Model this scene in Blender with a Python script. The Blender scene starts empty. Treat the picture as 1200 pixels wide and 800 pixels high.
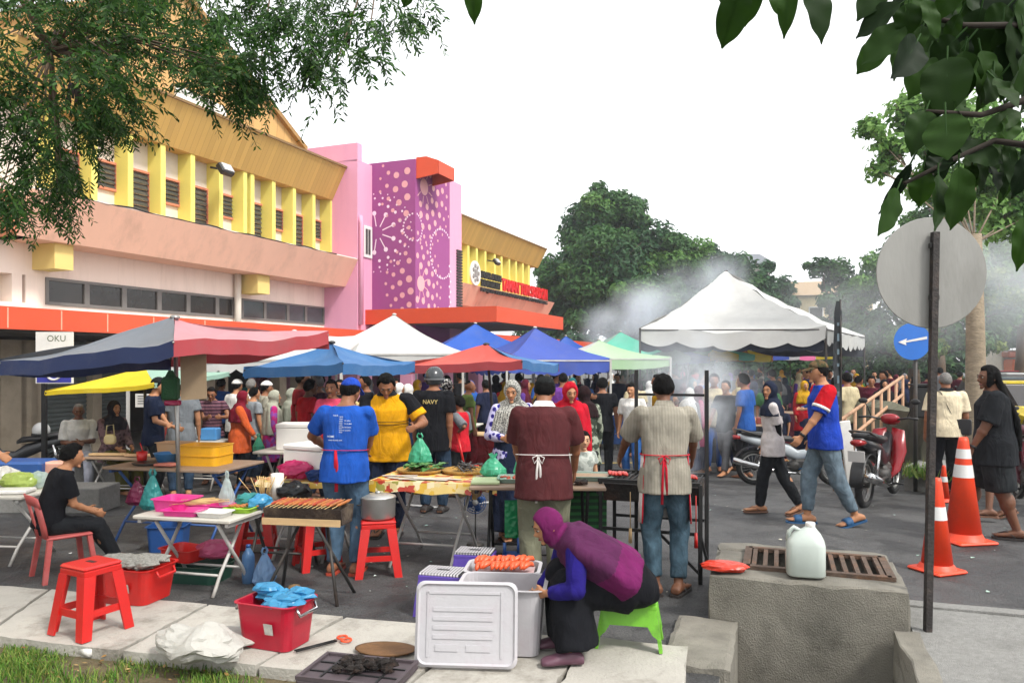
import bpy, bmesh, math, random
from mathutils import Vector, Matrix, noise, Quaternion
from mathutils.bvhtree import BVHTree
random.seed(11)
R = math.radians
scene = bpy.context.scene
COL = scene.collection
FPX, HOR, EYE = 900.0, 423.0, 1.8
V3 = Vector
# ------------------------------------------------------------------ measuring
def W(px, py, Y):
 return V3(((px-600)/FPX*Y, Y, EYE-(py-HOR)/FPX*Y))
def sst(a, b, x):
 t = max(0.0, min(1.0, (x-a)/(b-a))); return t*t*(3-2*t)
def gz(Y):
 return -0.16*sst(8.5, 13.0, Y)
def G(px, py):
 """ground point seen at a measured spot of the photo"""
 Y = EYE*FPX/(py-HOR)
 for _ in range(6):
  Y = (EYE-gz(Y))*FPX/(py-HOR)
 return V3(((px-600)/FPX*Y, Y, gz(Y)))
def GX(px, Y):
 return V3(((px-600)/FPX*Y, Y, gz(Y)))
def Gz(px, py, z):
 Y = (EYE-z)*FPX/(py-HOR)
 return V3(((px-600)/FPX*Y, Y, z))
# ------------------------------------------------------------------ materials
MATS = {}
def srgb(c):
 if isinstance(c, str):
  c = c.lstrip('#'); c = [int(c[i:i+2], 16)/255 for i in (0, 2, 4)]
  return tuple((x/12.92 if x <= .04045 else ((x+.055)/1.055)**2.4) for x in c)
 return tuple(c)
def nd(nt, typ, **kw):
 n = nt.nodes.new(typ)
 for k, v in kw.items():
  if k.startswith('i_'):
   key = k[2:].replace('_', ' ')
   n.inputs[key].default_value = v
  else:
   setattr(n, k, v)
 return n
def newmat(name):
 m = bpy.data.materials.new(name); m.use_nodes = True
 nt = m.node_tree; b = nt.nodes['Principled BSDF']
 return m, nt, b
def mat(name, col, rough=.6, var=.18, scale=6.0, bump=.0, bscale=40., metal=0., spec=.5, trans=0., sss=0, dirt=None, dscale=2.5, damt=.5, coat=0, alpha=1, stretch=None):
 """plain surface: base colour with mottling, optional dirt patches and bump"""
 if name in MATS: return MATS[name]
 m, nt, b = newmat(name); c = srgb(col); L = nt.links.new
 tc = nd(nt, 'ShaderNodeTexCoord')
 src = tc.outputs['Object']
 if stretch:
  mp = nd(nt, 'ShaderNodeMapping'); mp.inputs['Scale'].default_value = stretch
  L(src, mp.inputs['Vector']); src = mp.outputs['Vector']
 n1 = nd(nt, 'ShaderNodeTexNoise', i_Scale=scale, i_Detail=6.0, i_Roughness=.65); L(src, n1.inputs['Vector'])
 mr = nd(nt, 'ShaderNodeMapRange'); mr.inputs['From Min'].default_value = .3; mr.inputs['From Max'].default_value = .7
 mr.inputs['To Min'].default_value = 1-var; mr.inputs['To Max'].default_value = 1+var*.7
 L(n1.outputs['Fac'], mr.inputs['Value'])
 hs = nd(nt, 'ShaderNodeHueSaturation'); hs.inputs['Color'].default_value = (*c, 1)
 L(mr.outputs['Result'], hs.inputs['Value']); out = hs.outputs['Color']
 if dirt:
  n2 = nd(nt, 'ShaderNodeTexNoise', i_Scale=dscale, i_Detail=8.0, i_Roughness=.7); L(src, n2.inputs['Vector'])
  m2 = nd(nt, 'ShaderNodeMapRange'); m2.inputs['From Min'].default_value = .5; m2.inputs['From Max'].default_value = .72
  m2.inputs['To Max'].default_value = damt; L(n2.outputs['Fac'], m2.inputs['Value'])
  mx = nd(nt, 'ShaderNodeMix', data_type='RGBA'); L(m2.outputs['Result'], mx.inputs['Factor'])
  L(out, mx.inputs['A']); mx.inputs['B'].default_value = (*srgb(dirt), 1); out = mx.outputs['Result']
 L(out, b.inputs['Base Color'])
 b.inputs['Roughness'].default_value = rough; b.inputs['Metallic'].default_value = metal
 b.inputs['Specular IOR Level'].default_value = spec
 if trans: b.inputs['Transmission Weight'].default_value = trans
 if coat: b.inputs['Coat Weight'].default_value = coat
 if alpha < 1: b.inputs['Alpha'].default_value = alpha
 if bump:
  n3 = nd(nt, 'ShaderNodeTexNoise', i_Scale=bscale, i_Detail=4.0); L(src, n3.inputs['Vector'])
  bp = nd(nt, 'ShaderNodeBump', i_Strength=bump, i_Distance=.02); L(n3.outputs['Fac'], bp.inputs['Height'])
  L(bp.outputs['Normal'], b.inputs['Normal'])
 MATS[name] = m; return m
def cloth(name, col, pattern=None, col2=None, fold=.5, wash=0.2, psc=1.0, objcol=False):
 """woven cloth: weave, fold bump, optional printed pattern"""
 if name in MATS: return MATS[name]
 m, nt, b = newmat(name); L = nt.links.new
 tc = nd(nt, 'ShaderNodeTexCoord'); src = tc.outputs['Object']
 if objcol:
  oi = nd(nt, 'ShaderNodeObjectInfo'); base = oi.outputs['Color']
 else:
  rgb = nd(nt, 'ShaderNodeRGB'); rgb.outputs[0].default_value = (*srgb(col), 1); base = rgb.outputs[0]
 if pattern:
  if pattern == 'check':
   t = nd(nt, 'ShaderNodeTexVoronoi', i_Scale=42*psc); t.distance = 'CHEBYCHEV'; t.inputs['Randomness'].default_value = .25
   L(src, t.inputs['Vector']); f = t.outputs['Distance']; lo, hi = .34, .42
  elif pattern == 'flower':
   t = nd(nt, 'ShaderNodeTexVoronoi', i_Scale=16*psc); L(src, t.inputs['Vector']); f = t.outputs['Distance']; lo, hi = .38, .45
  elif pattern == 'camo':
   t = nd(nt, 'ShaderNodeTexNoise', i_Scale=14*psc, i_Detail=2.0); L(src, t.inputs['Vector']); f = t.outputs['Fac']; lo, hi = .49, .52
  elif pattern == 'hstripe':
   t = nd(nt, 'ShaderNodeTexWave', i_Scale=6*psc, i_Distortion=.6); t.bands_direction = 'Z'; L(src, t.inputs['Vector']); f = t.outputs['Fac']; lo, hi = .45, .55
  elif pattern == 'vstripe':
   t = nd(nt, 'ShaderNodeTexWave', i_Scale=14*psc, i_Distortion=.3); t.bands_direction = 'X'; L(src, t.inputs['Vector']); f = t.outputs['Fac']; lo, hi = .3, .9
  elif pattern == 'plaid':
   t1 = nd(nt, 'ShaderNodeTexWave', i_Scale=22*psc); t1.bands_direction = 'X'; L(src, t1.inputs['Vector'])
   t2 = nd(nt, 'ShaderNodeTexWave', i_Scale=22*psc); t2.bands_direction = 'Z'; L(src, t2.inputs['Vector'])
   t = nd(nt, 'ShaderNodeMath', operation='MULTIPLY'); L(t1.outputs['Fac'], t.inputs[0]); L(t2.outputs['Fac'], t.inputs[1])
   f = t.outputs[0]; lo, hi = .0, 1.0
  mr = nd(nt, 'ShaderNodeMapRange'); mr.inputs['From Min'].default_value = lo; mr.inputs['From Max'].default_value = hi
  L(f, mr.inputs['Value'])
  mx = nd(nt, 'ShaderNodeMix', data_type='RGBA'); L(mr.outputs['Result'], mx.inputs['Factor'])
  L(base, mx.inputs['A']); mx.inputs['B'].default_value = (*srgb(col2), 1); base = mx.outputs['Result']
 n1 = nd(nt, 'ShaderNodeTexNoise', i_Scale=9.0, i_Detail=5.0, i_Roughness=.6); L(src, n1.inputs['Vector'])
 mr = nd(nt, 'ShaderNodeMapRange'); mr.inputs['From Min'].default_value = .3; mr.inputs['From Max'].default_value = .7
 mr.inputs['To Min'].default_value = 1-wash; mr.inputs['To Max'].default_value = 1+wash
 L(n1.outputs['Fac'], mr.inputs['Value'])
 hs = nd(nt, 'ShaderNodeHueSaturation'); L(base, hs.inputs['Color']); L(mr.outputs['Result'], hs.inputs['Value'])
 L(hs.outputs['Color'], b.inputs['Base Color'])
 b.inputs['Roughness'].default_value = .92; b.inputs['Specular IOR Level'].default_value = .12
 b.inputs['Sheen Weight'].default_value = .0
 mp = nd(nt, 'ShaderNodeMapping'); mp.inputs['Scale'].default_value = (1.0, 1.0, .45); mp.inputs['Rotation'].default_value = (.3, .5, .2)
 L(src, mp.inputs['Vector'])
 n2 = nd(nt, 'ShaderNodeTexNoise', i_Scale=8.0, i_Detail=3.0, i_Distortion=1.6); L(mp.outputs['Vector'], n2.inputs['Vector'])
 bp = nd(nt, 'ShaderNodeBump', i_Strength=fold, i_Distance=.05); L(n2.outputs['Fac'], bp.inputs['Height'])
 n3 = nd(nt, 'ShaderNodeTexNoise', i_Scale=300.0); L(src, n3.inputs['Vector'])
 bp2 = nd(nt, 'ShaderNodeBump', i_Strength=.15, i_Distance=.003); L(n3.outputs['Fac'], bp2.inputs['Height']); L(bp.outputs['Normal'], bp2.inputs['Normal'])
 L(bp2.outputs['Normal'], b.inputs['Normal'])
 MATS[name] = m; return m
# ------------------------------------------------------------------ mesh builder
def rz(a): return Matrix.Rotation(a, 3, 'Z')
def rx(a): return Matrix.Rotation(a, 3, 'X')
def ry(a): return Matrix.Rotation(a, 3, 'Y')
def frame(d):
 d = d.normalized(); up = V3((0, 0, 1)) if abs(d.z) < .92 else V3((0, 1, 0))
 x = up.cross(d).normalized(); return x, d.cross(x)
class MB:
 def __init__(s): s.v = []; s.f = []; s.m = []; s.s = []
 def add(s, vs, fs, m=0, sm=False):
  b = len(s.v); s.v.extend(V3(p) for p in vs)
  for f in fs:
   s.f.append(tuple(b+i for i in f)); s.m.append(m); s.s.append(sm)
  return s
 def poly(s, pts, m=0, sm=False): return s.add(pts, [tuple(range(len(pts)))], m, sm)
 def box(s, c, d, rot=None, m=0, ch=0.0):
  c = V3(c); hx, hy, hz = d[0]/2, d[1]/2, d[2]/2
  rot = rot or Matrix.Identity(3)
  if ch <= 0:
   vs = [V3((sx*hx, sy*hy, sz*hz)) for sz in (-1, 1) for sx, sy in ((-1, -1), (1, -1), (1, 1), (-1, 1))]
   fs = [(3, 2, 1, 0), (4, 5, 6, 7), (0, 1, 5, 4), (1, 2, 6, 5), (2, 3, 7, 6), (3, 0, 4, 7)]
   return s.add([c+rot@v for v in vs], fs, m)
  ch = min(ch, hx*.9, hy*.9, hz*.9)
  def ring(x, y, z, k):
   return [V3(p) for p in ((-x+k, -y, z), (x-k, -y, z), (x, -y+k, z), (x, y-k, z), (x-k, y, z), (-x+k, y, z), (-x, y-k, z), (-x, -y+k, z))]
  rs = [ring(hx-ch, hy-ch, -hz, ch*.4), ring(hx, hy, -hz+ch, ch), ring(hx, hy, hz-ch, ch), ring(hx-ch, hy-ch, hz, ch*.4)]
  vs = [c+rot@v for r in rs for v in r]
  fs = [tuple(range(7, -1, -1)), tuple(range(24, 32))]
  for k in range(3):
   for i in range(8):
    j = (i+1) % 8; fs.append((k*8+i, k*8+j, k*8+8+j, k*8+8+i))
  return s.add(vs, fs, m)
 def rings(s, rs, m=0, caps=True, sm=True, closed=True):
  n = len(rs[0]); vs = [p for r in rs for p in r]; fs = []
  for k in range(len(rs)-1):
   for i in range(n if closed else n-1):
    j = (i+1) % n; fs.append((k*n+i, k*n+j, (k+1)*n+j, (k+1)*n+i))
  if caps and closed:
   fs.append(tuple(range(n-1, -1, -1))); fs.append(tuple((len(rs)-1)*n+i for i in range(n)))
  return s.add(vs, fs, m, sm)
 def tube(s, pts, r, n=8, m=0, caps=True, sm=True, flat=1.0):
  pts = [V3(p) for p in pts]
  if not hasattr(r, '__len__'): r = [r]*len(pts)
  rs = []; px_ = None
  for i, p in enumerate(pts):
   a = pts[max(0, i-1)]; b = pts[min(len(pts)-1, i+1)]; d = b-a
   if d.length < 1e-9: d = V3((0, 0, 1))
   d.normalize()
   if px_ is None: x, y = frame(d)
   else:
    x = px_-d*px_.dot(d)
    if x.length < 1e-6: x, _ = frame(d)
    x.normalize(); y = d.cross(x)
   px_ = x
   rs.append([p+x*(r[i]*math.cos(2*math.pi*k/n))+y*(r[i]*flat*math.sin(2*math.pi*k/n)) for k in range(n)])
  return s.rings(rs, m, caps, sm)
 def bar(s, a, b, w, h=None, m=0):
  a = V3(a); b = V3(b); h = h or w; d = b-a; x, y = frame(d)
  q = [x*(sx*w/2)+y*(sy*h/2) for sx, sy in ((-1, -1), (1, -1), (1, 1), (-1, 1))]
  return s.rings([[a+k for k in q], [b+k for k in q]], m, True, False)
 def lathe(s, prof, c=(0, 0, 0), n=20, m=0, rot=None, caps=True, sm=True):
  c = V3(c); rot = rot or Matrix.Identity(3)
  rs = [[c+rot@V3((r*math.cos(2*math.pi*k/n), r*math.sin(2*math.pi*k/n), z)) for k in range(n)] for r, z in prof]
  return s.rings(rs, m, caps, sm)
 def prism(s, poly, z0, z1, m=0, rot=None, c=(0, 0, 0)):
  c = V3(c); rot = rot or Matrix.Identity(3); n = len(poly)
  vs = [c+rot@V3((x, y, z)) for z in (z0, z1) for x, y in poly]
  fs = [tuple(range(n-1, -1, -1)), tuple(range(n, 2*n))]+[(i, (i+1) % n, n+(i+1) % n, n+i) for i in range(n)]
  return s.add(vs, fs, m)
 def ell(s, c, r, n=12, rings=8, m=0, rot=None, sm=True):
  rot = rot or Matrix.Identity(3); c = V3(c); rs = []
  for j in range(rings+1):
   t = -math.pi/2+math.pi*j/rings; cr = max(math.cos(t), .02)
   rs.append([c+rot@V3((r[0]*cr*math.cos(2*math.pi*k/n), r[1]*cr*math.sin(2*math.pi*k/n), r[2]*math.sin(t))) for k in range(n)])
  return s.rings(rs, m, True, sm)
 def torus(s, c, R0, r0, rot=None, n=28, k=8, m=0, flat=1.0):
  rot = rot or Matrix.Identity(3); c = V3(c); vs = []; fs = []
  for i in range(n):
   a = 2*math.pi*i/n
   for j in range(k):
    b = 2*math.pi*j/k; rr = R0+r0*math.cos(b)
    vs.append(c+rot@V3((rr*math.cos(a), rr*math.sin(a), r0*flat*math.sin(b))))
  for i in range(n):
   for j in range(k):
    fs.append((i*k+j, ((i+1) % n)*k+j, ((i+1) % n)*k+(j+1) % k, i*k+(j+1) % k))
  return s.add(vs, fs, m, True)
 def xf(s, M):
  s.v = [M@v for v in s.v]; return s
 def mesh(s, name):
  me = bpy.data.meshes.new(name); me.from_pydata(s.v, [], s.f)
  me.polygons.foreach_set('material_index', s.m); me.polygons.foreach_set('use_smooth', s.s)
  me.update(); return me
 def build(s, name, mats, parent=None, loc=None, rotz=0.0):
  if not isinstance(mats, (list, tuple)): mats = [mats]
  me = s.mesh(name)
  for m in mats: me.materials.append(m)
  return link(name, me, parent, loc, rotz)
def link(name, me, parent=None, loc=None, rotz=0.0):
 o = bpy.data.objects.new(name, me); COL.objects.link(o)
 if parent: o.parent = parent
 if loc is not None: o.location = loc
 if rotz: o.rotation_euler = (0, 0, rotz)
 return o
def tag(o, label=None, cat=None, group=None, kind=None):
 if label: o['label'] = label
 if cat: o['category'] = cat
 if group: o['group'] = group
 if kind: o['kind'] = kind
 return o
def thing(name, label, cat, loc=(0, 0, 0), rotz=0.0, group=None):
 o = bpy.data.objects.new(name, None); COL.objects.link(o); o.empty_display_size = .2
 o.location = loc; o.rotation_euler = (0, 0, rotz); return tag(o, label, cat, group)
def kids(o):
 return [c for c in KIDS_CACHE.get(o.name, [])] if o.name in KIDS_CACHE else [c for c in o.children]
KIDS_CACHE = {}
def dup(root, loc, rotz, label, group=None, scale=None, cols=None):
 """copy a thing with its parts and sub-parts; cols: part name -> colour"""
 def cp(o, par):
  c = o.copy(); COL.objects.link(c)
  if par is not None: c.parent = par
  if cols:
   st = o.name.split('.')[0]
   if st in cols: c.color = (*srgb(cols[st]), 1)
  for ch in kids(o): cp(ch, c)
  return c
 r = cp(root, None); r.location = loc; r.rotation_euler = (0, 0, rotz); r['label'] = label
 if group: r['group'] = group
 if scale: r.scale = (scale,)*3 if not hasattr(scale, '__len__') else scale
 return r
def freeze(o):
 KIDS_CACHE[o.name] = list(o.children)
 for c in o.children: freeze(c)
def struct(name, mb, mats, loc=None):
 o = mb.build(name, mats, None, loc); o['kind'] = 'structure'; return o
def remesh(mb, voxel, it=2, fac=.5, disp=None):
 """fuse overlapping closed shapes into one skin"""
 me = mb.mesh('tmp'); ob = bpy.data.objects.new('tmp', me); COL.objects.link(ob)
 md = ob.modifiers.new('r', 'REMESH'); md.mode = 'VOXEL'; md.voxel_size = voxel; md.use_smooth_shade = True
 if it:
  sm = ob.modifiers.new('s', 'SMOOTH'); sm.factor = fac; sm.iterations = it
 dg = bpy.context.evaluated_depsgraph_get(); dg.update()
 new = bpy.data.meshes.new_from_object(ob.evaluated_get(dg))
 bpy.data.objects.remove(ob); bpy.data.meshes.remove(me)
 if disp:
  nn = [v.normal.copy() for v in new.vertices]
  for v, n in zip(new.vertices, nn): v.co = v.co+n*disp(v.co)
 new.polygons.foreach_set('use_smooth', [True]*len(new.polygons)); new.update()
 return new
def put(me, name, m, parent):
 me.name = name
 if len(me.materials) == 0: me.materials.append(m)
 else: me.materials[0] = m
 return link(name, me, parent)
def text_mesh(body, size=1.0, width=None, height=None, depth=.0, bold=0.0, align='LEFT'):
 """lettering laid in the XY plane, returned as (verts, faces)"""
 cu = bpy.data.curves.new('txt', 'FONT'); cu.body = body; cu.size = size; cu.extrude = depth; cu.offset = bold; cu.resolution_u = 3
 cu.align_x = align
 ob = bpy.data.objects.new('txt', cu); COL.objects.link(ob)
 dg = bpy.context.evaluated_depsgraph_get(); dg.update()
 me = bpy.data.meshes.new_from_object(ob.evaluated_get(dg))
 vs = [v.co.copy() for v in me.vertices]; fs = [tuple(p.vertices) for p in me.polygons]
 bpy.data.objects.remove(ob); bpy.data.curves.remove(cu); bpy.data.meshes.remove(me)
 if vs:
  x0 = min(v.x for v in vs); x1 = max(v.x for v in vs); y0 = min(v.y for v in vs); y1 = max(v.y for v in vs)
  sx = width/(x1-x0) if width else 1; sy = height/(y1-y0) if height else (sx if width else 1)
  if not width and height: sx = sy
  vs = [V3(((v.x-(x0 if width or height else 0))*sx, (v.y-(y0 if height else 0))*sy, v.z)) for v in vs]
 return vs, fs
# ================================================================== camera, sky, light
cam = bpy.data.cameras.new('camera'); camo = bpy.data.objects.new('camera', cam); COL.objects.link(camo)
camo.location = (0, 0, EYE); camo.rotation_euler = (R(90), 0, 0)
cam.sensor_width = 36; cam.lens = 27.0; cam.shift_y = (HOR-400)/1200; cam.clip_start = .05; cam.clip_end = 3000
scene.camera = camo
wd = bpy.data.worlds.new('World'); scene.world = wd; wd.use_nodes = True
nt = wd.node_tree; bg = nt.nodes['Background']
sky = nd(nt, 'ShaderNodeTexSky', sky_type='NISHITA', sun_disc=False)
SUN_EL, SUN_AZ = R(50), R(132)
sky.sun_elevation = SUN_EL; sky.sun_rotation = SUN_AZ; sky.air_density = 1.0; sky.dust_density = 2.0; sky.ozone_density = 1.0
hs = nd(nt, 'ShaderNodeHueSaturation'); hs.inputs['Saturation'].default_value = .18; hs.inputs['Value'].default_value = 1.0
ov = nd(nt, 'ShaderNodeMix', data_type='RGBA'); ov.inputs['Factor'].default_value = .75      # a closed layer of bright cloud over the clear sky
nt.links.new(sky.outputs[0], hs.inputs['Color']); nt.links.new(hs.outputs[0], ov.inputs['A']); ov.inputs['B'].default_value = (4.5, 4.55, 4.6, 1)
nt.links.new(ov.outputs['Result'], bg.inputs['Color'])
bg.inputs['Strength'].default_value = .15
sl = bpy.data.lights.new('sun', 'SUN'); sl.energy = 1.5; sl.angle = R(10); sl.color = (1, .96, .9)
so = bpy.data.objects.new('sun', sl); COL.objects.link(so)
sd = V3((math.sin(SUN_AZ)*math.cos(SUN_EL), math.cos(SUN_AZ)*math.cos(SUN_EL), math.sin(SUN_EL)))
so.rotation_euler = sd.to_track_quat('Z', 'Y').to_euler(); so.location = sd*60
scene.view_settings.view_transform = 'Standard'; scene.view_settings.look = 'None'; scene.view_settings.gamma = 1
scene.view_settings.exposure = 1.32
scene.render.engine = 'CYCLES'
cy = scene.cycles
cy.use_denoising = True; cy.max_bounces = 6; cy.diffuse_bounces = 3; cy.glossy_bounces = 2; cy.transmission_bounces = 4
cy.transparent_max_bounces = 12; cy.volume_bounces = 3; cy.volume_step_rate = 2.0; cy.volume_max_steps = 128
cy.use_adaptive_sampling = True; cy.adaptive_threshold = .02; cy.caustics_reflective = False; cy.caustics_refractive = False
# ================================================================== ground frame (parallel to the market hall)
FO = V3((-8.5, 17, 0)); FD = V3((.3728, .9279, 0)); FN = V3((.9279, -.3728, 0))
def fac(px, py, v):
 a = (px-600)/FPX
 Y = (v+FO.x*FN.x+FO.y*FN.y)/(a*FN.x+FN.y)
 p = W(px, py, Y); return (p-FO).dot(FD), p.z
def U(u, v, z=0): return FO+FD*u+FN*v+V3((0, 0, z))
# asphalt
m, nt, b = newmat('asphalt'); L = nt.links.new
tc = nd(nt, 'ShaderNodeTexCoord')
n1 = nd(nt, 'ShaderNodeTexNoise', i_Scale=.55, i_Detail=8.0, i_Roughness=.62); L(tc.outputs['Object'], n1.inputs['Vector'])
n2 = nd(nt, 'ShaderNodeTexNoise', i_Scale=70.0, i_Detail=3.0); L(tc.outputs['Object'], n2.inputs['Vector'])
n3 = nd(nt, 'ShaderNodeTexNoise', i_Scale=3.2, i_Detail=9.0, i_Roughness=.72, i_Distortion=.2); L(tc.outputs['Object'], n3.inputs['Vector'])
vz = nd(nt, 'ShaderNodeTexVoronoi', i_Scale=110.0); L(tc.outputs['Object'], vz.inputs['Vector'])
r1 = nd(nt, 'ShaderNodeValToRGB'); r1.color_ramp.elements[0].position = .34; r1.color_ramp.elements[1].position = .66
r1.color_ramp.elements[0].color = (.040, .040, .041, 1); r1.color_ramp.elements[1].color = (.092, .091, .089, 1); L(n1.outputs['Fac'], r1.inputs['Fac'])
r2 = nd(nt, 'ShaderNodeMapRange'); r2.inputs['From Min'].default_value = .35; r2.inputs['From Max'].default_value = .65; r2.inputs['To Min'].default_value = .62; r2.inputs['To Max'].default_value = 1.35; L(n2.outputs['Fac'], r2.inputs['Value'])
r3 = nd(nt, 'ShaderNodeMapRange'); r3.inputs['From Min'].default_value = .42; r3.inputs['From Max'].default_value = .62; r3.inputs['To Min'].default_value = .66; r3.inputs['To Max'].default_value = 1.1; L(n3.outputs['Fac'], r3.inputs['Value'])
mu = nd(nt, 'ShaderNodeMath', operation='MULTIPLY'); L(r2.outputs[0], mu.inputs[0]); L(r3.outputs[0], mu.inputs[1])
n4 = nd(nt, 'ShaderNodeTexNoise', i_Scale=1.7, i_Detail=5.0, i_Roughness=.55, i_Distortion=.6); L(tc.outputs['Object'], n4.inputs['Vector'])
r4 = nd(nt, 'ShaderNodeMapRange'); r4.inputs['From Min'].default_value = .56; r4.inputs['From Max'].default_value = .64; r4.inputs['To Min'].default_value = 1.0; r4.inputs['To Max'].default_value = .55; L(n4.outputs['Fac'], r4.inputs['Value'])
vc = nd(nt, 'ShaderNodeTexVoronoi', i_Scale=.7, feature='DISTANCE_TO_EDGE'); mpv = nd(nt, 'ShaderNodeVectorMath', operation='ADD'); L(tc.outputs['Object'], mpv.inputs[0]); L(n3.outputs['Color'], mpv.inputs[1]); L(mpv.outputs[0], vc.inputs['Vector'])
rc_ = nd(nt, 'ShaderNodeMapRange'); rc_.inputs['From Max'].default_value = .012; rc_.inputs['To Min'].default_value = .45; L(vc.outputs['Distance'], rc_.inputs['Value'])
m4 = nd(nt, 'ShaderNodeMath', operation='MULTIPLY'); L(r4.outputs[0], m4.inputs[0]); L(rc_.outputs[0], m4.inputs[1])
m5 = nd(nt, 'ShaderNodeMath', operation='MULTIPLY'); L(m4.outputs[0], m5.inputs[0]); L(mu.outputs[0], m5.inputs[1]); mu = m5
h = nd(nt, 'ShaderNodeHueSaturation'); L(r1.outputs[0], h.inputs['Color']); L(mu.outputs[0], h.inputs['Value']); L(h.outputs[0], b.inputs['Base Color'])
rr = nd(nt, 'ShaderNodeMapRange'); rr.inputs['From Min'].default_value = .4; rr.inputs['From Max'].default_value = .62; rr.inputs['To Min'].default_value = .5; rr.inputs['To Max'].default_value = .9; L(n3.outputs['Fac'], rr.inputs['Value']); L(rr.outputs[0], b.inputs['Roughness'])
bp = nd(nt, 'ShaderNodeBump', i_Strength=.55, i_Distance=.012); L(vz.outputs['Distance'], bp.inputs['Height']); L(bp.outputs[0], b.inputs['Normal'])
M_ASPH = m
M_CONC = mat('pit concrete', '#7a766c', .92, .3, 5, .5, 110, dirt='#2b2a24', dscale=1.25, damt=.93, stretch=(1, 1, .8))
M_CONC2 = mat('path concrete', '#8b8a86', .93, .22, 30, .9, 140, dirt='#5d5c58', dscale=1.2, damt=.6)
M_SLAB = mat('pale slab', '#a8a49b', .9, .1, 5, .35, 50, dirt='#5b5347', dscale=2.2, damt=.9)
M_WHITELINE = mat('road paint white', '#b9b9b5', .8, .3, 25, .2, 80, dirt='#4a4a4a', dscale=9, damt=.9)
M_YELLOWLINE = mat('road paint yellow', '#b49a4a', .8, .3, 25, .2, 80, dirt='#4c4a40', dscale=9, damt=.9)
# pit rectangle measured on the block in front of it
FL = V3((1.35, 5.28, 0)); FR = V3((2.53, 4.87, 0)); BR = V3((3.02, 5.81, 0)); BL = V3((1.95, 6.26, 0))
en = (FR-FL).normalized(); ed = V3((-en.y, en.x, 0))            # along the block front / away from the camera
blen = (FR-FL).length
PA = FL+en*.10; PB = FR-en*.07                                   # open channel between these, running back under the grass
def Q(a, d, z=0): return FL+en*a+ed*d+V3((0, 0, z))
# ground sheet: a grid aligned with the block, the channel left open
g = MB()
As = [-400, -120, -40, -16, -8, -5, -3, -1.5, -.0, .14, blen-.07, blen+.0, 3, 5, 8, 14, 24, 50, 140, 500]
Ds = [-30, -8, -4, -2, -.0, 1.05, 2, 3, 3.6, 4.2, 4.8, 5.4, 6, 6.6, 7.2, 7.8, 8.4, 9, 10, 12, 16, 24, 40, 80, 200, 900]
vi = {}
for i, a in enumerate(As):
 for j, d in enumerate(Ds):
  p = Q(a, d); p.z = gz(p.y); vi[i, j] = len(g.v); g.v.append(p)
for i in range(len(As)-1):
 for j in range(len(Ds)-1):
  am = (As[i]+As[i+1])/2; dm = (Ds[j]+Ds[j+1])/2
  if .14 < am < blen-.07 and dm < 1.05 and dm > -8: continue
  g.f.append((vi[i, j], vi[i+1, j], vi[i+1, j+1], vi[i, j+1])); g.m.append(0); g.s.append(True)
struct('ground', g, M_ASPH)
# channel walls and bed
ch = MB()
a0, a1 = .14, blen-.07
ch.poly([Q(a0, 0, 0), Q(a0, -8, 0), Q(a0+.12, -8, -1.3), Q(a0+.12, 0, -1.3)])
ch.poly([Q(a1, 0, 0), Q(a1, -8, 0), Q(a1-.12, -8, -1.3), Q(a1-.12, 0, -1.3)])
ch.poly([Q(a0+.12, -8, -1.3), Q(a1-.12, -8, -1.3), Q(a1-.12, 0.3, -1.3), Q(a0+.12, .3, -1.3)])
ch.poly([Q(a0, -8, 0), Q(a1, -8, 0), Q(a1, -8, -1.3), Q(a0, -8, -1.3)])
struct('drain_channel', ch, M_CONC)
def rough_box(mb, p0, ea, eb, la, lb, z0, z1, n=10, amp=.012, seed=0, m=0):
 """cast concrete with worn, uneven edges"""
 nx = max(2, int(la/.07)); ny = max(2, int(lb/.07)); nz = max(2, int((z1-z0)/.07))
 bm = bmesh.new(); bmesh.ops.create_cube(bm, size=1)
 for e in list(bm.edges): pass
 bmesh.ops.subdivide_edges(bm, edges=bm.edges[:], cuts=max(3, min(14, int(max(la, lb)/.09))), use_grid_fill=True)
 vs = []
 for v in bm.verts:
  x, y, z = v.co
  p = p0+ea*((x+.5)*la)+eb*((y+.5)*lb)+V3((0, 0, z0+(z+.5)*(z1-z0)))
  k = sum(1 for c in (x, y, z) if abs(abs(c)-.5) < 1e-4)
  q = noise.noise_vector(p*7+V3((seed, 0, 0)))
  d = q*amp
  if k >= 2:
   cc = p0+ea*la/2+eb*lb/2+V3((0, 0, (z0+z1)/2)); d = d+(cc-p).normalized()*(.008+abs(noise.noise(p*5+V3((seed, 3, 1))))*.03)
  vs.append(p+d)
 bm.verts.index_update(); fs = [tuple(v.index for v in f.verts) for f in bm.faces]; bm.free()
 mb.add(vs, fs, m, False)
# raised inlet block: solid rim round a sunken grate
z1 = .335
blk = MB()
gx0, gx1, gy0, gy1 = .24, 1.17, .24, .80     # grate opening in block axes
rough_box(blk, Q(0, 0), en, ed, blen, gy0, -1.3, z1, seed=1, amp=.008)
rough_box(blk, Q(0, gy0-.02), en, ed, gx0, gy1-gy0+.04, -1.2, z1-.004, seed=2)
rough_box(blk, Q(gx1, gy0-.02), en, ed, blen-gx1, gy1-gy0+.04, -1.2, z1-.003, seed=3)
rough_box(blk, Q(0, gy1), en, ed, blen, .26, -1.2, z1-.002, seed=4)
blk.poly([Q(gx0, gy0, -1.1), Q(gx1, gy0, -1.1), Q(gx1, gy1, -1.1), Q(gx0, gy1, -1.1)])
tag(blk.build('drain_inlet', M_CONC), 'raised weathered concrete drain inlet block carrying an iron grate', 'drain inlet')
M_RUST = mat('rusty iron', '#5b4b40', .8, .4, 20, .4, 90, metal=.3, dirt='#8a5a34', dscale=6, damt=.7)
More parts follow.
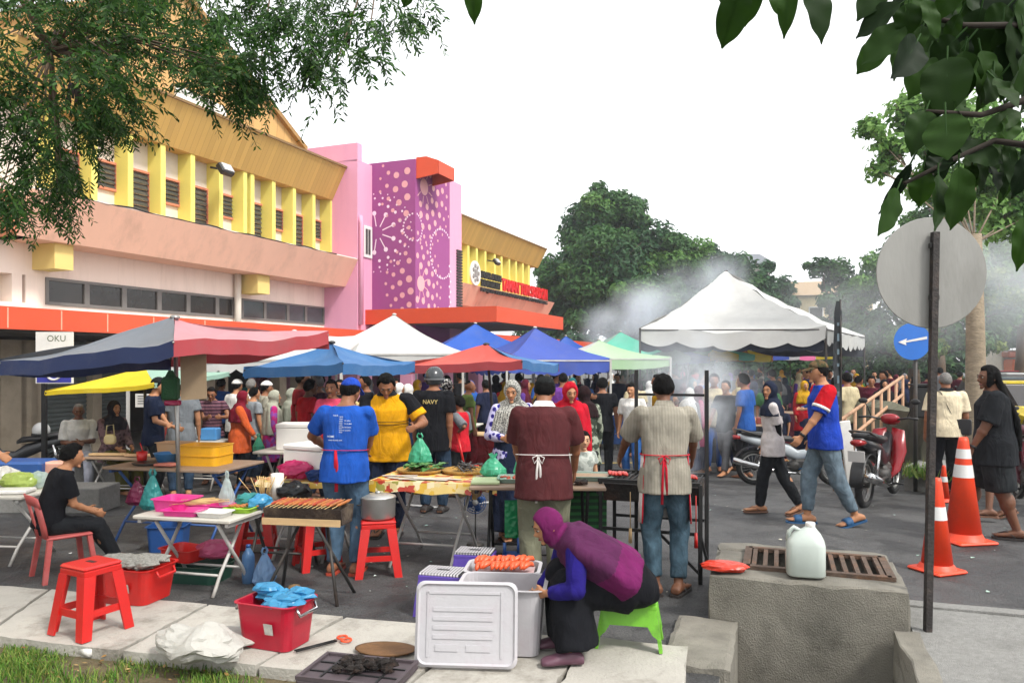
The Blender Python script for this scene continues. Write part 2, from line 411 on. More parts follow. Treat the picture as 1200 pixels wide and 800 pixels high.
gt = thing('iron_grate', 'rusty iron bar grate set in the top of the concrete block', 'grate', Q(0, 0, z1+.002))
fr = MB(); z = 0.012
rm = Matrix((en, ed, (0, 0, 1))).transposed()
def LQ(a, d, z=0): return en*a+ed*d+V3((0, 0, z))
for (p, q) in (((gx0, gy0), (gx1, gy0)), ((gx0, gy1), (gx1, gy1)), ((gx0, gy0-.02), (gx0, gy1+.02)), ((gx1, gy0-.02), (gx1, gy1+.02))):
 fr.bar(LQ(*p, z), LQ(*q, z), .05, .03)
fr.build('grate_frame', M_RUST, gt)
for k in range(12):
 bb = MB(); x = gx0+.05+(gx1-gx0-.1)*k/11
 bb.bar(LQ(x, gy0+.02, z-.006), LQ(x, gy1-.02, z-.006), .03, .035); bb.build('grate_bar', M_RUST, gt)
# low broken wing of the channel on the slab side
wg = MB(); rough_box(wg, Q(-.20, -.9), en, ed, .40, .9, -1.3, .05, seed=7, amp=.012)
tag(wg.build('channel_kerb', M_CONC), 'broken low concrete wing beside the open drain at slab end', 'concrete kerb')
# footpath on the right with its kerb, flush with the channel edge
def inner(a, d, z): return Q(a, d, z)
pt = MB()
pth = [Q(blen-.07, -6), Q(6, -6), Q(6, .55), Q(blen+.02, .55)]
pt.prism([(p.x, p.y) for p in pth], -.15, .085)
struct('footpath', pt, M_CONC2)
kb = MB(); rough_box(kb, Q(blen+.03, .556), en, ed, 4.6, .13, -.1, .10, seed=9, amp=.008)
struct('path_kerb', kb, M_CONC2)
ed2 = MB(); rough_box(ed2, Q(blen-.10, -4), en, ed, .14, 3.98, -1.2, .098, seed=12, amp=.022)
struct('channel_edge', ed2, M_CONC)
# pale cover slabs in the left foreground (each its own slab)
SLZ = .07
far = [Gz(-140, 672, SLZ), Gz(60, 690, SLZ), Gz(245, 708, SLZ), Gz(405, 722, SLZ), Gz(560, 735, SLZ), Gz(690, 745, SLZ), Gz(808, 757, SLZ)]
near = [Gz(-200, 728, SLZ), Gz(-20, 745, SLZ), Gz(140, 763, SLZ), Gz(300, 780, SLZ), Gz(478, 803, SLZ), Gz(640, 822, SLZ), Gz(800, 848, SLZ)]
for k in range(6):
 sb = MB(); j = .012
 q = [near[k], near[k+1], far[k+1], far[k]]
 ce = sum(q, V3())/4
 q = [p+(ce-p).normalized()*(.008+random.random()*.01) for p in q]
 n = 10
 dz = random.uniform(-.006, .006); top = {}
 nv = len(sb.v)
 for a in range(n+1):
  for c in range(n+1):
   s, t = a/n, c/n
   p = (q[0]*(1-s)+q[1]*s)*(1-t)+(q[3]*(1-s)+q[2]*s)*t
   p = p.copy(); p.z = SLZ+dz+noise.noise(p*3)*.006
   if a in (0, n) or c in (0, n):
    p += (ce-p).normalized()*abs(noise.noise(p*6))*.03
   sb.v.append(p)
 for a in range(n):
  for c in range(n):
   sb.f.append(tuple(nv+i for i in (a*(n+1)+c, (a+1)*(n+1)+c, (a+1)*(n+1)+c+1, a*(n+1)+c+1))); sb.m.append(0); sb.s.append(False)
 edge = [(a, 0) for a in range(n)]+[(n, c) for c in range(n)]+[(a, n) for a in range(n, 0, -1)]+[(0, c) for c in range(n, 0, -1)]
 tops = [sb.v[nv+a*(n+1)+c] for a, c in edge]
 bots = [V3((p.x, p.y, -.06)) for p in tops]
 sb.rings([bots, tops], 0, False, False)
 o = sb.build('drain_slab', M_SLAB); o['kind'] = 'structure'
# grass verge in the near left corner
M_SOIL = mat('verge soil', '#5b5038', .95, .35, 8, .8, 50, dirt='#3c4a22', dscale=5, damt=.8)
vb = MB(); vp = [V3((-6, 2.0, 0)), V3((.35, 2.0, 0)), V3((.35, 4.02, 0))]+[p.copy() for p in reversed(near[:6])]+[V3((-6, 5.4, 0))]
vb.poly([V3((p.x, p.y+.05*(1 if p.y > 4 else 0), .004)) for p in vp]); struct('verge', vb, M_SOIL)
def rnd_mat(name, cols, rough=.6, trans=.0, spec=.3):
 if name in MATS: return MATS[name]
 m, nt, b = newmat(name); L = nt.links.new
 ge = nd(nt, 'ShaderNodeNewGeometry'); rp = nd(nt, 'ShaderNodeValToRGB'); e = rp.color_ramp.elements
 e[0].color = (*srgb(cols[0]), 1); e[1].color = (*srgb(cols[-1]), 1)
 for i, c in enumerate(cols[1:-1]):
  k = e.new((i+1)/(len(cols)-1)); k.color = (*srgb(c), 1)
 L(ge.outputs['Random Per Island'], rp.inputs['Fac']); L(rp.outputs[0], b.inputs['Base Color'])
 b.inputs['Roughness'].default_value = rough; b.inputs['Specular IOR Level'].default_value = spec
 if trans:
  tl = nd(nt, 'ShaderNodeBsdfTranslucent'); L(rp.outputs[0], tl.inputs['Color'])
  mx = nd(nt, 'ShaderNodeMixShader'); mx.inputs[0].default_value = trans
  L(b.outputs[0], mx.inputs[1]); L(tl.outputs[0], mx.inputs[2]); L(mx.outputs[0], nt.nodes['Material Output'].inputs['Surface'])
 MATS[name] = m; return m
M_GRASS = rnd_mat('grass blades', ['#3f6a1c', '#4f7a2a', '#6a8a35', '#8a9048', '#345a1c'], .7, .25)
gr = MB()
nl = [near[i] for i in range(5)]
def near_y(x):
 for a, b_ in zip(near[:-1], near[1:]):
  if a.x <= x <= b_.x: return a.y+(b_.y-a.y)*(x-a.x)/(b_.x-a.x)
 return 4.2
rg = random.Random(5)
for i in range(26000):
 x = rg.uniform(-4.3, .15); y = near_y(x)-abs(rg.gauss(0, .45))+.03
 if y < 3.3: continue
 dens = noise.noise(V3((x*2.2, y*2.2, 1)))+.20
 if rg.random() > dens*1.5+.15: continue
 h_ = rg.uniform(.02, .085)*(1 if y < near_y(x)-.1 else .7); a = rg.uniform(0, 6.28); w = rg.uniform(.002, .0045); ln = rg.uniform(.2, 1.0)*h_
 p = V3((x, y, .0)); d = V3((math.cos(a), math.sin(a), 0)); s = V3((-d.y, d.x, 0))*w
 gr.add([p-s, p+s, p+d*ln*.4+s*.7+V3((0, 0, h_*.65)), p+d*ln*.4-s*.7+V3((0, 0, h_*.65)), p+d*ln+V3((0, 0, h_))], [(0, 1, 2, 3), (3, 2, 4)])
tag(gr.build('grass', M_GRASS), kind='stuff')
lf = MB()
for i in range(420):
 x = rg.uniform(-4.2, .1); y = near_y(x)-abs(rg.gauss(0, .4));
 if y < 3.2: continue
 r_ = rg.uniform(.008, .025); a = rg.uniform(0, 6.28); p = V3((x, y, rg.uniform(.012, .04))); d = V3((math.cos(a), math.sin(a), rg.uniform(-.3, .3)))*r_; s = V3((-math.sin(a), math.cos(a), rg.uniform(-.3, .3)))*r_*.45
 lf.add([p-d, p+s, p+d, p-s], [(0, 1, 2, 3)])
tag(lf.build('fallen_leaves', rnd_mat('dry leaves', ['#6d4a28', '#8b6a3c', '#4c3822', '#a18a5a'], .8)), kind='stuff')
# road paint
def stripe(name, pts, w, m, h=.004):
 mb = MB(); pts = [V3(p) for p in pts]; fine = []
 for a, b_ in zip(pts[:-1], pts[1:]):
  n = max(1, int((b_-a).length/.5))
  fine += [a+(b_-a)*k/n for k in range(n)]
 fine.append(pts[-1]); l = []; r = []
 for i, p in enumerate(fine):
  d = (fine[min(i+1, len(fine)-1)]-fine[max(i-1, 0)]).normalized(); s = V3((-d.y, d.x, 0))*w/2
  l.append(V3((p.x+s.x, p.y+s.y, gz(p.y+s.y)+h+.006))); r.append(V3((p.x-s.x, p.y-s.y, gz(p.y-s.y)+h+.006)))
 mb.rings([l, r], 0, False, False, closed=False)
 return struct(name, mb, m)
stripe('road_marking', [G(540, 545), G(680, 543), G(830, 541.5), G(1000, 539), G(1075, 538)], .10, M_YELLOWLINE)
stripe('road_marking', [G(760, 522), G(900, 521), G(1020, 518)], .09, M_YELLOWLINE)
stripe('road_marking', [G(478, 592), G(512, 595)], .12, M_WHITELINE)
stripe('road_marking', [G(560, 590), G(640, 583)], .12, M_WHITELINE)
# litter on the asphalt
lt = MB()
for i in range(150):
 px = rg.choice([rg.uniform(430, 620), rg.uniform(780, 1180), rg.uniform(80, 430)]); py = rg.uniform(565, 700)
 p = G(px, py)
 if (p-FL).dot(ed) > -.05 and (p-FL).dot(ed) < 1.3 and (p-FL).dot(en) > -.05: continue
 r_ = rg.uniform(.006, .03); pts = [p+V3((r_*rg.uniform(.4, 1)*math.cos(t), r_*rg.uniform(.4, 1)*math.sin(t)*.8, rg.uniform(.006, .016))) for t in (0, 1.3, 2.5, 3.8, 5.1)]
 lt.poly(pts)
tag(lt.build('litter', rnd_mat('paper scraps', ['#9fc9bd', '#d8dad6', '#8bb8ae', '#c8c2ae', '#7d7a70'], .8)), kind='stuff')
# ================================================================== market hall (local axes: x along the facade, y = -outward, z up)
ang = math.atan2(FD.y, FD.x)
B0 = -.3
hall = thing('market_hall', 'two storey market hall with salmon ledge, yellow fins, tan fascia and purple dotted tower', 'building', (FO.x, FO.y, 0), ang)
def P3(u, v, z): return V3((u, -v, z))
def ubox(mb, u0, u1, v0, v1, z0, z1, m=0):
 return mb.box(((u0+u1)/2, -(v0+v1)/2, (z0+z1)/2), (abs(u1-u0), abs(v1-v0), abs(z1-z0)), None, m)
M_SALMON = mat('salmon paint', '#efbca2', .85, .05, 1.5, .1, 30, dirt='#a98470', dscale=1.6, damt=.4, stretch=(1, 1, .14))
M_CREAM = mat('cream plaster', '#d8cfc2', .85, .05, 2, .1, 40)
M_PALE = mat('pale pink plaster', '#f7e2d4', .85, .05, 2, .1, 40, dirt='#b59c8c', dscale=1.8, damt=.35, stretch=(1, 1, .12))
M_YEL = mat('fin yellow', '#e2d770', .8, .05, 2, .05, 40)
M_YELBOX = mat('beam yellow', '#d9be74', .8, .05, 2, .05, 40)
M_ORANGE = mat('canopy orange', '#cf4a26', .55, .06, 1.2)
M_PINK = mat('tower pink', '#dd9cb6', .85, .04, 1.5, .05, 30, dirt='#b47c9e', dscale=1.5, damt=.4, stretch=(1, 1, .12))
M_PURPLE = mat('tower magenta', '#944680', .8, .05, 1.5, .05, 30)
M_DOT = mat('mural pink dots', '#dca0a4', .8, .04)
M_DOTW = mat('mural white dots', '#f2d6e2', .8, .04)
M_DARKGLASS = mat('dark glass', '#2c2724', .18, .3, 1.2, spec=.6)
M_ALU = mat('window frame grey', '#6f6a66', .5, .1)
M_LOUV = mat('louvre glass', '#4a4a46', .3, .3, 8)
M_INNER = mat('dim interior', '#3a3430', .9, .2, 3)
M_SHUT = mat('shutter grey', '#6f7674', .6, .1, 6)
M_COLM = mat('column plaster', '#b8a892', .85, .12, 3, dirt='#8f8069', damt=.5)
M_WHITE = mat('white paint', '#dedcd6', .7, .05)
M_GREYPIPE = mat('pipe pale', '#c9a9b9', .6, .05)
# tan cladding with vertical ribs
def ribbed(name, col, per=.16):
 m, nt, b = newmat(name); L = nt.links.new
 tc = nd(nt, 'ShaderNodeTexCoord'); sx = nd(nt, 'ShaderNodeSeparateXYZ'); L(tc.outputs['Object'], sx.inputs[0])
 d = nd(nt, 'ShaderNodeMath', operation='DIVIDE'); d.inputs[1].default_value = per; L(sx.outputs['X'], d.inputs[0])
 f = nd(nt, 'ShaderNodeMath', operation='FRACT'); L(d.outputs[0], f.inputs[0])
 fl = nd(nt, 'ShaderNodeMath', operation='FLOOR'); L(d.outputs[0], fl.inputs[0])
 wn = nd(nt, 'ShaderNodeTexWhiteNoise', noise_dimensions='1D'); L(fl.outputs[0], wn.inputs['W'])
 cr = nd(nt, 'ShaderNodeValToRGB'); e = cr.color_ramp.elements; c = srgb(col)
 e[0].color = (c[0]*.7, c[1]*.68, c[2]*.62, 1); e[1].color = (*c, 1); e[1].position = .12; L(f.outputs[0], cr.inputs[0])
 mr = nd(nt, 'ShaderNodeMapRange'); mr.inputs['To Min'].default_value = .9; mr.inputs['To Max'].default_value = 1.06; L(wn.outputs['Value'], mr.inputs['Value'])
 hs = nd(nt, 'ShaderNodeHueSaturation'); L(cr.outputs[0], hs.inputs['Color']); L(mr.outputs[0], hs.inputs['Value']); L(hs.outputs[0], b.inputs['Base Color'])
 bp = nd(nt, 'ShaderNodeBump', i_Strength=.4, i_Distance=.03); L(f.outputs[0], bp.inputs['Height']); L(bp.outputs[0], b.inputs['Normal'])
 b.inputs['Roughness'].default_value = .7; return m
M_TAN = ribbed('tan cladding', '#c6a158'); M_TAN2 = ribbed('gable boards', '#c49c62', .3)
u1 = fac(380, 380, 0)[0]; uL = fac(20, 275, .77)[0]
zwb = fac(380, 380.5, 0)[1]; zwt = fac(380, 360, 0)[1]
zl0 = fac(405, 336, .77)[1]; zl1 = fac(420, 304, 1.23)[1]
zf0 = fac(390, 234.5, .31)[1]; zf1 = fac(406, 197.5, .8)[1]
uE = u1+.02
uR0 = fac(541, 330, 1.2)[0]; uR1 = fac(645, 362, 1.0)[0]
u2 = fac(436, 300, 1.2)[0]; vP = 2.74; uP1 = fac(527, 300, vP)[0]; uP2 = fac(541, 300, vP)[0]
zt1 = fac(419, 167, 1.2)[1]; zt2 = fac(419.5, 187, 1.2)[1]; zp = fac(487, 186, vP)[1]
uFar = uL-16
def wing(ua, ub):
 """one stretch of the two-storey front: wall, slanted ledge, slanted fascia"""
 w = MB()
 ubox(w, ua, ub, -.35, 0, zwt, zl0+.1); ubox(w, ua, ub, -.35, -.003, 2.2, zwb)
 w.build('wall', M_PALE, hall)
 w = MB(); ubox(w, ua, ub, -.6, -.12, zl0+.3, zf1); w.build('upper_wall', M_CREAM, hall)
 l = MB(); l.rings([[P3(u, v, z) for v, z in ((-.02, zl0), (.77, zl0), (1.23, zl1), (1.13, zl1), (1.0, zl1-.12), (-.42, zl1-.12))] for u in (ua, ub)], 0, True, False)
 l.build('ledge', M_SALMON, hall)
 f = MB(); f.rings([[P3(u, v, z) for v, z in ((-.38, zf0+.02), (.31, zf0), (.8, zf1), (.74, zf1+.05), (-.4, zf1+.05))] for u in (ua, ub)], 0, True, False)
 f.build('fascia', M_TAN, hall)
 f = MB(); ubox(f, ua, ub, .66, .84, zf1+.0, zf1+.06); f.build('gutter', mat('gutter brown', '#7d6036', .6), hall)
wing(uL, u1); wing(uP2+.0, uR1)
def window(u0, u1_, v, z0, z1, mframe, nl=8, name='window'):
 f = MB(); t = .05
 ubox(f, u0, u1_, v-.04, v+.035, z0, z0+t); ubox(f, u0, u1_, v-.04, v+.035, z1-t, z1)
 ubox(f, u0, u0+t, v-.04, v+.032, z0+t, z1-t); ubox(f, u1_-t, u1_, v-.04, v+.032, z0+t, z1-t)
 w = f.build(name, mframe, hall)
 p = MB()
 for k in range(nl):
  z = z0+t+(z1-z0-2*t)*(k+.5)/nl; hh = (z1-z0-2*t)/nl*.46
  p.poly([P3(u0+t, v-.03, z+hh), P3(u1_-t, v-.03, z+hh), P3(u1_-t, v+.022, z-hh), P3(u0+t, v+.022, z-hh)])
 p.build('louvre', M_LOUV, w)
# fins of the near wing, placed from the photograph, then continued behind the tree
fpx = [226, 259, 287.5, 296, 321, 345, 368, 389]
fu = [fac(x, 250, .28)[0] for x in fpx]; step = (fu[0]-fac(153, 200, .28)[0])/2
u_ = fu[0]-step; left_f = []
while u_ > uL+.3: left_f.append(u_); u_ -= step
fu = sorted(left_f+fu)
for u in fu:
 f = MB(); ubox(f, u-.07, u+.07, -.12, .28, zl1-.1, zf0+.05); f.build('fin', M_YEL, hall)
M_TRIM = mat('window trim salmon', '#c97f62', .7)
k = 0
for a, b_ in zip(fu[:-1], fu[1:]):
 if b_-a < .6: continue
 c = (a+b_)/2+.12; zt_ = zf0-.62
 zb_ = zl1+.02 if k % 2 == 0 else zf0-1.25
 window(c-.30, c+.30, -.09, zb_, zt_, M_TRIM, 9 if k % 2 == 0 else 5); k += 1
# strip windows under the ledge
ub = fac(150/1200*420, 360, 0)[0]; uw = [fac(x, 370, 0)[0] for x in (53, 101, 145, 186, 220, 254, 274)]
for a, b_ in zip(uw[:-1], uw[1:]):
 f = MB(); t = .06; v = 0
 ubox(f, a, b_, v-.06, v+.03, zwb, zwb+t); ubox(f, a, b_, v-.06, v+.03, zwt-t, zwt); ubox(f, a, a+t, v-.06, v+.028, zwb+t, zwt-t); ubox(f, b_-t, b_, v-.06, v+.028, zwb+t, zwt-t)
 w = f.build('window', M_ALU, hall); p = MB(); p.poly([P3(a+t, -.01, zwb+t), P3(b_-t, -.01, zwb+t), P3(b_-t, -.01, zwt-t), P3(a+t, -.01, zwt-t)]); p.build('pane', M_DARKGLASS, w)
uw = [fac(x, 370, 0)[0] for x in (283, 310, 337, 358, 379.5)]
M_BLUEGLASS = mat('grey glass', '#4b5254', .15, .3, 1.5, spec=.6)
for a, b_ in zip(uw[:-1], uw[1:]):
 f = MB(); t = .05; v = 0
 ubox(f, a, b_, v-.06, v+.03, zwb, zwb+t); ubox(f, a, b_, v-.06, v+.03, zwt-t, zwt); ubox(f, a, a+t, v-.06, v+.028, zwb+t, zwt-t); ubox(f, b_-t, b_, v-.06, v+.028, zwb+t, zwt-t)
 w = f.build('window', M_ALU, hall); p = MB(); p.poly([P3(a+t, -.01, zwb+t), P3(b_-t, -.01, zwb+t), P3(b_-t, -.01, zwt-t), P3(a+t, -.01, zwt-t)]); p.build('pane', M_BLUEGLASS, w)
uq = fac(278, 360, .1)[0]
d_ = MB(); d_.tube([P3(uq, .12, 2.4), P3(uq, .12, zl0)], .09, 10); d_.build('downpipe', M_CREAM, hall)
for px0, px1, py0, py1 in ((280, 316, 322, 345), (0, 86, 286, 317)):
 bb = MB(); z0, z1_ = fac(px1, py1, .62)[1], zl0-.003
 ua, ub_ = fac(px1-14 if px0 else px1-22, 300, .62)[0], fac(px1, 300, .62)[0]
 ubox(bb, ua, ub_, -.0, .62, z0, z1_); bb.build('beam_end', M_YELBOX, hall)
# return of the ledge at the near end and the recessed bay beyond it
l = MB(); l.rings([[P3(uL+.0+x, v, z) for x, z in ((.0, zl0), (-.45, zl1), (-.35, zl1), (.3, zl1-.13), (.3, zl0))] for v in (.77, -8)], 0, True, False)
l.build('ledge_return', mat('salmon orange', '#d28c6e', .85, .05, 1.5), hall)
w = MB(); ubox(w, uFar, uL, -1.4, -1.2, 2.2, zf1); w.build('recessed_wall', M_YELBOX, hall)
ua = fac(22, 340, 0)[0]
for x0, x1 in ((10, 22), (26, 50)):
 w = MB(); a, b_ = fac(x0, 340, -.1)[0], fac(x1, 340, -.1)[0]; ubox(w, a, b_, -.4, .0-.004, 2.2, zl0-.004); w.build('pier', M_PALE, hall)
w = MB(); ubox(w, uFar, uL+.1, -.6, -.5, 2.3, zwt+.1); w.build('dark_glazing', M_DARKGLASS, hall)
# gable roof rising behind the near fascia
gv = .2
def fp(px, py, v):
 u, z = fac(px, py, v); return P3(u, v, z)
pk = fp(212, -10, gv); rb = fp(356, 176, gv); lb_ = P3(2*pk.x-rb.x, -gv, rb.z)
gb = MB(); gb.prism([(0, 0)], 0, 0) if False else None
gb.add([pk, rb, lb_, pk+V3((0, .4, 0)), rb+V3((0, .4, 0)), lb_+V3((0, .4, 0))], [(0, 2, 1), (3, 4, 5)], 0)
gb.add([pk, rb, rb+V3((0, 14, 0)), pk+V3((0, 14, 0)), lb_, lb_+V3((0, 14, 0))], [(0, 1, 2, 3), (0, 3, 5, 4)], 1)
gb.build('gable_roof', [M_TAN2, mat('roof sheet brown', '#8a6a44', .7)], hall)
rk = MB()
for a, b_ in ((pk, rb), (pk, lb_)):
 rk.bar(a+V3((0, -.06, .03)), b_+V3((0, -.06, .03)), .14, .12)
rk.build('rake_board', mat('rake trim', '#9c7742', .6), hall)
vt = MB(); a, b_, c, d4 = [fp(x, y, gv+.05) for x, y in ((205, 102), (205, 118), (262, 146), (262, 128))]
vt.poly([a, b_, c, d4]); ve = vt.build('roof_vent', mat('vent void', '#3d3a36', .9), hall)
vb_ = MB()
for k in range(6):
 t = k/5; p, q = a+(b_-a)*t+V3((0, -.03, 0)), d4+(c-d4)*t+V3((0, -.03, 0)); vb_.bar(p, q, .05, .09)
for k in range(7):
 t = k/6; p, q = a+(d4-a)*t+V3((0, -.04, 0)), b_+(c-b_)*t+V3((0, -.04, 0)); vb_.bar(p, q, .05, .05)
vb_.build('vent_slats', M_WHITE, ve)
# pink stair tower
t = MB(); ubox(t, u1, u2+.0, -9, 1.2, 0, zt2); ubox(t, u1+.0, u1+.25, -9, 1.203, zt2-.05, zt1)
t.build('pink_block', M_PINK, hall)
w0, w1 = fac(425.5, 300, 1.2)[0], fac(436, 300, 1.2)[0]
zb_, zt_ = fac(430, 302, 1.2)[1], fac(430, 265, 1.2)[1]
f = MB(); ubox(f, w0, w1-.05, 1.2, 1.24, zb_, zt_); w = f.build('window', M_WHITE, hall)
p = MB()
for k in range(2):
 a = w0+.08+(w1-w0-.2)*k/2; ubox(p, a, a+(w1-w0-.2)/2-.04, 1.235, 1.25, zb_+.1, zt_-.1)
p.build('pane', M_LOUV, w)
d_ = MB(); uq = fac(424, 320, 1.3)[0]; d_.tube([P3(uq, 1.28, 2.9), P3(uq, 1.28, fac(424, 262, 1.28)[1]), P3(uq+.03, 1.23, fac(424, 253, 1.28)[1])], .07, 8); d_.build('downpipe', M_PINK, hall)
# magenta block with its dot mural
t = MB(); ubox(t, u2, uP1, -6, vP, 2.0, zp); t.build('magenta_block', M_PURPLE, hall)
t = MB(); ubox(t, uP1, uP2, -6, vP-.003, 2.0, zp-.12); t.build('pink_fin', M_PINK, hall)
lv = MB(); z0, z1_ = 3.5, fac(540, 295, vP)[1]
for k in range(22):
 z = z0+(z1_-z0)*k/21; ubox(lv, uP2-.42, uP2-.02, vP, vP+.05, z-.03, z+.03)
lv.build('vent_slots', M_INNER, hall)
lmat = [M_DOT, M_DOTW]
def disc(mb, c, r, ax, ay, m, n=14):
 mb.poly([c+ax*(r*math.cos(2*math.pi*k/n))+ay*(r*math.sin(2*math.pi*k/n)) for k in range(n)], m)
ZA = V3((0, 0, 1)); vL = 1.2
wL = vP-1.2; wR = uP1-u2
hz0 = 3.4
def wrap(s, z, off=.006):
 """position on the two faces of the block, s measured from the shared corner (minus = left face)"""
 if s <= 0: return P3(u2-off, vP+s, z), V3((0, -1, 0))
 return P3(u2+s, vP+off, z), V3((1, 0, 0))
mu = MB()
def burst(s0, z0_, r0, rings, m, rays=None, zk=1.0):
 for (rad, n, r, ph) in rings:
  for k in range(n):
   a = 2*math.pi*(k+ph)/n; s = s0+rad*math.cos(a); z = z0_+rad*math.sin(a)*zk
   if s < -wL+.05 or s > wR-.05 or z > zp-.1 or z < hz0-.2: continue
   if abs(s) < r:
    continue
   c, ax = wrap(s, z); disc(mu, c, r, ax, ZA, m)
 if rays:
  for k in range(rays[0]):
   a = 2*math.pi*(k+.5)/rays[0]
   p, q = (s0+rays[1]*math.cos(a), z0_+rays[1]*math.sin(a)), (s0+rays[2]*math.cos(a), z0_+rays[2]*math.sin(a))
   if p[0]*q[0] < 0 or min(p[0], q[0]) < -wL+.04 or max(p[0], q[0]) > wR-.05 or max(p[1], q[1]) > zp-.1 or min(p[1], q[1]) < hz0-.2: continue
   c0, ax = wrap(p[0], p[1], .008); c1, _ = wrap(q[0], q[1], .008); d = (c1-c0).normalized(); s = (ax*d.dot(ZA)-ZA*d.dot(ax))*.018
   mu.poly([c0-s, c0+s, c1+s, c1-s], m)
H_ = zp-hz0
kz = H_/4.6
burst(.55, zp-.75, .3, [(.62, 9, .10, .2), (.92, 14, .11, 0), (1.25, 18, .10, .3), (1.55, 24, .065, 0), (1.8, 28, .045, .4)], 0, (9, .3, .56))
burst(.32, hz0+.8, .3, [(.55, 9, .11, .2), (.86, 14, .09, 0), (1.12, 18, .07, .3), (1.36, 24, .05, 0)], 0, (9, .25, .5))
burst(-1.35, hz0+2.4, .2, [(.62, 9, .075, .5), (.88, 17, .05, 0), (1.08, 24, .035, .3), (1.22, 30, .022, 0)], 1, (9, .2, .58))
burst(.0, hz0+2.5, .3, [(.42, 26, .03, .5)], 1); burst(1.75, hz0+1.9, .3, [(.8, 40, .035, .5)], 1)
c, ax = wrap(.55, zp-.75); disc(mu, c, .26, ax, ZA, 0, 24)
c, ax = wrap(.34, hz0+.8); disc(mu, c, .24, ax, ZA, 0, 24)
for k in range(9):
 c, ax = wrap(2.3+.1*(k % 2), hz0+.2+k*.17); disc(mu, c, .04, ax, ZA, 1)
mu.build('mural_dot', lmat, hall)
hb = MB(); hu, hz_ = u2+.35, zp-.3
prof = [(0, -.05), (.75, .05), (.75, .45), (.35, .6), (0, .6)]
for u in (hu-.3, hu+.75):
 hb.rings([[P3(u+x, vP+a, hz_+z-.25) for a, z in prof] for x in (0, .06)], 0, True, False)
hb.poly([P3(hu-.3, vP+.75, hz_-.2), P3(hu+.81, vP+.75, hz_-.2), P3(hu+.81, vP+.75, hz_+.2), P3(hu-.3, vP+.75, hz_+.2)])
hb.poly([P3(hu-.3, vP+.75, hz_+.2), P3(hu+.81, vP+.75, hz_+.2), P3(hu+.81, vP+.35, hz_+.35), P3(hu-.3, vP+.35, hz_+.35)])
hb.poly([P3(hu-.3, vP, hz_+.35), P3(hu+.81, vP, hz_+.35), P3(hu+.81, vP+.35, hz_+.35), P3(hu-.3, vP+.35, hz_+.35)])
hb.build('orange_hood', M_ORANGE, hall)
# orange portico and the long orange awning edge
zc0, zc1 = 2.93, 3.38
upo = fac(428, 370, 1.2)[0]; upe = fac(660, 372, 5.6)[0]
c = MB(); ubox(c, upo, upe, 5.48, 5.6, zc0, zc1); ubox(c, upo, upo+.12, 1.2, 5.48, zc0, zc1); ubox(c, upe-.12, upe, 1.2, 5.48, zc0, zc1); c.build('portico_fascia', M_ORANGE, hall)
c = MB(); ubox(c, upo+.12, upe-.12, 1.2, 5.48, zc0, zc1-.1); c.build('portico_roof', mat('awning deck', '#8f8c88', .9), hall)
c = MB(); ubox(c, upo+.2, upe-.2, 1.3, 5.4, zc0-.03, zc0-.004); c.build('portico_soffit', mat('soffit grey', '#8d8480', .9), hall)
for u, v in ((upo+.6, 2.4), (upe-.6, 2.4), ((upo+upe)/2, 2.4)):
 c = MB(); ubox(c, u-.2, u+.2, v-.2, v+.2, B0, zc0-.03); c.build('column', M_PINK, hall)
za1 = fac(0, 358, 2.2)[1]; za0 = fac(0, 385, 2.2)[1]
c = MB(); ubox(c, uFar, u1, 2.1, 2.2, za0, za1); c.build('awning_fascia', M_ORANGE, hall)
c = MB(); ubox(c, uFar, u1, 0, 2.1, za0+.1, za1-.1); c.build('awning_deck', mat('awning deck', '#8f8c88', .9), hall)
c = MB()
for x in (9, 72, 126, 180, 240):
 u = fac(x, 370, 2.2)[0]; ubox(c, u-.012, u+.012, 2.2, 2.206, za0+.02, za1-.02)
c.build('panel_joint', mat('joint pale', '#e89a80', .6), hall)
c = MB(); ubox(c, u1, upo, 1.2, 2.2, za0, za1-.003); c.build('awning_fascia', M_ORANGE, hall)
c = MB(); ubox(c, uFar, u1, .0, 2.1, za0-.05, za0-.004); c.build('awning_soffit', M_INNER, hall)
c = MB(); ubox(c, upe, uR1+6, 1.0, 2.4, 2.55, 2.85); c.build('awning_fascia', M_ORANGE, hall)
# ground floor behind the awning
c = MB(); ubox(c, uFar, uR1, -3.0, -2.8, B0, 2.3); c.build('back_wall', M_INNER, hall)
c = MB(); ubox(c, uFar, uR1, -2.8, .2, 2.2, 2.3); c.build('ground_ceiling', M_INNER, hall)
c = MB(); ubox(c, uFar, uR1, -2.9, .8, B0, -.08); c.build('plinth', mat('plinth grey', '#6d6a64', .9), hall)
def shutter(px0, px1):
 a, b_ = fac(px0, 480, 0)[0], fac(px1, 480, 0)[0]; s = MB(); n = 26
 rs = []
 for k in range(n*2+1):
  z = -.05+2.3*k/(2*n); v = -.05+(.035 if k % 2 else 0); rs.append([P3(a, v, z), P3(b_, v, z)])
 s.rings(rs, 0, False, False, closed=False); s.build('roller_shutter', M_SHUT, hall)
shutter(50, 108); shutter(116, 150)
for px, w_ in ((14, .5), (33, .34), (43, .3), (112, .22), (245, .3), (262, .22), (330, .3), (352, .3), (395, .3)):
 u = fac(px, 480, .1)[0]; c = MB(); ubox(c, u-w_/2, u+w_/2, -.15, .15, B0, 2.28); c.build('column', M_COLM, hall)
c = MB(); a, b_ = fac(380, 450, 0)[0], fac(470, 450, 0)[0]; ubox(c, a, b_+3, -.5, -.3, B0, 2.3); c.build('wall_panel', mat('dusky purple', '#6a4058', .9), hall)
c = MB(); a, b_ = fac(-30, 450, 0)[0], fac(28, 450, 0)[0]; ubox(c, a, b_, -.5, -.3, B0, 2.25); c.build('wall_panel', mat('beige panel', '#a08c70', .85, .1), hall)
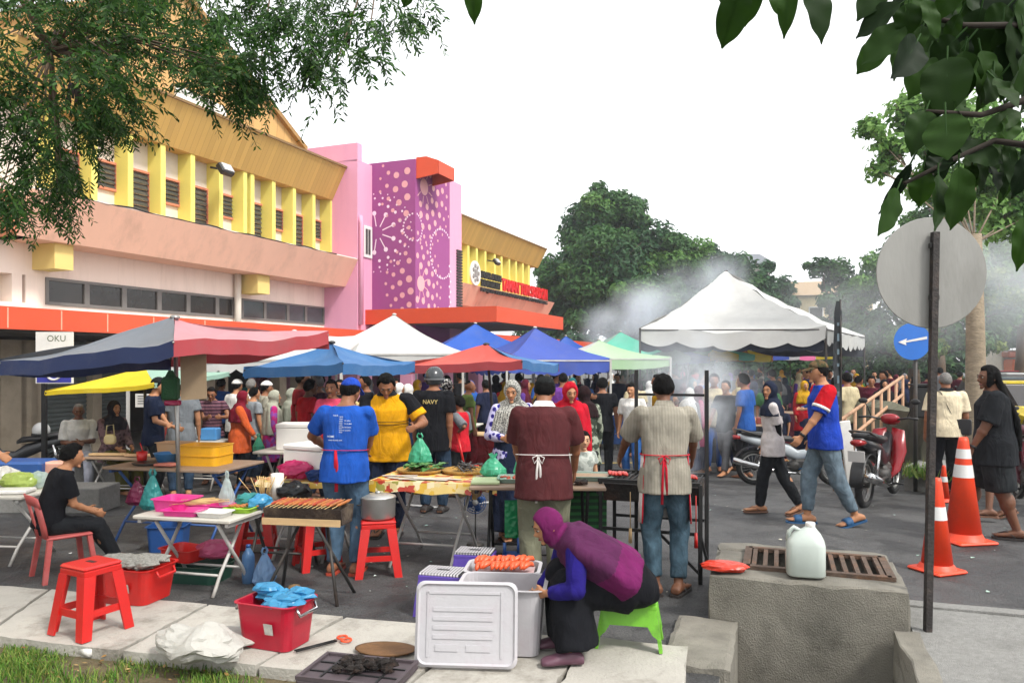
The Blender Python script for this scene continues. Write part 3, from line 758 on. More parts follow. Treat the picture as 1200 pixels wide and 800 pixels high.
q = MB(); ua, ub_ = fac(60, 225, 1.2)[0], fac(394, 297, 1.2)[0]; q.tube([P3(ua+(ub_-ua)*k/30, 1.21, zl1+.02+.03*math.sin(k*1.3)*math.sin(k*.31)) for k in range(31)], .018, 5); q.build('cable', mat('black metal', '#1b1b1c', .5, .2), hall)
q = MB(); ubox(q, uL, u1, 1.08, 1.20, zl1-.002, zl1+.03); q.build('ledge_coping', M_WHITE, hall)
# far wing: fins and flood lamps
fl2 = [fac(x, 310, .28)[0] for x in (549, 559, 569, 580, 588, 597, 605, 613, 620)]
for u in fl2:
 f = MB(); ubox(f, u-.1, u+.1, -.12, .28, zl1-.1, zf0+.05); f.build('fin', M_YEL, hall)
w = MB(); ubox(w, uP2, fl2[-1], -.3, -.11, zl1, zf0); w.build('upper_panel', M_YEL, hall)
M_BLACK = mat('black metal', '#1b1b1c', .5, .2)
for px, py in ((264, 199), (582, 307)):
 u, z = fac(px, py, .75); f = MB(); rot = rx(R(-35))
 f.box(P3(u, .75, z), (.40, .16, .30), rot, ch=.03); o = f.build('flood_lamp', M_BLACK, hall)
 f = MB(); f.box(P3(u, .75, z)+rot@V3((0, -.09, 0)), (.32, .03, .22), rot); f.build('lamp_glass', mat('lamp glass', '#b8bcbc', .2), o)
 f = MB(); f.bar(P3(u, .3, z+.1), P3(u, .72, z), .05); f.build('lamp_bracket', M_BLACK, o)
# lettering standing on the far ledge
M_RED = mat('sign red', '#d0121c', .5, .05); M_SBLK = mat('sign black', '#1a1a1a', .6, .05)
def letters(txt, pxa, pxb, ytop, ybot, v, m, name='lettering', dep=.04):
 ua, za = fac(pxa, ytop, v); ub_, _ = fac(pxb, ytop, v); _, zb2 = fac(pxa, ybot, v)
 vs, fs = text_mesh(txt, 1.0, width=ub_-ua, height=za-zb2, depth=dep, bold=.025)
 mb = MB(); mb.add([P3(ua+p.x, v+p.z, zb2+p.y) for p in vs], fs); mb.build(name, m, hall)
letters('TAMAN TUN SARDON', 588, 641, 325.5, 340.5, 1.25, M_RED)
letters('PASAR AWAM', 564, 587, 317, 325.5, 1.25, M_SBLK)
letters('BALAI RAKYAT', 564, 586, 326.5, 335, 1.25, M_SBLK)
letters('MAJLIS PERBANDARAN PULAU PINANG', 563.5, 641, 336.5, 342.5, 1.27, M_SBLK)
cr = MB(); uc, zc = fac(557, 320, 1.25);
cr.lathe([(.02, 0), (.5, 0), (.5, .05), (.02, .05)], P3(uc, 1.22, zc), 24, 0, rx(R(90)), sm=False)
for k in range(7):
 a = k*.9; cr.box(P3(uc+.26*math.cos(a), 1.29, zc+.3*math.sin(a)), (.12, .03, .15), ry(a), 1)
cr.box(P3(uc, 1.29, zc), (.24, .03, .3), None, 1)
cr.build('crest', [M_WHITE, mat('crest grey', '#8f8a86', .6)], hall)
# ================================================================== trees
M_BARK = mat('bark brown', '#5a4a3a', .95, .35, 6, .9, 18, stretch=(1, 1, .25))
M_BARKP = mat('pale bark', '#8a7c68', .95, .3, 7, .9, 14, stretch=(1, 1, 3))
def leaf_quads(mb, c, r, n, size, rg, shell=.55, flat=.85, m=0):
 """leaf-sized faces through a clump's volume, thicker near its outside"""
 for _ in range(n):
  d = V3((rg.gauss(0, 1), rg.gauss(0, 1), rg.gauss(0, 1))).normalized()
  q = c+V3((d.x*r, d.y*r, d.z*r*flat))*(shell+(1-shell)*rg.random())**.8
  nrm = (d+V3((rg.gauss(0, .5), rg.gauss(0, .5), .5+rg.gauss(0, .4)))).normalized()
  x, y = frame(nrm); a = rg.uniform(0, 6.28); s = size*rg.uniform(.6, 1.3)
  u = (x*math.cos(a)+y*math.sin(a))*s; v = (y*math.cos(a)-x*math.sin(a))*s*.55
  mb.add([q-u, q-v*.9+nrm*s*.12, q+u, q+v*.9+nrm*s*.12], [(0, 1, 2, 3)], m)
def big_tree(label, base, clumps, mats, trunk_r, fork, rg, leaf=.2, per=500, group=None, name='broadleaf_tree', cat='tree', bark=None, limb_k=.45, loose=1.0):
 """clumps: list of (offset from base, radius); limbs run from the fork to each clump"""
 t = thing(name, label, cat, base, 0, group)
 tr = MB(); f = V3(fork)
 tr.tube([V3((0, 0, -.2)), V3((.05, 0, .3)), f*.5+V3((.1, .1, 0)), f], [trunk_r*1.5, trunk_r*1.1, trunk_r*.9, trunk_r*.75], 12)
 for c, r in clumps:
  c = V3(c); mid = f*.5+c*.5+V3((0, 0, -.2*r)); tr.tube([f-V3((0, 0, .2)), mid, c], [trunk_r*limb_k, trunk_r*limb_k*.62, trunk_r*.1*limb_k/.45], 7)
  for _ in range(3):
   d = V3((rg.gauss(0, 1), rg.gauss(0, 1), rg.gauss(0, .7))).normalized()*r*.9; tr.tube([mid*.4+c*.6, c+d*.5, c+d], [trunk_r*.12, trunk_r*.07, .01], 5)
 tr.build('trunk', bark or M_BARK, t)
 cr = MB()
 for i, (c, r) in enumerate(clumps):
  c = V3(c); k = int(per*r*r)
  for j in range(max(6, int(5*r))):
   d = V3((rg.gauss(0, 1), rg.gauss(0, 1), rg.gauss(0, .8))).normalized(); sr = r*rg.uniform(.28, .5)*loose
   leaf_quads(cr, c+d*(r*rg.uniform(.55, .92)), sr, int(k/max(6, int(5*r))*1.1), leaf, rg, .3, .8, rg.choice([0, 0, 1]))
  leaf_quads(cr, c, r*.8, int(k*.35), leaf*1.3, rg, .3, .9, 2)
 cr.build('crown', mats, t); return t
LG1 = rnd_mat('leaf mid green', ['#2c4f26', '#38602c', '#436c33', '#345a2a'], .55, .3)
LG2 = rnd_mat('leaf light green', ['#4c7636', '#5c853c', '#456d32', '#6a9044'], .55, .35)
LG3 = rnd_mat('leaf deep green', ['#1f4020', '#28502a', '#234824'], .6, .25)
LH1 = rnd_mat('leaf pale green', ['#6a9048', '#7ca252', '#58803c', '#8ab060'], .55, .4)
LY1 = rnd_mat('leaf olive', ['#5f7a2c', '#7b8f36', '#4f6a28', '#8d9a44'], .55, .35)
rg = random.Random(3)
def cl(Y0, lst, base):
 """clump centres measured on the photograph: px, py, radius px, depth offset"""
 out = []
 for px, py, rp, dy in lst:
  p = W(px, py, Y0+dy); out.append((p-base, rp/FPX*(Y0+dy)))
 return out
b_ = GX(735, 47)
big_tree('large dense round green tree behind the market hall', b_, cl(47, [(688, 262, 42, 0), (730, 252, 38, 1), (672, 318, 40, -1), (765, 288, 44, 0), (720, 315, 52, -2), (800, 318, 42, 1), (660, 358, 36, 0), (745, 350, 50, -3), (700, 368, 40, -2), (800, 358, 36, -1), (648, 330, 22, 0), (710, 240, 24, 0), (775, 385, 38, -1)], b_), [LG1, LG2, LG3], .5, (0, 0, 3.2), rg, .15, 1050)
b_ = GX(845, 66)
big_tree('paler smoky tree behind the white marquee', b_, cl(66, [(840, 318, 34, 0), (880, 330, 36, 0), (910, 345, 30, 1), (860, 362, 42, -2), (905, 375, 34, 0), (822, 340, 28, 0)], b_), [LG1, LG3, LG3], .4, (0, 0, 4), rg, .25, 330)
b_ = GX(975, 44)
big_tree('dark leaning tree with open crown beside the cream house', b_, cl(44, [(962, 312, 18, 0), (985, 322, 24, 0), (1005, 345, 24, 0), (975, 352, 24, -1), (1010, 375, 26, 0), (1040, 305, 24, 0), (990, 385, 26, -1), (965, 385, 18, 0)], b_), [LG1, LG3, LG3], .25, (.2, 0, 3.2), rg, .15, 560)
b_ = GX(1070, 30)
big_tree('bushy yellow green tree behind the blue arrow sign', b_, cl(30, [(1000, 350, 26, 1), (1035, 330, 34, 0), (1075, 355, 40, -1), (1110, 385, 42, 0), (1030, 385, 40, 0), (1070, 410, 34, -1), (1110, 340, 34, 0), (1000, 400, 24, 1), (1150, 400, 26, 0), (1090, 318, 30, 0), (1140, 330, 34, 0), (1175, 360, 34, 0), (1060, 300, 20, 0)], b_), [LG2, LY1, LG1], .25, (0, 0, 2.2), rg, .10, 1300)
b_ = GX(1195, 40)
big_tree('tall hazy tree overhanging the street at right', b_, cl(40, [(1150, 262, 34, 0), (1190, 290, 46, 0), (1180, 235, 36, 1), (1165, 320, 40, 0), (1200, 350, 44, 0), (1160, 370, 34, -1), (1225, 250, 50, 0), (1100, 275, 24, 0), (1140, 300, 34, 0), (1120, 240, 26, 0), (1155, 200, 30, 0), (1195, 180, 34, 0)], b_), [LG2, LH1, LY1], .35, (.2, 0, 4), rg, .15, 420)
b_ = GX(1141, 16)
big_tree('street tree with bare pale trunk behind the round sign and feathery top', b_, cl(17, [(1018, 150, 18, 0), (1042, 172, 20, 0), (1062, 138, 26, .5), (1032, 196, 16, 0), (1095, 165, 32, 0), (1145, 150, 40, 0), (1190, 185, 46, 0), (1085, 215, 26, .4), (1130, 215, 36, 0), (1185, 250, 44, 0), (1235, 230, 46, 0)], b_), [LH1, LH1, LG2], .2, (0, 0, 4.6), rg, .09, 1700, bark=M_BARKP, limb_k=.12, loose=1.9)
b_ = GX(1100, 36)
big_tree('tall leafy tree filling the sky behind the round sign', b_, cl(36, [(1062, 288, 32, 0), (1098, 252, 36, 0), (1112, 300, 40, -1), (1030, 314, 26, 0), (1135, 212, 36, 0), (1082, 326, 36, -1), (1150, 265, 40, 0), (1180, 215, 36, 1)], b_), [LG2, LH1, LG1], .28, (0, 0, 3.4), rg, .13, 620, limb_k=.3)
b_ = GX(1290, 60)
big_tree('far tree closing the end of the street', b_, cl(60, [(1180, 385, 26, 0), (1210, 370, 36, 0), (1150, 400, 22, 0), (1240, 395, 36, 0)], b_), [LG1, LG3, LG2], .3, (-1, 0, 3), rg, .25, 300)
b_ = GX(800, 85)
for i, (px, lab) in enumerate(((640, 'hazy tree line crown beside the hall roof'), (760, 'hazy crown low behind the big round tree'), (940, 'hazy crown low behind the marquee peak'), (1085, 'hazy crown behind the street trees'))):
 b_ = GX(px, 82)
 big_tree(lab, b_, cl(82, [(px-22, 398, 24, 0), (px+12, 392, 26, 0), (px+40, 402, 22, 0)], b_), [LG1, LG3, LG3], .4, (0, 0, 2.5), rg, .3, 200)
for i, (px, Y, lab) in enumerate(((770, 44, 'low dark hedge tree behind the marquee, leftmost'), (850, 46, 'low dark hedge tree seen under the marquee centre'), (925, 43, 'low dark hedge tree before the cream house'), (1000, 41, 'low dark hedge tree right of the marquee'), (1080, 39, 'low dark hedge tree behind the blue arrow sign pole'))):
 b_ = GX(px, Y)
 big_tree(lab, b_, cl(Y, [(px-32, 428, 24, 0), (px, 416, 28, 0), (px+34, 426, 26, 0), (px-12, 440, 24, -.5), (px+20, 441, 24, -.5)], b_), [LG1, LG3, LG3], .2, (0, 0, .8), rg, .18, 420, 'low hedge trees behind the marquee')
# near tree with feathery leaves hanging in from the upper left
LF = rnd_mat('feather leaf green', ['#1f3a14', '#2c501c', '#3a6424', '#182f10', '#5a8036'], .55, .45)
LPOD = mat('pod brown', '#2c211c', .8, .3)
def leaflet_frond(mb, p, d, L_, rg, droop=.5, n=11, sz=1.0):
 """one pinnate leaf: paired narrow leaflets along a drooping midrib"""
 pts = []; q = p.copy(); dd = d.normalized()
 for i in range(n+1):
  pts.append(q.copy()); q = q+dd*(L_/n); dd = (dd+V3((0, 0, -droop/n))).normalized()
 mb.tube(pts, [.0018]*len(pts), 3, 0, False)
 for i in range(1, n+1):
  a = (pts[i]-pts[i-1]).normalized(); sd_ = a.cross(V3((rg.gauss(0, .4), rg.gauss(0, .4), 1))).normalized(); ll = sz*.030*rg.uniform(.75, 1.2)*(1-.4*(i/n-.4)**2); w = sz*.0055
  for s in (-1, 1):
   o = pts[i]; dr = (sd_*s+a*.55+V3((0, 0, -.35))).normalized(); pn = dr.cross(a).normalized(); wv = (a*.8+pn*rg.gauss(0, .5)).normalized()*w
   mb.add([o, o+dr*ll*.5+wv, o+dr*ll, o+dr*ll*.5-wv], [(0, 1, 2, 3)])
t = thing('feathery_tree', 'near tree with feathery drooping leaves filling the upper left sky', 'tree', (-3.4, 3.3, 0))
TB = V3((-3.4, 3.3, 0))
tr = MB(); tr.tube([V3((0, 0, -.1)), V3((.03, 0, .6)), V3((0, .1, 2.0)), V3((.1, .2, 3.4)), V3((.3, .3, 4.8))], [.24, .19, .17, .14, .1], 14)
rg = random.Random(21)
# hanging sprays measured on the photograph: px, py of each spray and how wide it spreads
sprays = []
def area(n, x0, x1, yfun0, yfun1, Y0, Y1):
 for _ in range(n):
  px = rg.uniform(x0, x1); a, b_ = yfun0(px), yfun1(px); sprays.append((px, rg.uniform(a, b_), rg.uniform(Y0, Y1)))
def tufts(lst, Y0, Y1):
 for px, py, sp, n in lst:
  Y = rg.uniform(Y0, Y1)
  for _ in range(n): sprays.append((px+rg.gauss(0, sp), py+rg.gauss(0, sp*.7), Y+rg.gauss(0, .12)))
area(46, -60, 150, lambda x: -40, lambda x: 70, 3.2, 5.0)
area(36, 60, 320, lambda x: -40, lambda x: 34, 3.4, 5.0)
area(16, 300, 500, lambda x: -40, lambda x: 8, 3.6, 4.8)
tufts([(20, 110, 26, 11), (70, 120, 24, 8), (25, 165, 20, 8), (75, 175, 16, 6), (15, 215, 16, 5), (78, 215, 14, 5), (50, 232, 10, 3), (8, 240, 8, 2), (120, 110, 18, 6), (140, 85, 16, 5), (135, 135, 12, 4), (215, 60, 20, 7), (255, 75, 18, 7), (285, 95, 14, 6), (240, 95, 10, 3), (300, 60, 12, 4), (185, 45, 18, 5), (330, 30, 16, 4), (365, 25, 14, 4), (365, 60, 8, 3), (400, 40, 12, 3), (420, 60, 10, 2), (445, 25, 12, 3), (480, 20, 10, 3), (395, 85, 8, 2), (100, 60, 20, 6)], 3.5, 4.7)
crn = MB(); fork = V3((.3, .3, 4.4)); limbs = []
for px, py, Y in ((-30, -60, 4.0), (80, -50, 4.4), (200, -60, 4.6), (330, -60, 4.6), (450, -50, 4.6), (60, 60, 4.2)):
 e = W(px, py, Y)-TB; mid = fork*.5+e*.5+V3((0, 0, .35)); pts = [fork*((1-s)**2)+mid*(2*s*(1-s))+e*(s*s) for s in [i/8 for i in range(9)]]
 tr.tube(pts, [.075-.0075*i for i in range(9)], 7); limbs += pts[3:]
for px, py, Y in sprays:
 e = W(px, py, Y)-TB
 near_ = min(limbs, key=lambda q: (q-e).length)
 if (near_-e).length > .12 and rg.random() < .30:
  m_ = near_*.5+e*.5+V3((0, 0, .1)); tr.tube([near_, m_, e], [.010, .006, .003], 4, 0, False)
 out = (e-near_); out.z *= .3; out = out.normalized() if out.length > .01 else V3((1, 0, 0))
 for k in range(rg.randint(5, 8)):
  a = rg.uniform(-1.7, 1.7); d = (Matrix.Rotation(a, 3, 'Z')@out)*.8+V3((0, 0, rg.uniform(-.9, .15)))
  leaflet_frond(crn, e+V3((rg.gauss(0, .04), rg.gauss(0, .04), rg.gauss(0, .03))), d, rg.uniform(.15, .25), rg, rg.uniform(.4, 1.2), 9, 1.45)
tr.build('trunk', M_BARK, t); crn.build('crown', LF, t)
for px, py, Y in ((368, 72, 4.4), (372, 66, 4.42), (365, 78, 4.4), (290, 62, 4.5), (238, 66, 4.5), (82, 96, 4.2), (88, 102, 4.2), (405, 30, 4.6)):
 e = W(px, py, Y)-TB
 pod = MB()
 for k in range(6):
  q = e+V3((rg.gauss(0, .03), rg.gauss(0, .03), 0)); d = V3((rg.gauss(0, .2), rg.gauss(0, .2), -1)).normalized()*rg.uniform(.08, .14)
  pod.tube([q, q+d*.5+V3((.01, 0, 0)), q+d], [.006, .011, .004], 5, 0, True, True, .4)
 pod.build('seed_pod', LPOD, t)
# near tree with large leaves hanging in from the upper right
BL_ = None
def bigleaf_mat(name, c1, c2):
 m, nt, b = newmat(name); L = nt.links.new
 uvx = nd(nt, 'ShaderNodeNewGeometry'); tc = nd(nt, 'ShaderNodeTexCoord')
 rp = nd(nt, 'ShaderNodeValToRGB'); rp.color_ramp.elements[0].color = (*srgb(c1), 1); rp.color_ramp.elements[1].color = (*srgb(c2), 1); L(uvx.outputs['Random Per Island'], rp.inputs[0])
 n = nd(nt, 'ShaderNodeTexNoise', i_Scale=14.0, i_Detail=6.0); L(tc.outputs['Object'], n.inputs['Vector'])
 mr = nd(nt, 'ShaderNodeMapRange'); mr.inputs['To Min'].default_value = .55; mr.inputs['To Max'].default_value = 1.45; L(n.outputs['Fac'], mr.inputs['Value'])
 hs = nd(nt, 'ShaderNodeHueSaturation'); L(rp.outputs[0], hs.inputs['Color']); L(mr.outputs[0], hs.inputs['Value'])
 L(hs.outputs[0], b.inputs['Base Color']); b.inputs['Roughness'].default_value = .6; b.inputs['Specular IOR Level'].default_value = .2
 tl = nd(nt, 'ShaderNodeBsdfTranslucent'); L(hs.outputs[0], tl.inputs['Color']); mx = nd(nt, 'ShaderNodeMixShader'); mx.inputs[0].default_value = .34
 L(b.outputs[0], mx.inputs[1]); L(tl.outputs[0], mx.inputs[2]); L(mx.outputs[0], nt.nodes['Material Output'].inputs['Surface']); return m
MBIG = bigleaf_mat('broad leaf', '#0a1c07', '#2c4a12'); MVEIN = mat('leaf vein', '#234014', .7, spec=.2)
def smooth_(a, b, x): return sst(a, b, x)
def broad_leaf(mb, base, d, face, L_, w_, rg):
 """one large leaf: cupped blade either side of a midrib, wavy edge, hooked tip"""
 d = d.normalized(); x = d.cross(face).normalized(); nrm = x.cross(d).normalized(); n = 18; curl = rg.uniform(.05, .42); fold = rg.uniform(.05, .38); wav = rg.uniform(0, 6)
 rows = []
 for i in range(n+1):
  s = i/n; c = base+d*(L_*s)-nrm*(curl*L_*s*s)
  w = w_*.53*(math.sin(math.pi*min(1, s**.82*.985+.008))**.68)*(1-.55*smooth_(.78, 1, s))
  if i == n: w = .002
  r = []
  for j in range(-3, 4):
   t = j/3; r.append(c+x*(w*t)+nrm*(fold*w*abs(t)+.005*math.sin(s*17+wav+t*2.5)*min(1, s*4)*(1.15-s)*abs(t)))
  rows.append(r)
 mb.rings(rows, 0, False, True, closed=False)
 mb.tube([base-d*.03]+[r[3]+nrm*-.001 for r in rows[::6]], [.0022, .0022, .0018, .0014, .0008], 4, 1, False)
rg = random.Random(8)
TB = V3((2.05, 1.75, 0))
t = thing('large_leaved_tree', 'near tree with large dark glossy leaves hanging at upper right', 'tree', TB)
tr = MB(); fork = V3((.0, .15, 3.0))
tr.tube([V3((0, 0, .0)), V3((0, 0, .5)), V3((.05, .05, 1.6)), fork], [.13, .1, .085, .06], 12)
# leaf tips: px, py of the stalk end, direction in the picture (deg, 0 = right, 90 = down), length px, width px, depth
lv_ = [(868, -18, 100, 75, 40, 1.9), (905, -30, 78, 60, 30, 1.95), (925, -22, 95, 62, 24, 1.9), (948, -28, 75, 82, 38, 1.9), (885, -30, 95, 60, 30, 1.95), (550, -30, 80, 56, 24, 2.0), (482, -16, 120, 26, 18, 2.0), (850, -20, 110, 25, 14, 2.0),
 (1040, -24, 130, 60, 36, 1.85), (1055, 5, 150, 60, 34, 1.8), (1060, 30, 140, 62, 40, 1.75), (1075, 48, 125, 72, 44, 1.7), (1088, 62, 112, 58, 40, 1.75), (1098, 30, 95, 75, 46, 1.8), (1110, 68, 100, 72, 58, 1.7), (1130, 60, 88, 74, 60, 1.72),
 (1120, -10, 100, 70, 50, 1.9), (1150, 10, 92, 72, 52, 1.85), (1075, -20, 100, 60, 46, 1.85), (1150, 60, 75, 62, 50, 1.75), (1180, 50, 95, 70, 46, 1.8), (1190, 20, 85, 70, 48, 1.8), (1165, -20, 95, 60, 44, 1.9), (1135, -25, 80, 60, 44, 1.9), (1200, 60, 100, 66, 44, 1.7), (1095, -25, 110, 60, 40, 1.8), (1210, -10, 100, 60, 44, 1.8), (1118, 35, 80, 60, 44, 1.8), (1165, 85, 100, 40, 44, 1.75),
 (1085, 130, 118, 54, 34, 1.7), (1108, 134, 98, 62, 52, 1.65), (1125, 140, 110, 72, 48, 1.7), (1132, 148, 70, 22, 22, 1.75), (1196, 132, 155, 56, 24, 1.7), (1125, 172, 15, 62, 30, 1.7), (1152, 170, 88, 60, 22, 1.75), (1180, 165, 92, 68, 16, 1.72), (1176, 190, 85, 42, 14, 1.75), (1105, 185, 130, 30, 30, 1.7),
 (1067, 192, 112, 66, 16, 1.7), (1052, 222, 118, 72, 34, 1.65), (1082, 200, 95, 42, 30, 1.7), (1100, 205, 100, 76, 26, 1.66), (1124, 196, 82, 78, 46, 1.62), (1205, 178, 100, 56, 26, 1.6), (1200, 255, 95, 62, 26, 1.6), (1160, 195, 80, 36, 18, 1.75)]
cr = MB(); tw = [(1200, 118, 1.7), (1150, 135, 1.7), (1110, 132, 1.68), (1085, 130, 1.7)]
pts = [fork]+[W(*q)-TB for q in [(1290, 60, 1.7)]+tw]; tr.tube(pts, [.04, .02, .009, .007, .005, .003], 6)
for ch_ in ([(1200, 170, 1.68), (1165, 165, 1.7), (1110, 190, 1.7), (1060, 215, 1.66)], [(1200, 30, 1.8), (1130, 30, 1.78), (1070, 15, 1.8)], [(1200, -60, 1.9), (1050, -60, 1.9), (900, -45, 1.92), (700, -40, 1.98), (545, -34, 2.0), (480, -25, 2.0)], [(1220, 230, 1.62), (1205, 250, 1.6)]):
 pts = [fork]+[W(*q)-TB for q in ch_]; k = len(pts); tr.tube(pts, [.03]+[.010-.007*i/k for i in range(1, k)], 6)
for _ in range(64):
 px, py = rg.uniform(1040, 1230), rg.uniform(-40, 95)
 if px < 1075 and py > 50: continue
 lv_.append((px, py, rg.uniform(60, 135), rg.uniform(34, 60), rg.uniform(18, 36), rg.uniform(1.7, 2.2)))
for _ in range(12): lv_.append((rg.uniform(1090, 1215), rg.uniform(110, 230), rg.uniform(60, 130), rg.uniform(30, 50), rg.uniform(14, 30), rg.uniform(1.65, 1.9)))
for px, py, dg, lp, wp, Y in lv_:
 b0 = W(px, py, Y)-TB; a = R(dg); yaw = rg.gauss(0, .35)
 d = V3((math.cos(a), rg.gauss(0, .3), -math.sin(a))); face = V3((rg.gauss(0, .35), -1, rg.gauss(.15, .3)))
 broad_leaf(cr, b0, d, face, lp/FPX*Y*.95, wp/FPX*Y*.9, rg)
tr.build('trunk', mat('bark dark', '#2c251d', .95, .3), t); cr.build('crown', [MBIG, MVEIN], t)
# ================================================================== people
SKIN = {}
def skin(tone):
 if tone not in SKIN:
  SKIN[tone] = mat('skin '+tone, {'tan': '#a87654', 'brown': '#85573c', 'dark': '#66422e', 'light': '#bd8f6e'}[tone], .55, .08, 20, .1, 200, spec=.4)
 return SKIN[tone]
M_HAIR = mat('hair black', '#0a0909', .85, .3, 60, .5, 90, spec=.12, stretch=(1, 1, .2))
M_HAIRG = mat('hair grey', '#6d6a66', .6, .3, 60, .6, 120)
M_EYE = mat('eye', '#1a1412', .25, .05); M_EYEW = mat('eye white', '#a1958b', .3, .05)
M_LIP = mat('lips', '#7d3f38', .5, .1); M_BROW = mat('brow', '#1d1613', .8, .1)
def ik(a, b, l1, l2, pole):
 d = b-a; L = d.length
 if L > (l1+l2)*.995: b = a+d*((l1+l2)*.995/L); d = b-a; L = d.length
 if L < abs(l1-l2)+.02: L = abs(l1-l2)+.02
 u = d.normalized(); x = (l1*l1-l2*l2+L*L)/(2*L); h = math.sqrt(max(0, l1*l1-x*x))
 p = pole-u*pole.dot(u)
 if p.length < 1e-4: p = V3((0, 1, 0))-u*u.y
 return a+u*x+p.normalized()*h, b
def oval(c, X, Yv, a, b, n=22, p=2.3):
 out = []
 for k in range(n):
  t = 2*math.pi*k/n; ct, st = math.cos(t), math.sin(t)
  out.append(c+X*(a*math.copysign(abs(ct)**(2/p), ct))+Yv*(b*math.copysign(abs(st)**(2/p), st)))
 return out
class Rig: pass
def rig(H, g=1.0, lean=0, bend=0, twist=0, head=(0, 0, 0), pel=None, hands=(None, None), feet=(None, None), toes=(0, 0), toe_pitch=(0, 0), fem=False, shrug=0, head_k=1.0, elbow=(None, None), child=False):
 r = Rig(); h = H; r.h = h; r.g = g; r.fem = fem
 r.P = V3(pel) if pel else V3((0, 0, .533*h))
 r.R0 = rx(-R(lean)*.35); r.R1 = rx(-R(lean)*.8); r.R2 = rz(R(twist))@rx(-R(lean+bend))
 r.waist = r.P+r.R1@V3((0, 0, .098*h)); r.chest = r.waist+r.R2@V3((0, .006*h, .125*h)); r.Sc = r.chest+r.R2@V3((0, -.008*h, .090*h))
 hp, hy, hr = head
 Rn = r.R2@rx(-R(hp)*.4) ; r.Rh = rz(R(twist+hy))@rx(-R(lean+bend)*.25-R(hp))@ry(R(hr))
 r.Nk = r.Sc+Rn@V3((0, .012*h, .034*h)); r.hs = .1*h*head_k        # hs: head scale unit, half height ~ .066 h
 r.Hc = r.Nk+r.Rh@V3((0, .016*h, .060*h*head_k))
 sw = (.098 if fem else .107)*h*(1+(g-1)*.5)
 r.S = [r.Sc+r.R2@V3((s*sw, 0, (-.026+shrug)*h)) for s in (-1, 1)]
 l1, l2 = .168*h, .150*h
 r.E = []; r.Wr = []; r.hd = []
 for i, s in enumerate((-1, 1)):
  t = hands[i]
  t = V3(t) if t is not None else r.S[i]+V3((s*.035*h, .03*h, -.312*h))
  pole = V3(elbow[i]) if elbow[i] is not None else V3((s*.45, -1, -.25))
  e, w = ik(r.S[i], t, l1, l2, pole); r.E.append(e); r.Wr.append(w); r.hd.append((w-e).normalized())
 hw = .052*h*(1+(g-1)*.4)
 r.Hp = [r.P+r.R0@V3((s*hw, 0, -.012*h)) for s in (-1, 1)]
 r.K = []; r.A = []; r.toe = []
 for i, s in enumerate((-1, 1)):
  t = feet[i]; t = V3(t) if t is not None else V3((s*.06*h, 0, .042*h))
  k, a = ik(r.Hp[i], t, .248*h, .245*h, V3((s*.12+math.sin(-R(toes[i]))*.5, 1, 0)))
  r.K.append(k); r.A.append(a)
  ty = R(toes[i]); tp = R(toe_pitch[i]); r.toe.append(V3((-math.sin(ty)*math.cos(tp), math.cos(ty)*math.cos(tp), math.sin(tp))))
 gg = g; f = fem
 # torso stations: centre, rotation, half width, half depth
 r.st = [(r.P+r.R0@V3((0, 0, -.062*h)), r.R0, .070*gg, .058*gg), (r.P+r.R0@V3((0, -.004*h, -.02*h)), r.R0, (.100 if f else .094)*gg, .073*gg),
   (r.P+r.R0@V3((0, -.002*h, .03*h)), r.R0, (.096 if f else .092)*gg, .07*gg), (r.waist, r.R1, (.078 if f else .085)*gg, (.058 if f else .064)*gg),
   (r.waist*.45+r.chest*.55, r.R2, (.084 if f else .094)*(1+(gg-1)*.8), (.066)*(1+(gg-1)*.9)), (r.chest+r.R2@V3((0, 0, .02*h)), r.R2, (.088 if f else .102)*(1+(gg-1)*.6), (.068 if f else .067)*(1+(gg-1)*.7)),
   (r.Sc+r.R2@V3((0, -.003*h, -.028*h)), r.R2, .092*(1+(gg-1)*.5), .052*(1+(gg-1)*.6)), (r.Sc+r.R2@V3((0, 0, -.004*h)), r.R2, .070*(1+(gg-1)*.5), .045),
   (r.Sc+r.R2@V3((0, .003*h, .012*h)), r.R2, .050*(1+(gg-1)*.5), .041), (r.Sc+r.R2@V3((0, .004*h, .026*h)), r.R2, .036, .036)]
 return r
def head_pt(r, az, el, t=0.0):
 """a point of the head's surface; az 0 = face, el = elevation, t = extra thickness"""
 h = r.h*(r.hs/(.1*r.h)); ce, se = math.cos(el), math.sin(el)
 x, y, z = math.sin(az)*ce, math.cos(az)*ce, se
 a, b, c = .0455*h, .0575*h, .0665*h
 px, py, pz = x*a, y*b, z*c
 if z < 0:
  k = -z; px *= 1-.30*k; py = py*(1-.22*k)+.010*h*k
  if y > 0: py += .004*h*math.sin(math.pi*min(1, k*1.1))
 py -= .004*h
 n = V3((x/a, y/b, z/c)).normalized()
 return r.Hc+r.Rh@(V3((px, py, pz))+n*t)
def head_shell(r, fn, nu=36, nv=22):
 """closed shell over the head, its thickness given by fn(az, el) in metres (negative = under the skin)"""
 rs = []
 for j in range(nv+1):
  el = -math.pi/2+math.pi*j/nv; el = max(-1.55, min(1.55, el))
  rs.append([head_pt(r, 2*math.pi*k/nu-math.pi, el, fn((2*math.pi*k/nu-math.pi), el)) for k in range(nu)])
 mb = MB(); mb.rings(rs); return mb
def smooth_mask(d, w=.12): return max(0., min(1., d/w))
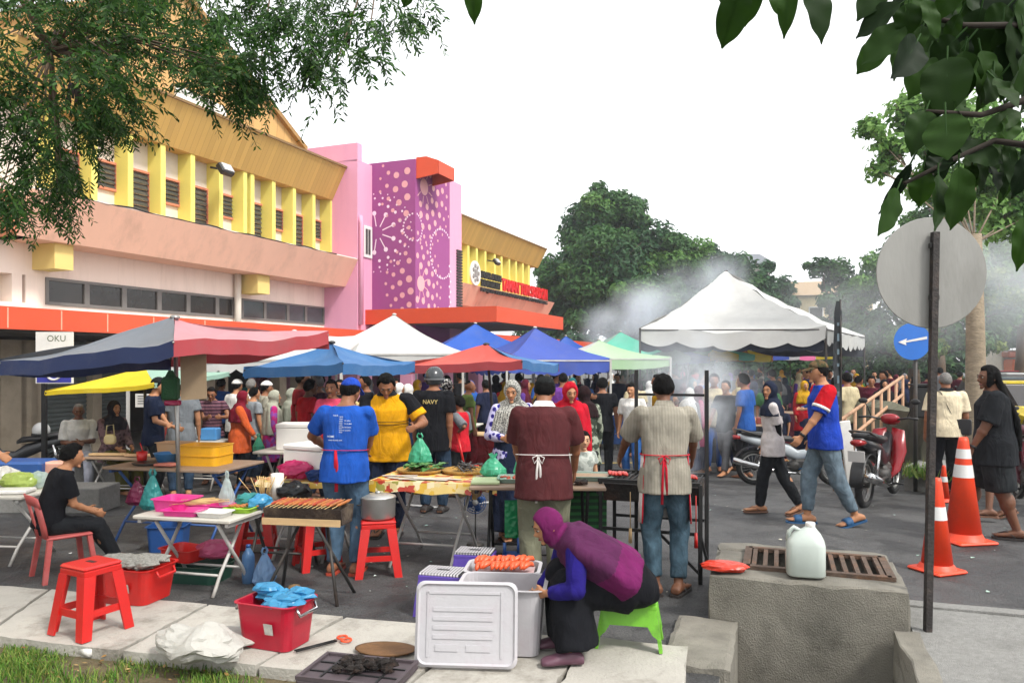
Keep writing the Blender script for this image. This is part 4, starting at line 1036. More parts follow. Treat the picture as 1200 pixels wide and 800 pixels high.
def torso_loft(r, i0, i1, ease, hem=None, top_flat=None, n=22, grow=0.0):
 h = r.h; rs = []
 if hem is not None:
  ease0 = ease+.006
  c, Rm, a, b = r.st[i0]
  for z, k in hem: rs.append(oval(c+Rm@V3((0, 0, z*h)), Rm@V3((1, 0, 0)), Rm@V3((0, 1, 0)), a*h*k+ease0, b*h*k+ease0, n))
 for q_, (c, Rm, a, b) in enumerate(r.st[i0:i1]):
  e_ = ease+(.010 if q_ < 2 else 0); rs.append(oval(c, Rm@V3((1, 0, 0)), Rm@V3((0, 1, 0)), a*h+e_, b*h+e_, n))
 return rs
def limb(mb, pts, rad, n=12, sub=3):
 """tapered limb through its joints, rounded at the bends"""
 P = [V3(p) for p in pts]; out = []; rr = []
 for i in range(len(P)-1):
  for k in range(sub):
   s = k/sub; out.append(P[i].lerp(P[i+1], s)); rr.append(rad[i]+(rad[i+1]-rad[i])*s)
 out.append(P[-1]); rr.append(rad[-1]); mb.tube(out, rr, n)
 for p, q in zip(P[1:-1], rad[1:-1]): mb.ell(p, (q*1.0,)*3, 10, 6)
def hand_geo(mb, w, d, side, h, curl=.6, palm=None):
 """palm, four unequal bent fingers and a thumb leaving the side of the palm"""
 d = d.normalized(); s = h/1.7
 inn = palm if palm is not None else V3((-side, .15, 0)); inn = inn-d*inn.dot(d)
 if inn.length < .1: inn = V3((0, 1, 0))-d*d.y
 inn.normalize(); ax = d.cross(inn).normalized()           # across the palm
 if ax.y*1+ax.z*.2 < 0: ax = -ax                            # thumb side faces forward
 pl = .088*s
 rs = [oval(w+d*(t*pl), ax, inn, wd*s, th*s, 12) for t, wd, th in ((-.1, .021, .017), (.2, .032, .016), (.7, .041, .014), (1.0, .040, .011))]
 mb.rings(rs)
 for k, (off, ln, rd) in enumerate(((.029, .070, .0088), (.0095, .079, .0090), (-.0105, .073, .0086), (-.029, .058, .0078))):
  b = w+d*(pl*.93)+ax*(off*s); dd = (d+ax*(off*2.2)).normalized(); pts = [b]; cur = b
  for m_ in range(3):
   a = curl*(.55+.35*m_); dd = (dd*math.cos(a)+inn*math.sin(a)).normalized() if m_ or curl > 0 else dd
   cur = cur+dd*(ln*s*(.42, .32, .26)[m_]); pts.append(cur)
  mb.tube(pts, [rd*s, rd*s, rd*.92*s, rd*.72*s], 8)
 b = w+d*(pl*.25)+ax*(.030*s); d1 = (d*.75+ax*.65+inn*.35).normalized(); d2 = (d*.95+ax*.15+inn*.5).normalized()
 mb.tube([b-ax*.012*s, b+d1*.038*s, b+d1*.038*s+d2*.03*s], [.012*s, .0105*s, .0085*s], 8)
 return inn
def foot_geo(mb, a, toe, h, bare=True, grow=0.0):
 s = h/1.7; t = toe.normalized(); side = t.cross(V3((0, 0, 1))).normalized(); up = side.cross(t).normalized();
 hl = a-up*(.042*h)                                        # point under the ankle at the sole
 L_ = .145*h; g_ = grow; rs = []
 for x, wd, ht in ((-.052*h, .022*h, .030*h), (-.03*h, .025*h, .045*h), (.0, .024*h, .05*h), (.035*h, .026*h, .040*h), (.075*h, .031*h, .026*h), (.1*h, .029*h, .02*h), (.115*h, .018*h, .013*h)):
  c = hl+t*x+up*(ht/2); rs.append(oval(c, side, up, wd+g_, ht/2+g_, 14, 2.6))
 mb.rings(rs)
 if bare:
  for k, o in enumerate((.019, .009, .0, -.009, -.018)):
   q = hl+t*(.098*h-abs(k-0)*.004*h)+side*(o*h*1.15)+up*(.009*h); mb.tube([q, q+t*.018*h, q+t*(.03 if k == 0 else .026)*h-up*.002*h], [.0085*h if k == 0 else .006*h, .007*h if k == 0 else .0055*h, .004*h], 7)
def fold_disp(seed, amp, f=9.0, stretch=.5):
 def fn(c):
  p = V3((c.x*f+seed, c.y*f, c.z*f*stretch+seed*.3)); q = noise.noise(p)+.5*noise.noise(p*2.1+V3((7, 1, 3)))
  return amp*(1-abs(q)*2.2) if False else amp*q
 return fn
PID = [0]
def make_person(label, loc, yaw, H=1.65, g=1.0, tone='tan', res=1.0, face=False, top=None, legs=None, hair='short', hairm=None, hat=None, hijab=None, shoes='slippers', shoem=None, group=None, curl=(.6, .6), palm=(None, None), extra=None, **pose):
 """build one person: a single body skin plus clothing, hair and headwear as parts
       top = dict(m, sleeve 0..1, hem, ease); legs = dict(kind trousers|shorts|skirt, m, to)"""
 PID[0] += 1; sd = PID[0]*3.7
 r = rig(H, g, **pose); h = H
 t = thing('person', label, 'person', V3(loc)+V3((0, 0, (.020 if shoes != 'shoes' else .006) if shoem else 0)), R(yaw), group)
 gg = 1+(g-1)*.7
 # ---- body
 b = MB()
 rs = [oval(c, Rm@V3((1, 0, 0)), Rm@V3((0, 1, 0)), a*h, bb*h, 20) for c, Rm, a, bb in r.st]; b.rings(rs)
 b.tube([r.Sc, r.Nk, r.Hc+r.Rh@V3((0, -.01*h, -.02*h))], [.036*h*gg, .031*h*gg, .031*h*gg], 14)
 rs = []
 for j in range(17):
  el = max(-1.54, min(1.54, -math.pi/2+math.pi*j/16)); rs.append([head_pt(r, 2*math.pi*k/24-math.pi, el) for k in range(24)])
 b.rings(rs)
 hs = r.hs/.1
 def hp(x, y, z): return r.Hc+r.Rh@V3((x*hs, y*hs, z*hs))
 b.tube([hp(0, .052, .006), hp(0, .0605, -.010), hp(0, .064, -.019)], [.0045*hs, .007*hs, .009*hs], 8)
 b.ell(hp(0, .056, -.020), (.0125*hs, .008*hs, .006*hs), 8, 6, rot=r.Rh)
 b.ell(hp(0, .047, .014), (.032*hs, .010*hs, .007*hs), 10, 6, rot=r.Rh)
 b.ell(hp(0, .046, -.039), (.016*hs, .007*hs, .006*hs), 8, 6, rot=r.Rh); b.ell(hp(0, .044, -.058), (.016*hs, .012*hs, .010*hs), 8, 6, rot=r.Rh)
 for s in (-1, 1): b.ell(hp(s*.046, -.006, -.008), (.005*hs, .011*hs, .018*hs), 8, 6, rot=r.Rh)
 for i, s in enumerate((-1, 1)):
  limb(b, [r.S[i], r.E[i], r.Wr[i]], [.031*h*gg, .0235*h*gg, .0155*h], 12, 4)
  b.ell(r.E[i].lerp(r.Wr[i], .28), (.0245*h*gg,)*3, 10, 6)
  pm = palm[i]; hand_geo(b, r.Wr[i], r.hd[i], s, h, curl[i], V3(pm) if pm is not None else None)
  limb(b, [r.Hp[i], r.K[i], r.A[i]], [.050*h*gg, .034*h*gg, .0215*h], 14, 4)
  b.ell(r.K[i].lerp(r.A[i], .3)-V3((0, .006*h, 0)), (.033*h*gg, .035*h*gg, .06*h), 12, 8, rot=None)
  if shoes != 'shoes': foot_geo(b, r.A[i], r.toe[i], h, True)
  else: foot_geo(b, r.A[i], r.toe[i], h, False)
 put(remesh(b, .0085*res, 2), 'body', skin(tone), t)
 # ---- face details
 if face:
  for s in (-1, 1):
   e = MB(); e.ell(hp(s*.0185, .0468, .0035), (.0088*hs, .006*hs, .0040*hs), 10, 6, rot=r.Rh); eo = e.build('eye', M_EYEW, t)
   e = MB(); e.ell(hp(s*.0185, .0520, .0035), (.0048*hs, .003*hs, .0046*hs), 8, 6, rot=r.Rh); e.build('iris', M_EYE, eo)
   e = MB(); e.tube([hp(s*.007, .0555, .0165), hp(s*.018, .0555, .020), hp(s*.031, .047, .0155)], [.0014*hs, .0022*hs, .001*hs], 6); e.build('eyebrow', M_BROW, t)
  e = MB(); e.tube([hp(-.0145, .049, -.0385), hp(0, .0555, -.0375), hp(.0145, .049, -.0385)], [.002*hs, .0042*hs, .002*hs], 8); e.build('mouth', M_LIP, t)
  if face == 'moustache' or face == 'goatee':
   e = MB(); e.tube([hp(-.018, .050, -.032), hp(0, .0585, -.0285), hp(.018, .050, -.032)], [.002*hs, .0045*hs, .002*hs], 8); e.build('moustache', M_BROW, t)
 # ---- top
 if top:
  ease = top.get('ease', .016); hem = top.get('hem', -.06); sl = top.get('sleeve', .55); fl = top.get('flare', 1.06 if hem > -.12 else 1.24)
  m = MB(); hm = [(hem, fl), (hem*.5, 1.03)] if hem < -.02 else []
  m.rings(torso_loft(r, 1, 9, ease, hm))
  if legs and legs['kind'] != 'skirt' and hem < -.02:
   for i in range(2): limb(m, [r.Hp[i], r.Hp[i].lerp(r.K[i], min(.9, (-hem-.012)/.248))], [.056*h*gg+.022, .056*h*gg+.024], 14, 3)
  for i, s in enumerate((-1, 1)):
   sh = r.S[i]-(r.S[i]-r.Sc)*.35; uR = .034*h*gg+ease*.9
   if sl <= 1: pts = [sh, r.S[i], r.S[i].lerp(r.E[i], sl*.45), r.S[i].lerp(r.E[i], sl)]; rad = [uR*.55, uR*.86, uR*.97, uR*(1.08 if sl < .95 else .95)]
   else:
    w_ = r.E[i].lerp(r.Wr[i], min(1.02, (sl-1))); pts = [sh, r.S[i], r.S[i].lerp(r.E[i], .4), r.E[i], w_]; rad = [uR*.55, uR*.84, uR*.88, uR*.82, .021*h+ease*top.get('cuff', .6)]
   limb(m, pts, rad, 14, 3)
  me = remesh(m, .0115*res, 3, .5, fold_disp(sd, .009*top.get('fold', 1), 7.5, .45))
  o = put(me, top.get('name', 'shirt'), top['m'], t); t_shirt = o
  if top.get('sleeve_m'):
   for i in range(2):
    m = MB(); w_ = r.E[i].lerp(r.Wr[i], .98); limb(m, [r.S[i].lerp(r.E[i], .5), r.E[i], w_], [.030*h*gg, .027*h*gg, .0185*h], 12, 3)
    put(remesh(m, .011*res, 2), 'undersleeve', top['sleeve_m'], t)
  if top.get('collar'):
   m = MB(); c = r.Sc+r.R2@V3((0, .004*h, .016*h)); X, Yv = r.R2@V3((1, 0, 0)), r.R2@V3((0, 1, 0)); up = r.R2@V3((0, 0, 1))
   ps = oval(c, X, Yv, .042*h*gg, .043*h*gg, 18); ps2 = oval(c+up*.020*h, X, Yv, .036*h*gg, .037*h*gg, 18); ps3 = oval(c-up*.006*h, X, Yv, .050*h*gg, .050*h*gg, 18)
   m.rings([ps, ps2, [p+up*.003 for p in ps2], ps3], 0, False); put(m.mesh('collar'), 'collar', top['collar'], t)
 # ---- legs
 if legs:
  k = legs['kind']; m = MB(); ease = legs.get('ease', .012)
  if k in ('trousers', 'shorts'):
   rs = [oval(c, Rm@V3((1, 0, 0)), Rm@V3((0, 1, 0)), a*h+ease*kk, bb*h+ease*kk, 22) for (c, Rm, a, bb), kk in zip(r.st[0:4], (.8, .7, .3, .1))]; m.rings(rs)
   for i, s in enumerate((-1, 1)):
    th, kn, hm = .054*h*gg+ease, .040*h*gg+ease, legs.get('hem', .030)*h+ease*.8
    if k == 'shorts':
     q = r.Hp[i].lerp(r.K[i], legs.get('to', 1.0)) if legs.get('to', 1) <= 1 else r.K[i].lerp(r.A[i], legs['to']-1)
     pts = [r.Hp[i]+V3((0, 0, .0)), r.Hp[i].lerp(r.K[i], .5), q]; rad = [th*1.02, th*1.03, th*1.02]
    else:
     pts = [r.Hp[i], r.K[i], r.K[i].lerp(r.A[i], .6), r.A[i].lerp(r.K[i], legs.get('up', .02))]; rad = [th, kn, (kn+hm)/2*1.02, hm]
    limb(m, pts, rad, 16, 4)
   put(remesh(m, .0125*res, 3, .5, fold_disp(sd+5, .009*legs.get('fold', 1), 10, .8)), k, legs['m'], t)
  elif k == 'skirt':
   to = legs.get('to', .06)*h; mid = (r.A[0]+r.A[1])/2; rs = []
   c0, R0_, a0_, b0_ = r.st[3]
   rs.append(oval(c0, R0_@V3((1, 0, 0)), R0_@V3((0, 1, 0)), a0_*h+ease, b0_*h+ease, 30))
   for c, Rm, a, bb in (r.st[2], r.st[1]): rs.append(oval(c, Rm@V3((1, 0, 0)), Rm@V3((0, 1, 0)), a*h+ease*1.4, bb*h+ease*1.4, 30))
   fl = legs.get('flare', 1.25); top_c = r.st[1][0]; n_ = 7
   sp = abs(r.A[0].y-r.A[1].y)*.5+.02*h
   for q in range(1, n_+1):
    s = q/n_; c = V3((top_c.x+(mid.x-top_c.x)*s, top_c.y+(mid.y-top_c.y)*s, top_c.z+(to-top_c.z)*s))
    kx = (r.K[0].x*-1+r.K[1].x)*.5
    a = .1*h*g*(1+(fl-1)*s**1.5)+ease; bb = (.088*h*g+(sp)*s)*(1+(fl-1)*s*.7)+ease
    ring = oval(c, V3((1, 0, 0)), V3((0, 1, 0)), a, bb, 30, 2.1)
    ring = [p+(p-c).normalized()*(.014*h*s*math.sin(7*math.atan2(p.y-c.y, p.x-c.x)+sd)) for p in ring]; rs.append(ring)
   m.rings(list(reversed(rs))); put(remesh(m, .013*res, 1, .5, fold_disp(sd+9, .005, 8, .2)), 'skirt', legs['m'], t)
 # ---- footwear
 if shoem:
  for i in range(2):
   m = MB(); tt = r.toe[i]; side = tt.cross(V3((0, 0, 1))).normalized(); up = side.cross(tt).normalized(); hl = r.A[i]-up*(.042*h)
   if shoes == 'shoes': foot_geo(m, r.A[i], tt, h, False, .006); me = remesh(m, .010*res, 2)
   else:
    out = []
    for x, wd in ((-.058, .018), (-.045, .027), (0, .028), (.06, .034), (.1, .034), (.128, .022)): out.append((x*h, wd*h))
    ring = [hl+tt*x+side*w_ for x, w_ in out]+[hl+tt*x-side*w_ for x, w_ in reversed(out)]
    m.rings([[p-up*.020 for p in ring], [p-up*.001 for p in ring]], 0, True, False)
    if shoes == 'slides':
     rr = [oval(hl+tt*(x*h)+up*.012*h, side, up, .036*h, .03*h*(1 if x < .07 else .8), 14) for x in (.035, .05, .065, .08)]; m.rings(rr)
    else:
     for s in (-1, 1): m.tube([hl+tt*.095*h+up*.02*h, hl+tt*.05*h+side*s*.018*h+up*.034*h, hl+tt*.01*h+side*s*.03*h+up*.004*h], [.005, .0055, .005], 6)
    me = m.mesh('slipper')
   put(me, 'shoe' if shoes == 'shoes' else 'slipper', shoem, t)
 # ---- hair
 hm = hairm or M_HAIR
 if hijab is None and hair:
  def hair_fn(az, el):
   back = 1-math.cos(az)                                  # 0 at the face, 2 behind
   line = .62-.95*smooth_mask(back-.45, .55)*1.0-.25*smooth_mask(back-1.2, .6)   # lowest hair elevation at this azimuth
   if hair == 'bald': line += .9
   d = el-line; tk = {'short': .012, 'full': .022, 'crop': .005, 'bald': .004, 'long': .014}[hair]
   if hair == 'long' and back > .5: d = el+1.2
   return -.012+(tk+.012)*smooth_mask(d, .16)
  hb_ = head_shell(r, lambda a, e: hair_fn(a, e)*(h/1.65))
  if hair == 'long':
   c = r.Hc; bk = (r.Rh@V3((0, -1, 0)))*.4+r.R2@V3((0, -1, 0)); rs = []
   for z, a, d_ in ((.03, .05, .035), (-.03, .054, .05), (-.09, .062, .07), (-.16, .074, .105), (-.24, .080, .130), (-.31, .076, .142), (-.38, .060, .146), (-.43, .035, .146)):
    cc = c+V3((0, 0, z*h))+V3((bk.x, bk.y, 0)).normalized()*d_*h; sx = V3((-bk.y, bk.x, 0)).normalized(); rs.append(oval(cc, sx, V3((bk.x, bk.y, 0)).normalized(), a*h, .022*h, 18))
   hb_.rings(rs)
  me = remesh(hb_, .009*res, 1, .5, lambda c: .0045*noise.noise(V3((c.x*55, c.y*55, c.z*30)))+.003*noise.noise(V3((c.x*25, c.y*25, c.z*25)))); put(me, 'hair', hm, t)
 # ---- headwear
 if hat:
  k = hat['kind']
  if k in ('cap', 'cap_back'):
   sgn = 1 if k == 'cap' else -1
   def fn(az, el): return -.012+(.030)*smooth_mask(el-(.30+.10*math.cos(az)*sgn), .10)
   put(remesh(head_shell(r, lambda a, e: fn(a, e)*(h/1.65)), .009*res, 1), 'cap', hat['m'], t); cap_o = t
   m = MB(); rs = []
   for z in (0, -.004):
    row = []
    for j in range(13):
     a = -1.0+2.0*j/12; row.append((a, z))
    rs.append(row)
   inn = []; out = []
   for j in range(13):
    a = (-1.05+2.1*j/12)+(0 if sgn > 0 else math.pi); p0 = head_pt(r, a, .42, .014); q0 = head_pt(r, a*.8 if sgn > 0 else math.pi+(a-math.pi)*.8, .22, .014)
    ext = math.cos((-1.05+2.1*j/12)*1.35)*.048*h+.004; dirn = r.Rh@V3((0, sgn, -.12)); inn.append(p0); out.append(q0+dirn*max(.0, ext))
   up = r.Rh@V3((0, 0, .006)); m.rings([inn, out, [p-up for p in out], [p-up for p in inn]], 0, False, True, closed=False); m.build('brim', hat.get('brim', hat['m']), t)
  elif k == 'helmet':
   def fn(az, el): return .030+.012*math.cos(el) if el > -.35-.35*(1-math.cos(az))*.5+(.55 if abs(az) < 1.0 else 0) else -.012
   put(remesh(head_shell(r, lambda a, e: fn(a, e)), .010*res, 2), 'helmet', hat['m'], t)
   m = MB(); m.rings([[head_pt(r, a, e, .047) for a in [i*2*math.pi/28 for i in range(28)]] for e in (-.12, .02)], 0, False); m.build('helmet_band', hat['m2'], t)
  elif k == 'kopiah':
   def fn(az, el): return -.012+.036*smooth_mask(el-.28, .08)
   put(remesh(head_shell(r, lambda a, e: fn(a, e)*(h/1.65)), .010*res, 1), 'skull_cap', hat['m'], t)
 if hijab:
  lg = hijab.get('len', .30)
  def fn(az, el):
   a = az/.78; e = (el+.10)/(.72 if el > -.1 else .62); d = math.sqrt(a*a+e*e)-1
   if el < -.9: d = 1
   return -.014+.030*smooth_mask(d, .12)
  m = head_shell(r, lambda a, e: fn(a, e)*(h/1.65), 40, 26)
  rs = []; X, Yv, up = r.R2@V3((1, 0, 0)), r.R2@V3((0, 1, 0)), r.R2@V3((0, 0, 1)); top_c = r.Hc+r.Rh@V3((0, -.012*h, -.062*h))
  wd = hijab.get('wide', 1.0)
  sh = r.Sc+up*.002*h
  seq = [(top_c+r.Rh@V3((0, 0, .03*h)), .044, .050), (top_c, .046, .052), (top_c*.5+(sh+up*.03*h)*.5, .056, .056), (sh+up*.016*h, .078*wd, .060), (sh-up*.012*h, .106*wd, .066)]
  for z in (-.04, -.10, -.16, -.22, -.30, -.38, -.46):
   if z < -lg: break
   seq.append((sh+up*(z*h)+Yv*.004*h, (.112+.024*min(1, -z*8)+.01*min(1, -z*3))*wd, (.082+.02*min(1, -z*4))*(1+(g-1)*.7)))
  for c, a, bb in seq:
   ring = oval(c, X, Yv, a*h*(1+(g-1)*.5), bb*h, 30, 2.0)
   kf = min(1, max(0, (a-.09)*20)); ring = [p+(p-c).normalized()*(.010*h*kf*math.sin(8*math.atan2((p-c).dot(Yv), (p-c).dot(X))+sd)) for p in ring]; rs.append(ring)
  # pointed in front: let the hem rise over the shoulders
  m.rings(list(reversed(rs)))
  put(remesh(m, .0115*res, 2, .5, fold_disp(sd+2, .005, 11, .6)), 'headscarf', hijab['m'], t)
 r.t = t; r.shirt = t_shirt if top else None
 return t, r
def waist_ring(r, zf, ease, n=26):
 """closed loop round the body at height zf (0 = hip, 1 = waist, 2 = chest)"""
 i = 2+zf; k = int(i); f = i-k; a, b = r.st[k], r.st[min(k+1, 8)]
 c = a[0].lerp(b[0], f); Rm = a[1]; return oval(c, Rm@V3((1, 0, 0)), Rm@V3((0, 1, 0)), (a[2]+(b[2]-a[2])*f)*r.h+ease, (a[3]+(b[3]-a[3])*f)*r.h+ease, n), c, Rm
def apron(t, r, m, tie, zf=1.0, ease=.026, bow='long', low=-.20, back=.12):
 """waist apron: front panel reaching round to the hips, waist tie and a bow hanging behind"""
 ring, c, Rm = waist_ring(r, zf, ease); h = r.h
 tb = MB(); tb.tube(ring+[ring[0]], [.008]*(len(ring)+1), 6, 0, False, True, .5)
 back_p = min(ring, key=lambda p: (p-c).dot(Rm@V3((0, 1, 0)))); dn = V3((0, 0, -1)); X = Rm@V3((1, 0, 0)); o = -(Rm@V3((0, 1, 0)))*.012
 L_ = {'long': .22*h, 'mid': .17*h}[bow]
 for s, l in ((-.012, L_), (.014, L_*.8)):
  tb.tube([back_p+o, back_p+o*2.2+X*s+dn*l*.35, back_p+o*1.6+X*(s*1.4)+dn*l], [.008, .009, .010], 6, 0, True, True, .45)
 for s in (-1, 1):
  p = back_p+o; tb.tube([p, p+X*(s*.045)+dn*.02+o, p+X*(s*.03)+dn*.065+o, p+dn*.02+o*.6], [.007, .009, .008, .006], 6, 0, True, True, .5)
 tb.build('apron_tie', tie, t)
 p = MB(); rows = []
 for zz in (0, .33, .66, 1):
  z = zf*(1-zz)+(0)*zz; rg_, cc, Rq = waist_ring(r, max(z, 0), ease*.9+.012*zz, 40); drop = (low*h)*zz+.0
  row = []
  for k in range(40):
   q = rg_[k]; d = (q-cc); f = d.dot(Rq@V3((0, 1, 0)))
   row.append((math.atan2(d.dot(Rq@V3((1, 0, 0))), f), q+V3((0, 0, drop))))
  row.sort(key=lambda e: e[0]); rows.append([q for a, q in row if abs(a) < math.pi*.5+back+.35*(0)])
 n = min(len(x) for x in rows); rows = [x[(len(x)-n)//2:(len(x)-n)//2+n] for x in rows]
 p.rings(rows, 0, False, True, closed=False); ob = p.build('apron', m, t)
 s_ = ob.modifiers.new('thick', 'SOLIDIFY'); s_.thickness = .004
 e = MB(); e.tube([x[0] for x in rows], .006, 6); e.tube([x[-1] for x in rows], .006, 6); e.build('apron_piping', tie, t)
def print_on(t, shirt, txts, back=True, mats=None, name='shirt_print'):
 """printed marks laid on the cloth; txts: (text, x, z, height, material index)"""
 me = shirt.data; bv = BVHTree.FromPolygons([v.co.copy() for v in me.vertices], [tuple(p.vertices) for p in me.polygons])
 s = -1 if back else 1; mb = MB()
 for txt, x, z, hh, mi in txts:
  vs, fs = text_mesh(txt, 1.0, height=hh, bold=.01)
  if not vs: continue
  wd = max(v.x for v in vs); out = []
  for v in vs:
   xx = (x+v.x-wd/2)*(1 if back else -1); o = V3((xx, s*1.0, z+v.y)); hit, nr, _, _ = bv.ray_cast(o, V3((0, -s, 0)))
   out.append((hit+V3((0, s*.0035, 0))) if hit else V3((xx, s*.1, z+v.y)))
  mb.add(out, fs, mi)
 return mb.build(name, mats, t)
# ================================================================== materials of the market things
def plast(name, col, rough=.38, dirt=None, damt=.35, var=.10):
 if dirt is None: c = [int(col[i:i+2], 16) for i in (1, 3, 5)]; dirt = '#%02x%02x%02x' % tuple(int(v*.55+40) for v in c)
 return mat(name, col, rough, var, 3, .06, 60, spec=.5, dirt=dirt, dscale=5, damt=damt)
P_RED = plast('plastic red', '#c4201c', .35, '#8a2a24', .3); P_RED2 = plast('plastic faded red', '#b5524e', .5, '#cc8888', .4); P_CRIM = plast('plastic crimson', '#a8122c', .35, '#6d1020', .4)
P_GREEN = plast('plastic lime', '#6fb32e', .45, '#3d5a22', .7); P_PURP = plast('plastic violet', '#5a45a0', .45, '#3c2f6a', .4); P_PINK = plast('plastic pink', '#d8368c', .35); P_YEL = plast('plastic yellow', '#d9a018', .4, '#a87a18', .4)
P_WHITE = plast('plastic white', '#d6d4cf', .4); P_BLUE = plast('plastic blue', '#4a8cc8', .35); P_DBLUE = plast('plastic dark blue', '#1f4a86', .4); P_BEIGE = plast('plastic beige', '#c9a27a', .5); P_LIME = plast('plastic yellow green', '#9cc832', .4)
P_BLACK = plast('plastic black', '#171718', .5); P_ORANGE = plast('cone orange', '#e0401a', .5, '#a8381c', .4); P_GREY = plast('plastic dark grey', '#4a4044', .6, '#2c2628', .5)
M_STEEL = mat('steel', '#9b9a96', .35, .1, 6, .1, 60, metal=.85); M_STEELW = mat('white steel tube', '#b5b3ae', .45, .15, 8, dirt='#7a6a55', damt=.4); M_STEELD = mat('dark steel', '#3b3a38', .55, .25, 8, metal=.4, dirt='#6b4a35', damt=.4)
M_BLKSTEEL = mat('black steel', '#161616', .55, .3, 12, metal=.3); M_BLUESTEEL = mat('blue steel', '#27508c', .5, .1); M_ALUPOT = mat('aluminium pot', '#bcbab4', .36, .12, 5, .25, 14, metal=.7)
M_FOAM = mat('white foam', '#dcdad4', .85, .04, 4, .15, 120); M_RUBBER = mat('rubber', '#141414', .8, .2, 30, .3, 60); M_CHROME = mat('chrome', '#b8b8b8', .15, .05, metal=1.)
M_WOODP = mat('plywood', '#b89a70', .8, .15, 3, .2, 30, stretch=(.3, 4, 1)); M_WTOP = mat('table top white', '#bdb9ae', .6, .08, 4, dirt='#8d8068', damt=.5); M_BTOP = mat('table top brown', '#8b7460', .55, .15, 3, stretch=(.4, 3, 1))
M_CHAR = mat('charcoal soot', '#1c1613', .95, .4, 20, .6, 40, dirt='#5a3a28', dscale=6, damt=.5); M_RUSTGRILL = mat('soot iron', '#3a2f28', .8, .4, 9, .5, 40, metal=.3, dirt='#8a7a66', dscale=4, damt=.6)
M_BASKET = mat('winnow basket', '#a8803c', .85, .2, 50, .8, 110); M_CARD = mat('cardboard', '#8d7a60', .85, .08, 4, .1, 30); M_PAPER = mat('newsprint', '#b9b6ae', .85, .3, 30); M_LEAFT = mat('banana leaf', '#3f7030', .5, .3, 12)
M_FISH = mat('dark fish', '#3a3634', .5, .5, 14); M_MEAT = mat('marinated meat', '#9a3a1c', .45, .3, 30, .4, 90); M_SATAY = mat('satay meat', '#a8642c', .5, .35, 30, .4, 90); M_BAMB = mat('bamboo stick', '#c8a870', .7, .1)
def film(name, col, a=.55):
 """thin plastic film: soft, crinkled, lets some light through"""
 if name in MATS: return MATS[name]
 m, nt, b = newmat(name); L = nt.links.new
 b.inputs['Base Color'].default_value = (*srgb(col), 1); b.inputs['Roughness'].default_value = .3; b.inputs['Alpha'].default_value = a
 tc = nd(nt, 'ShaderNodeTexCoord'); n = nd(nt, 'ShaderNodeTexVoronoi', i_Scale=22.0); L(tc.outputs['Object'], n.inputs['Vector'])
 bp = nd(nt, 'ShaderNodeBump', i_Strength=.6, i_Distance=.02); L(n.outputs['Distance'], bp.inputs['Height']); L(bp.outputs[0], b.inputs['Normal'])
 tl = nd(nt, 'ShaderNodeBsdfTranslucent'); tl.inputs['Color'].default_value = (*srgb(col), 1); mx = nd(nt, 'ShaderNodeMixShader'); mx.inputs[0].default_value = .35
 L(b.outputs[0], mx.inputs[1]); L(tl.outputs[0], mx.inputs[2]); L(mx.outputs[0], nt.nodes['Material Output'].inputs['Surface'])
 MATS[name] = m; return m
F_GREEN = film('film green', '#4fb890', .85); F_CLEAR = film('film clear', '#cfe0dc', .45); F_PINK = film('film pink', '#c42a68', .9); F_BLUE = film('film blue', '#4aa0cc', .9); F_TEAL = film('film teal', '#3f9a98', .9); F_WHITE = film('film white', '#dcdad4', .95); F_DGREEN = film('film deep green', '#1a8a50', .92)
# ------------------------------------------------------------------ generators
def stool(label, loc, rot, m=P_RED, h=.46, w=.34, tw=.27, group=None, name='plastic_stool'):
 t = thing(name, label, 'stool', loc, R(rot), group); s = MB(); a = tw/2
 s.box((0, 0, h-.014), (tw, tw, .028), ch=.012); s.box((0, 0, h-.045), (tw*.98, tw*.98, .04), ch=.006)
 s.build('seat', m, t)
 hd = MB(); hd.box((0, 0, h+.0005), (.075, .03, .003)); hd.build('hand_hole', P_BLACK, t)
 for sx in (-1, 1):
  for sy in (-1, 1):
   l = MB(); T = V3((sx*(a-.022), sy*(a-.022), h-.06)); Bt = V3((sx*(w/2-.02), sy*(w/2-.02), 0)); ww = .055
   for p, q in ((T, Bt),):
    l.rings([[p+V3((sx*.022, sy*.022, 0)), p+V3((sx*.022, -sy*ww, 0)), p+V3((sx*.008, -sy*ww, 0)), p+V3((sx*.008, sy*.008, 0)), p+V3((-sx*ww, sy*.008, 0)), p+V3((-sx*ww, sy*.022, 0))],
                         [q+V3((sx*.02, sy*.02, 0)), q+V3((sx*.02, -sy*ww*.8, 0)), q+V3((sx*.006, -sy*ww*.8, 0)), q+V3((sx*.006, sy*.006, 0)), q+V3((-sx*ww*.8, sy*.006, 0)), q+V3((-sx*ww*.8, sy*.02, 0))]], 0, True, False)
   l.build('leg', m, t)
 zb = h*.34; k = (w-(w-tw)*zb/h)/2-.018
 for (x0, y0, x1, y1) in ((-k, -k, k, -k), (k, -k, k, k), (k, k, -k, k), (-k, k, -k, -k)):
  b = MB(); b.bar((x0, y0, zb), (x1, y1, zb), .012, .045); b.build('crossbar', m, t)
 return t
